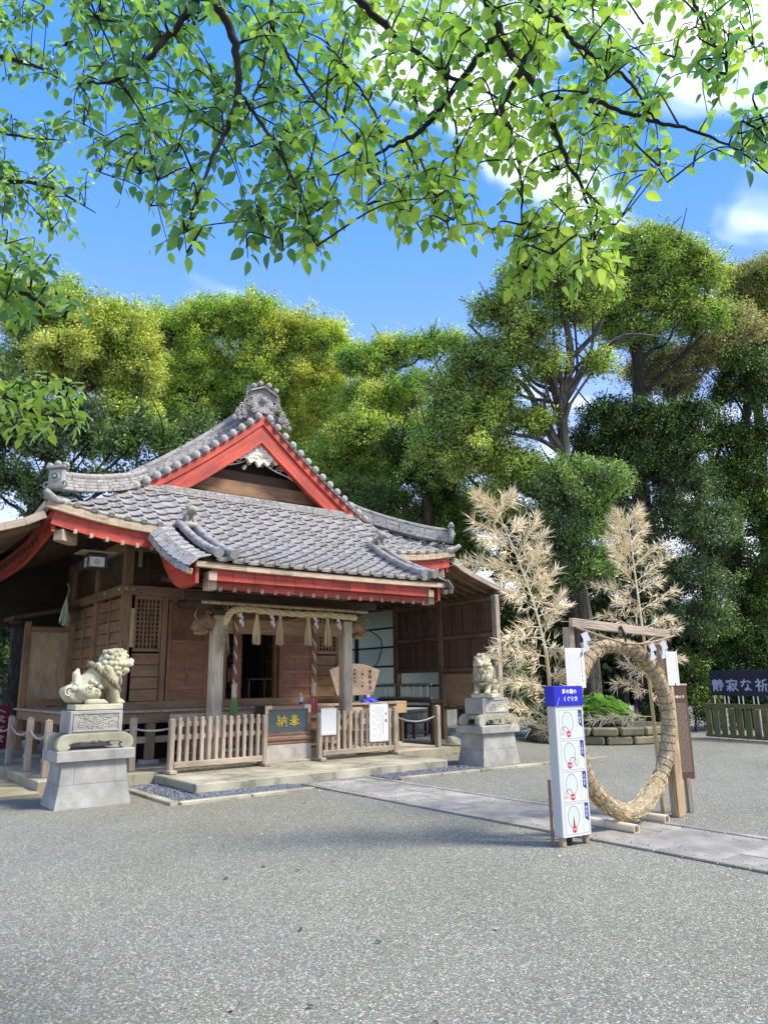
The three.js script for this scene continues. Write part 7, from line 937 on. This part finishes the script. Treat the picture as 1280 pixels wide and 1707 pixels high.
// ------------------------------------------------------------------ the cherry branches overhead
{
  const leafGeo = (() => { // ovate leaf with a drawn out tip, folded along its midrib, 0.1 m long
    const prof = [[0, 0.002], [0.10, 0.30], [0.28, 0.50], [0.50, 0.47], [0.72, 0.30], [0.87, 0.10], [1, 0.0]], P = [], I = [], U = []; prof.forEach(([t, w], i) => { const y = t * 0.1, cu = -0.018 * t * t, up = 0.009 * w * 2; P.push(-w * 0.055, y, cu + up, 0, y, cu, w * 0.055, y, cu + up); U.push(0, t, 0.5, t, 1, t); if (i) { const a = (i - 1) * 3, b = i * 3; I.push(a, a + 1, b, b, a + 1, b + 1, a + 1, a + 2, b + 1, b + 1, a + 2, b + 2); } });
    P.push(-0.0012, -0.022, 0.002, 0.0012, -0.022, 0.002, 0, 0.004, 0); const s = P.length / 3 - 3; I.push(s, s + 1, s + 2); U.push(0, 0, 0, 0, 0, 0); const g = new THREE.BufferGeometry(); g.setAttribute('position', new THREE.Float32BufferAttribute(P, 3)); g.setAttribute('uv', new THREE.Float32BufferAttribute(U, 2)); g.setIndex(I); g.computeVertexNormals(); return g;
  })();
  const leafG = finish(leafGeo, [1, 1, 1]);
  const cherryM = (c) => new THREE.MeshPhysicalMaterial({ color: new THREE.Color().setRGB(...c), vertexColors: true, roughness: 1.0, side: THREE.DoubleSide, transmission: 0.55, thickness: 0, clearcoat: 0.2, clearcoatRoughness: 0.35 });
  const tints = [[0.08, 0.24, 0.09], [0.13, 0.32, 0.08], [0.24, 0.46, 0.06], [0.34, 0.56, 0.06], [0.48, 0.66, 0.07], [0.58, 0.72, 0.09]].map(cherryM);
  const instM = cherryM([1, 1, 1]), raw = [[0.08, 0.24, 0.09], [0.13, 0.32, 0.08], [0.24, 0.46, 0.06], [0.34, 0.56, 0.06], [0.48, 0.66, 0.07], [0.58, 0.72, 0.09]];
  const bark = M.barkDark;
  function canopy(name, label, trunkPts, trunkR, branches, regions, extra, seed, nSingle, lscale) {
    const g = group(name, label, 'tree'), R = rng(seed), nodes = [], leaves = [];
    mesh('trunk', limb(trunkPts, trunkR, trunkR * 0.45, seed, 14), M.bark, g);
    for (const [pts, r0, r1] of branches) { const P = pts.map((p) => (p.isVector3 ? p : at(p[0], p[1], p[2]))), c = curve(P, pts.length * 7); const R2 = rng(seed + nodes.length); c.forEach((p, i) => { if (i && i < c.length - 1) p.add(V(R2() - 0.5, R2() - 0.5, R2() - 0.5).multiplyScalar(0.011)); nodes.push(p); }); mesh('branch', tube(c, (t) => lerp(r0, r1, t), 8, { bump: (t, a) => 1 + 0.06 * Math.sin(t * 40 + a * 2), tv: 0.1 }), bark, g); }
    const twigs = [], q = new THREE.Quaternion(), mt = new THREE.Matrix4();
    const sprig = (end, bright, n, sc) => {
      let best = null, bd = 1e9; for (const p of nodes) { const d = p.distanceToSquared(end); if (d < bd) { bd = d; best = p; } } bd = Math.sqrt(bd);
      const st = bd < 1.6 ? best.clone() : end.clone().add(V((R() - 0.5), 0.5, (R() - 0.5))), mid = st.clone().lerp(end, 0.55).add(V((R() - 0.5) * 0.12, 0.04 + R() * 0.05, (R() - 0.5) * 0.12)), c = curve([st, mid, end], 10); twigs.push(tube(c, (t) => lerp(0.0048, 0.0016, t), 4, { tv: 0.1 })); if (R() < 0.4) nodes.push(end.clone());
      const L = c.reduce((s, p, i) => (i ? s + p.distanceTo(c[i - 1]) : 0), 0), span = Math.min(1, 0.5 / L);
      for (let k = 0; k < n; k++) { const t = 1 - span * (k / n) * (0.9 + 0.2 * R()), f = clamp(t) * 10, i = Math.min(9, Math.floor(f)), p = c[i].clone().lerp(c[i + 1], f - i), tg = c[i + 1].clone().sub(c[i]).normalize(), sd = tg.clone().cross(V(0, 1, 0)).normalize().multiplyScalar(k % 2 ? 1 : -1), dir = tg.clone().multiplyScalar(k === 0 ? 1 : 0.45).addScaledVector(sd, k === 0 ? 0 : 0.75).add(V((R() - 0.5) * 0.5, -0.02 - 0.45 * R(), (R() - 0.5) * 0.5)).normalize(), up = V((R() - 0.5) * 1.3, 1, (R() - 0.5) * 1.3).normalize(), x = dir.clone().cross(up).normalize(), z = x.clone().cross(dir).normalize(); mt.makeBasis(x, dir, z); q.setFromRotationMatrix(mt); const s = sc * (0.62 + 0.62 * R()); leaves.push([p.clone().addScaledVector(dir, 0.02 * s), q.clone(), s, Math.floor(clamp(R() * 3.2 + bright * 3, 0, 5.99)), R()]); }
    };
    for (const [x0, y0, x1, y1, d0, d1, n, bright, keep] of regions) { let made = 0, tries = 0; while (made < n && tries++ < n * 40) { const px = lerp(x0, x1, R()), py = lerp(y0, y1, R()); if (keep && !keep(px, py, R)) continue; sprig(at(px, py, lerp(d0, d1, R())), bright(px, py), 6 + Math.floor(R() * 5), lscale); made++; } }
    const inView = leaves.length; extra?.(R, sprig);
    const order = leaves.map((l, i) => [l, i < inView ? -l[2] / l[0].distanceTo(camera.position) : 1]).sort((a, b) => a[1] - b[1]);
    const ms = [], cs = []; order.forEach(([l, k], i) => { if (i < nSingle && k < 0) { const m = new THREE.Mesh(leafG, tints[l[3]]); m.name = 'leaf'; m.castShadow = m.receiveShadow = true; m.position.copy(l[0]); m.quaternion.copy(l[1]); m.scale.setScalar(l[2]); g.add(m); } else { ms.push(new THREE.Matrix4().compose(l[0], l[1], V(l[2], l[2], l[2]))); const k2 = 0.8 + 0.4 * l[4]; cs.push(raw[l[3]].map((x) => x * k2)); } });
    inst('leaves', leafG, instM, ms, cs, g); stuff(mesh('twigs', twigs, bark, g)); return leaves.length;
  }
  const low = (x) => { const K = [[70, 215], [120, 240], [200, 330], [235, 400], [300, 440], [330, 395], [385, 350], [420, 420], [470, 430], [545, 440], [565, 370], [640, 330], [660, 390], [740, 420], [770, 390], [850, 450], [900, 470], [970, 480], [1030, 470], [1040, 350], [1100, 320], [1170, 300], [1215, 290], [1290, 300]]; for (let i = 0; i < K.length - 1; i++) if (x < K[i + 1][0]) return lerp(K[i][1], K[i + 1][1], (x - K[i][0]) / (K[i + 1][0] - K[i][0])); return 250; };
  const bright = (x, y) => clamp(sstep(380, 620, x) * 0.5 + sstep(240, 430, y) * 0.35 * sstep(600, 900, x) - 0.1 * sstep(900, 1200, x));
  const n = canopy('cherry_tree', 'cherry tree whose leafy branches hang over the top of the view', [V(2.9, -0.1, 2.2), V(2.8, 1.6, 2.1), V(2.7, 3.6, 1.7), V(2.75, 5.2, 0.9)], 0.26, [
    [[V(2.75, 5.2, 0.9), V(2.75, 5.7, -0.3), [815, -40, 3.5], [832, 52, 3.5], [866, 106, 3.5], [906, 166, 3.5], [942, 262, 3.45], [976, 332, 3.4], [987, 425, 3.35]], 0.034, 0.003],
    [[[832, 52, 3.5], [772, 128, 3.55], [704, 215, 3.6], [640, 250, 3.6], [565, 290, 3.55]], 0.020, 0.004],
    [[V(2.7, 5.3, 0.4), [560, -60, 3.3], [600, 0, 3.35], [662, 60, 3.4], [742, 122, 3.45], [802, 150, 3.5], [870, 180, 3.5]], 0.026, 0.003],
    [[V(2.7, 5.2, 0.6), V(1.9, 5.4, -0.8), [360, -20, 3.0], [386, 52, 3.0], [398, 122, 3.0], [394, 165, 3.0], [378, 215, 2.98], [352, 268, 2.95], [338, 310, 2.92], [310, 385, 2.9]], 0.024, 0.003],
    [[[397, 150, 3.0], [440, 212, 3.05], [480, 282, 3.05], [508, 350, 3.0], [530, 420, 3.0]], 0.009, 0.003],
    [[V(2.8, 5.2, 0.3), [880, -40, 3.2], [897, 24, 3.25], [872, 110, 3.3], [836, 185, 3.35], [852, 225, 3.35], [866, 285, 3.3], [872, 390, 3.25]], 0.025, 0.003],
    [[[897, 24, 3.25], [922, 26, 3.25], [952, 66, 3.3], [1000, 100, 3.3], [1050, 135, 3.35], [1080, 186, 3.35], [1105, 210, 3.35]], 0.013, 0.004],
    [[[906, 160, 3.5], [985, 168, 3.45], [1080, 200, 3.4], [1150, 216, 3.4], [1220, 246, 3.35], [1300, 300, 3.3]], 0.013, 0.003],
    [[V(1.9, 5.4, -0.8), [335, -10, 3.1], [290, 50, 3.1], [232, 110, 3.05], [182, 136, 3.05], [130, 138, 3.0]], 0.02, 0.003],
    [[[455, -20, 3.4], [448, 60, 3.4], [434, 130, 3.35], [414, 190, 3.3]], 0.009, 0.003], [[[450, 40, 3.4], [520, 160, 3.35], [562, 205, 3.3], [600, 260, 3.3]], 0.008, 0.003],
    [[[1150, -20, 3.2], [1175, 50, 3.15], [1210, 95, 3.1]], 0.008, 0.003], [[[676, 232, 3.6], [700, 290, 3.5], [722, 340, 3.45]], 0.006, 0.003], [[[560, 100, 3.6], [620, 180, 3.7], [650, 330, 3.6]], 0.008, 0.003], [[[740, 120, 3.45], [760, 230, 3.6], [745, 370, 3.5]], 0.008, 0.003],
  ], [
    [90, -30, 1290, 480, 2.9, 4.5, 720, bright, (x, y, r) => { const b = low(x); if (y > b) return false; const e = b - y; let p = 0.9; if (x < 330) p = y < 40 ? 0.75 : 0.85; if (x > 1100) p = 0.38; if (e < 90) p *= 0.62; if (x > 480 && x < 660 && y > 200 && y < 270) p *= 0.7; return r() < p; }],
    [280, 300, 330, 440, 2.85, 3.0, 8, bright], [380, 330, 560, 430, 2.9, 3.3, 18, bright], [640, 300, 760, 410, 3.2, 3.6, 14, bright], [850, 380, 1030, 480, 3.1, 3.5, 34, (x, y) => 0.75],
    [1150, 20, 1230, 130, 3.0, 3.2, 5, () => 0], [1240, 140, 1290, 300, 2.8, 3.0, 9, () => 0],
  ], (R, sprig) => { for (let i = 0; i < 70; i++) { const a = R() * 6.283, r = 4.6 * Math.sqrt(R()), p = V(2.6 + Math.cos(a) * r, 4.9 + R() * 1.6 + 0.5 * (1 - r / 4.6), 4.2 + Math.sin(a) * r); if (p.clone().applyMatrix4(camera.matrixWorldInverse).z < -0.4) continue; sprig(p, 0.4, 9, 1.3); } }, 201, 300, 0.64);
  const n2 = canopy('left_tree', 'broadleaf tree whose leaves hang into the left edge of the view', [V(-3.6, -0.1, -4.6), V(-3.5, 2.0, -4.6), V(-3.2, 4.4, -4.6), V(-3.0, 5.8, -4.7)], 0.2, [
    [[V(-3.2, 4.4, -4.6), [-120, 60, 5.6], [-20, 90, 5.4], [60, 110, 5.3], [100, 130, 5.2]], 0.04, 0.004], [[V(-3.2, 4.4, -4.6), [-100, 300, 5.2], [0, 300, 5.0], [80, 310, 4.9], [160, 355, 4.8]], 0.035, 0.003], [[V(-3.4, 3.6, -4.6), [-100, 420, 4.0], [0, 470, 3.7], [60, 500, 3.6], [110, 530, 3.6]], 0.03, 0.003], [[V(-3.4, 3.0, -4.6), [-120, 620, 4.6], [0, 660, 4.2], [70, 690, 4.1], [140, 700, 4.1]], 0.03, 0.003], [[V(-3.2, 4.2, -4.6), [-60, 200, 5.4], [20, 225, 5.3], [110, 235, 5.2]], 0.02, 0.003],
  ], [
    [-60, 0, 105, 150, 5.0, 5.8, 44, () => 0.1, (x, y, r) => r() < 1 - sstep(40, 110, x) * 0.7], [-60, 200, 125, 262, 4.9, 5.5, 22, () => 0.1], [-60, 275, 160, 400, 4.6, 5.3, 62, (x, y) => (y > 340 ? 0.45 : 0.2), (x, y, r) => r() < 1 - sstep(60, 160, x) * 0.75], [-60, 430, 140, 540, 3.4, 3.9, 34, () => 0.35, (x, y, r) => r() < 1 - sstep(60, 140, x) * 0.6], [-60, 640, 145, 730, 3.9, 4.4, 48, () => 0.8, (x, y, r) => r() < 1 - sstep(90, 145, x) * 0.5], [-60, 400, 60, 440, 4, 4.6, 10, () => 0.3],
  ], null, 301, 120, 0.70);
  console.log('leaves', n, n2, 'clusters', clusterCount);
}
// fallen leaves and bits on the gravel
{
  const R = rng(61), g = finish(new THREE.CircleGeometry(0.028, 6).scale(1, 0.55, 1), [1, 1, 1]), ms = [], cs = [], q = new THREE.Quaternion(), e = new THREE.Euler(); for (let i = 0; i < 170; i++) { const d = 3.6 + 9 * R(), a = -1.15 + R() * 1.3, x = Math.cos(a) * d, z = Math.sin(a) * d; ms.push(new THREE.Matrix4().compose(V(x, 0.012, z), q.setFromEuler(e.set(-1.57 + (R() - 0.5) * 0.6, 0, R() * 6)), V(1, 1, 1).multiplyScalar(0.35 + R() * 0.6))); const k = R(); cs.push(k < 0.5 ? [0.05, 0.045, 0.03] : k < 0.75 ? [0.30, 0.26, 0.12] : [0.6, 0.58, 0.52]); }
  tag(inst('fallen_leaves', g, solidLeaf, ms, cs, scene), 'scattered small fallen leaves and bits lying on the gravel', 'leaves');
}
scene.updateMatrixWorld(true);
renderer.render(scene, camera);
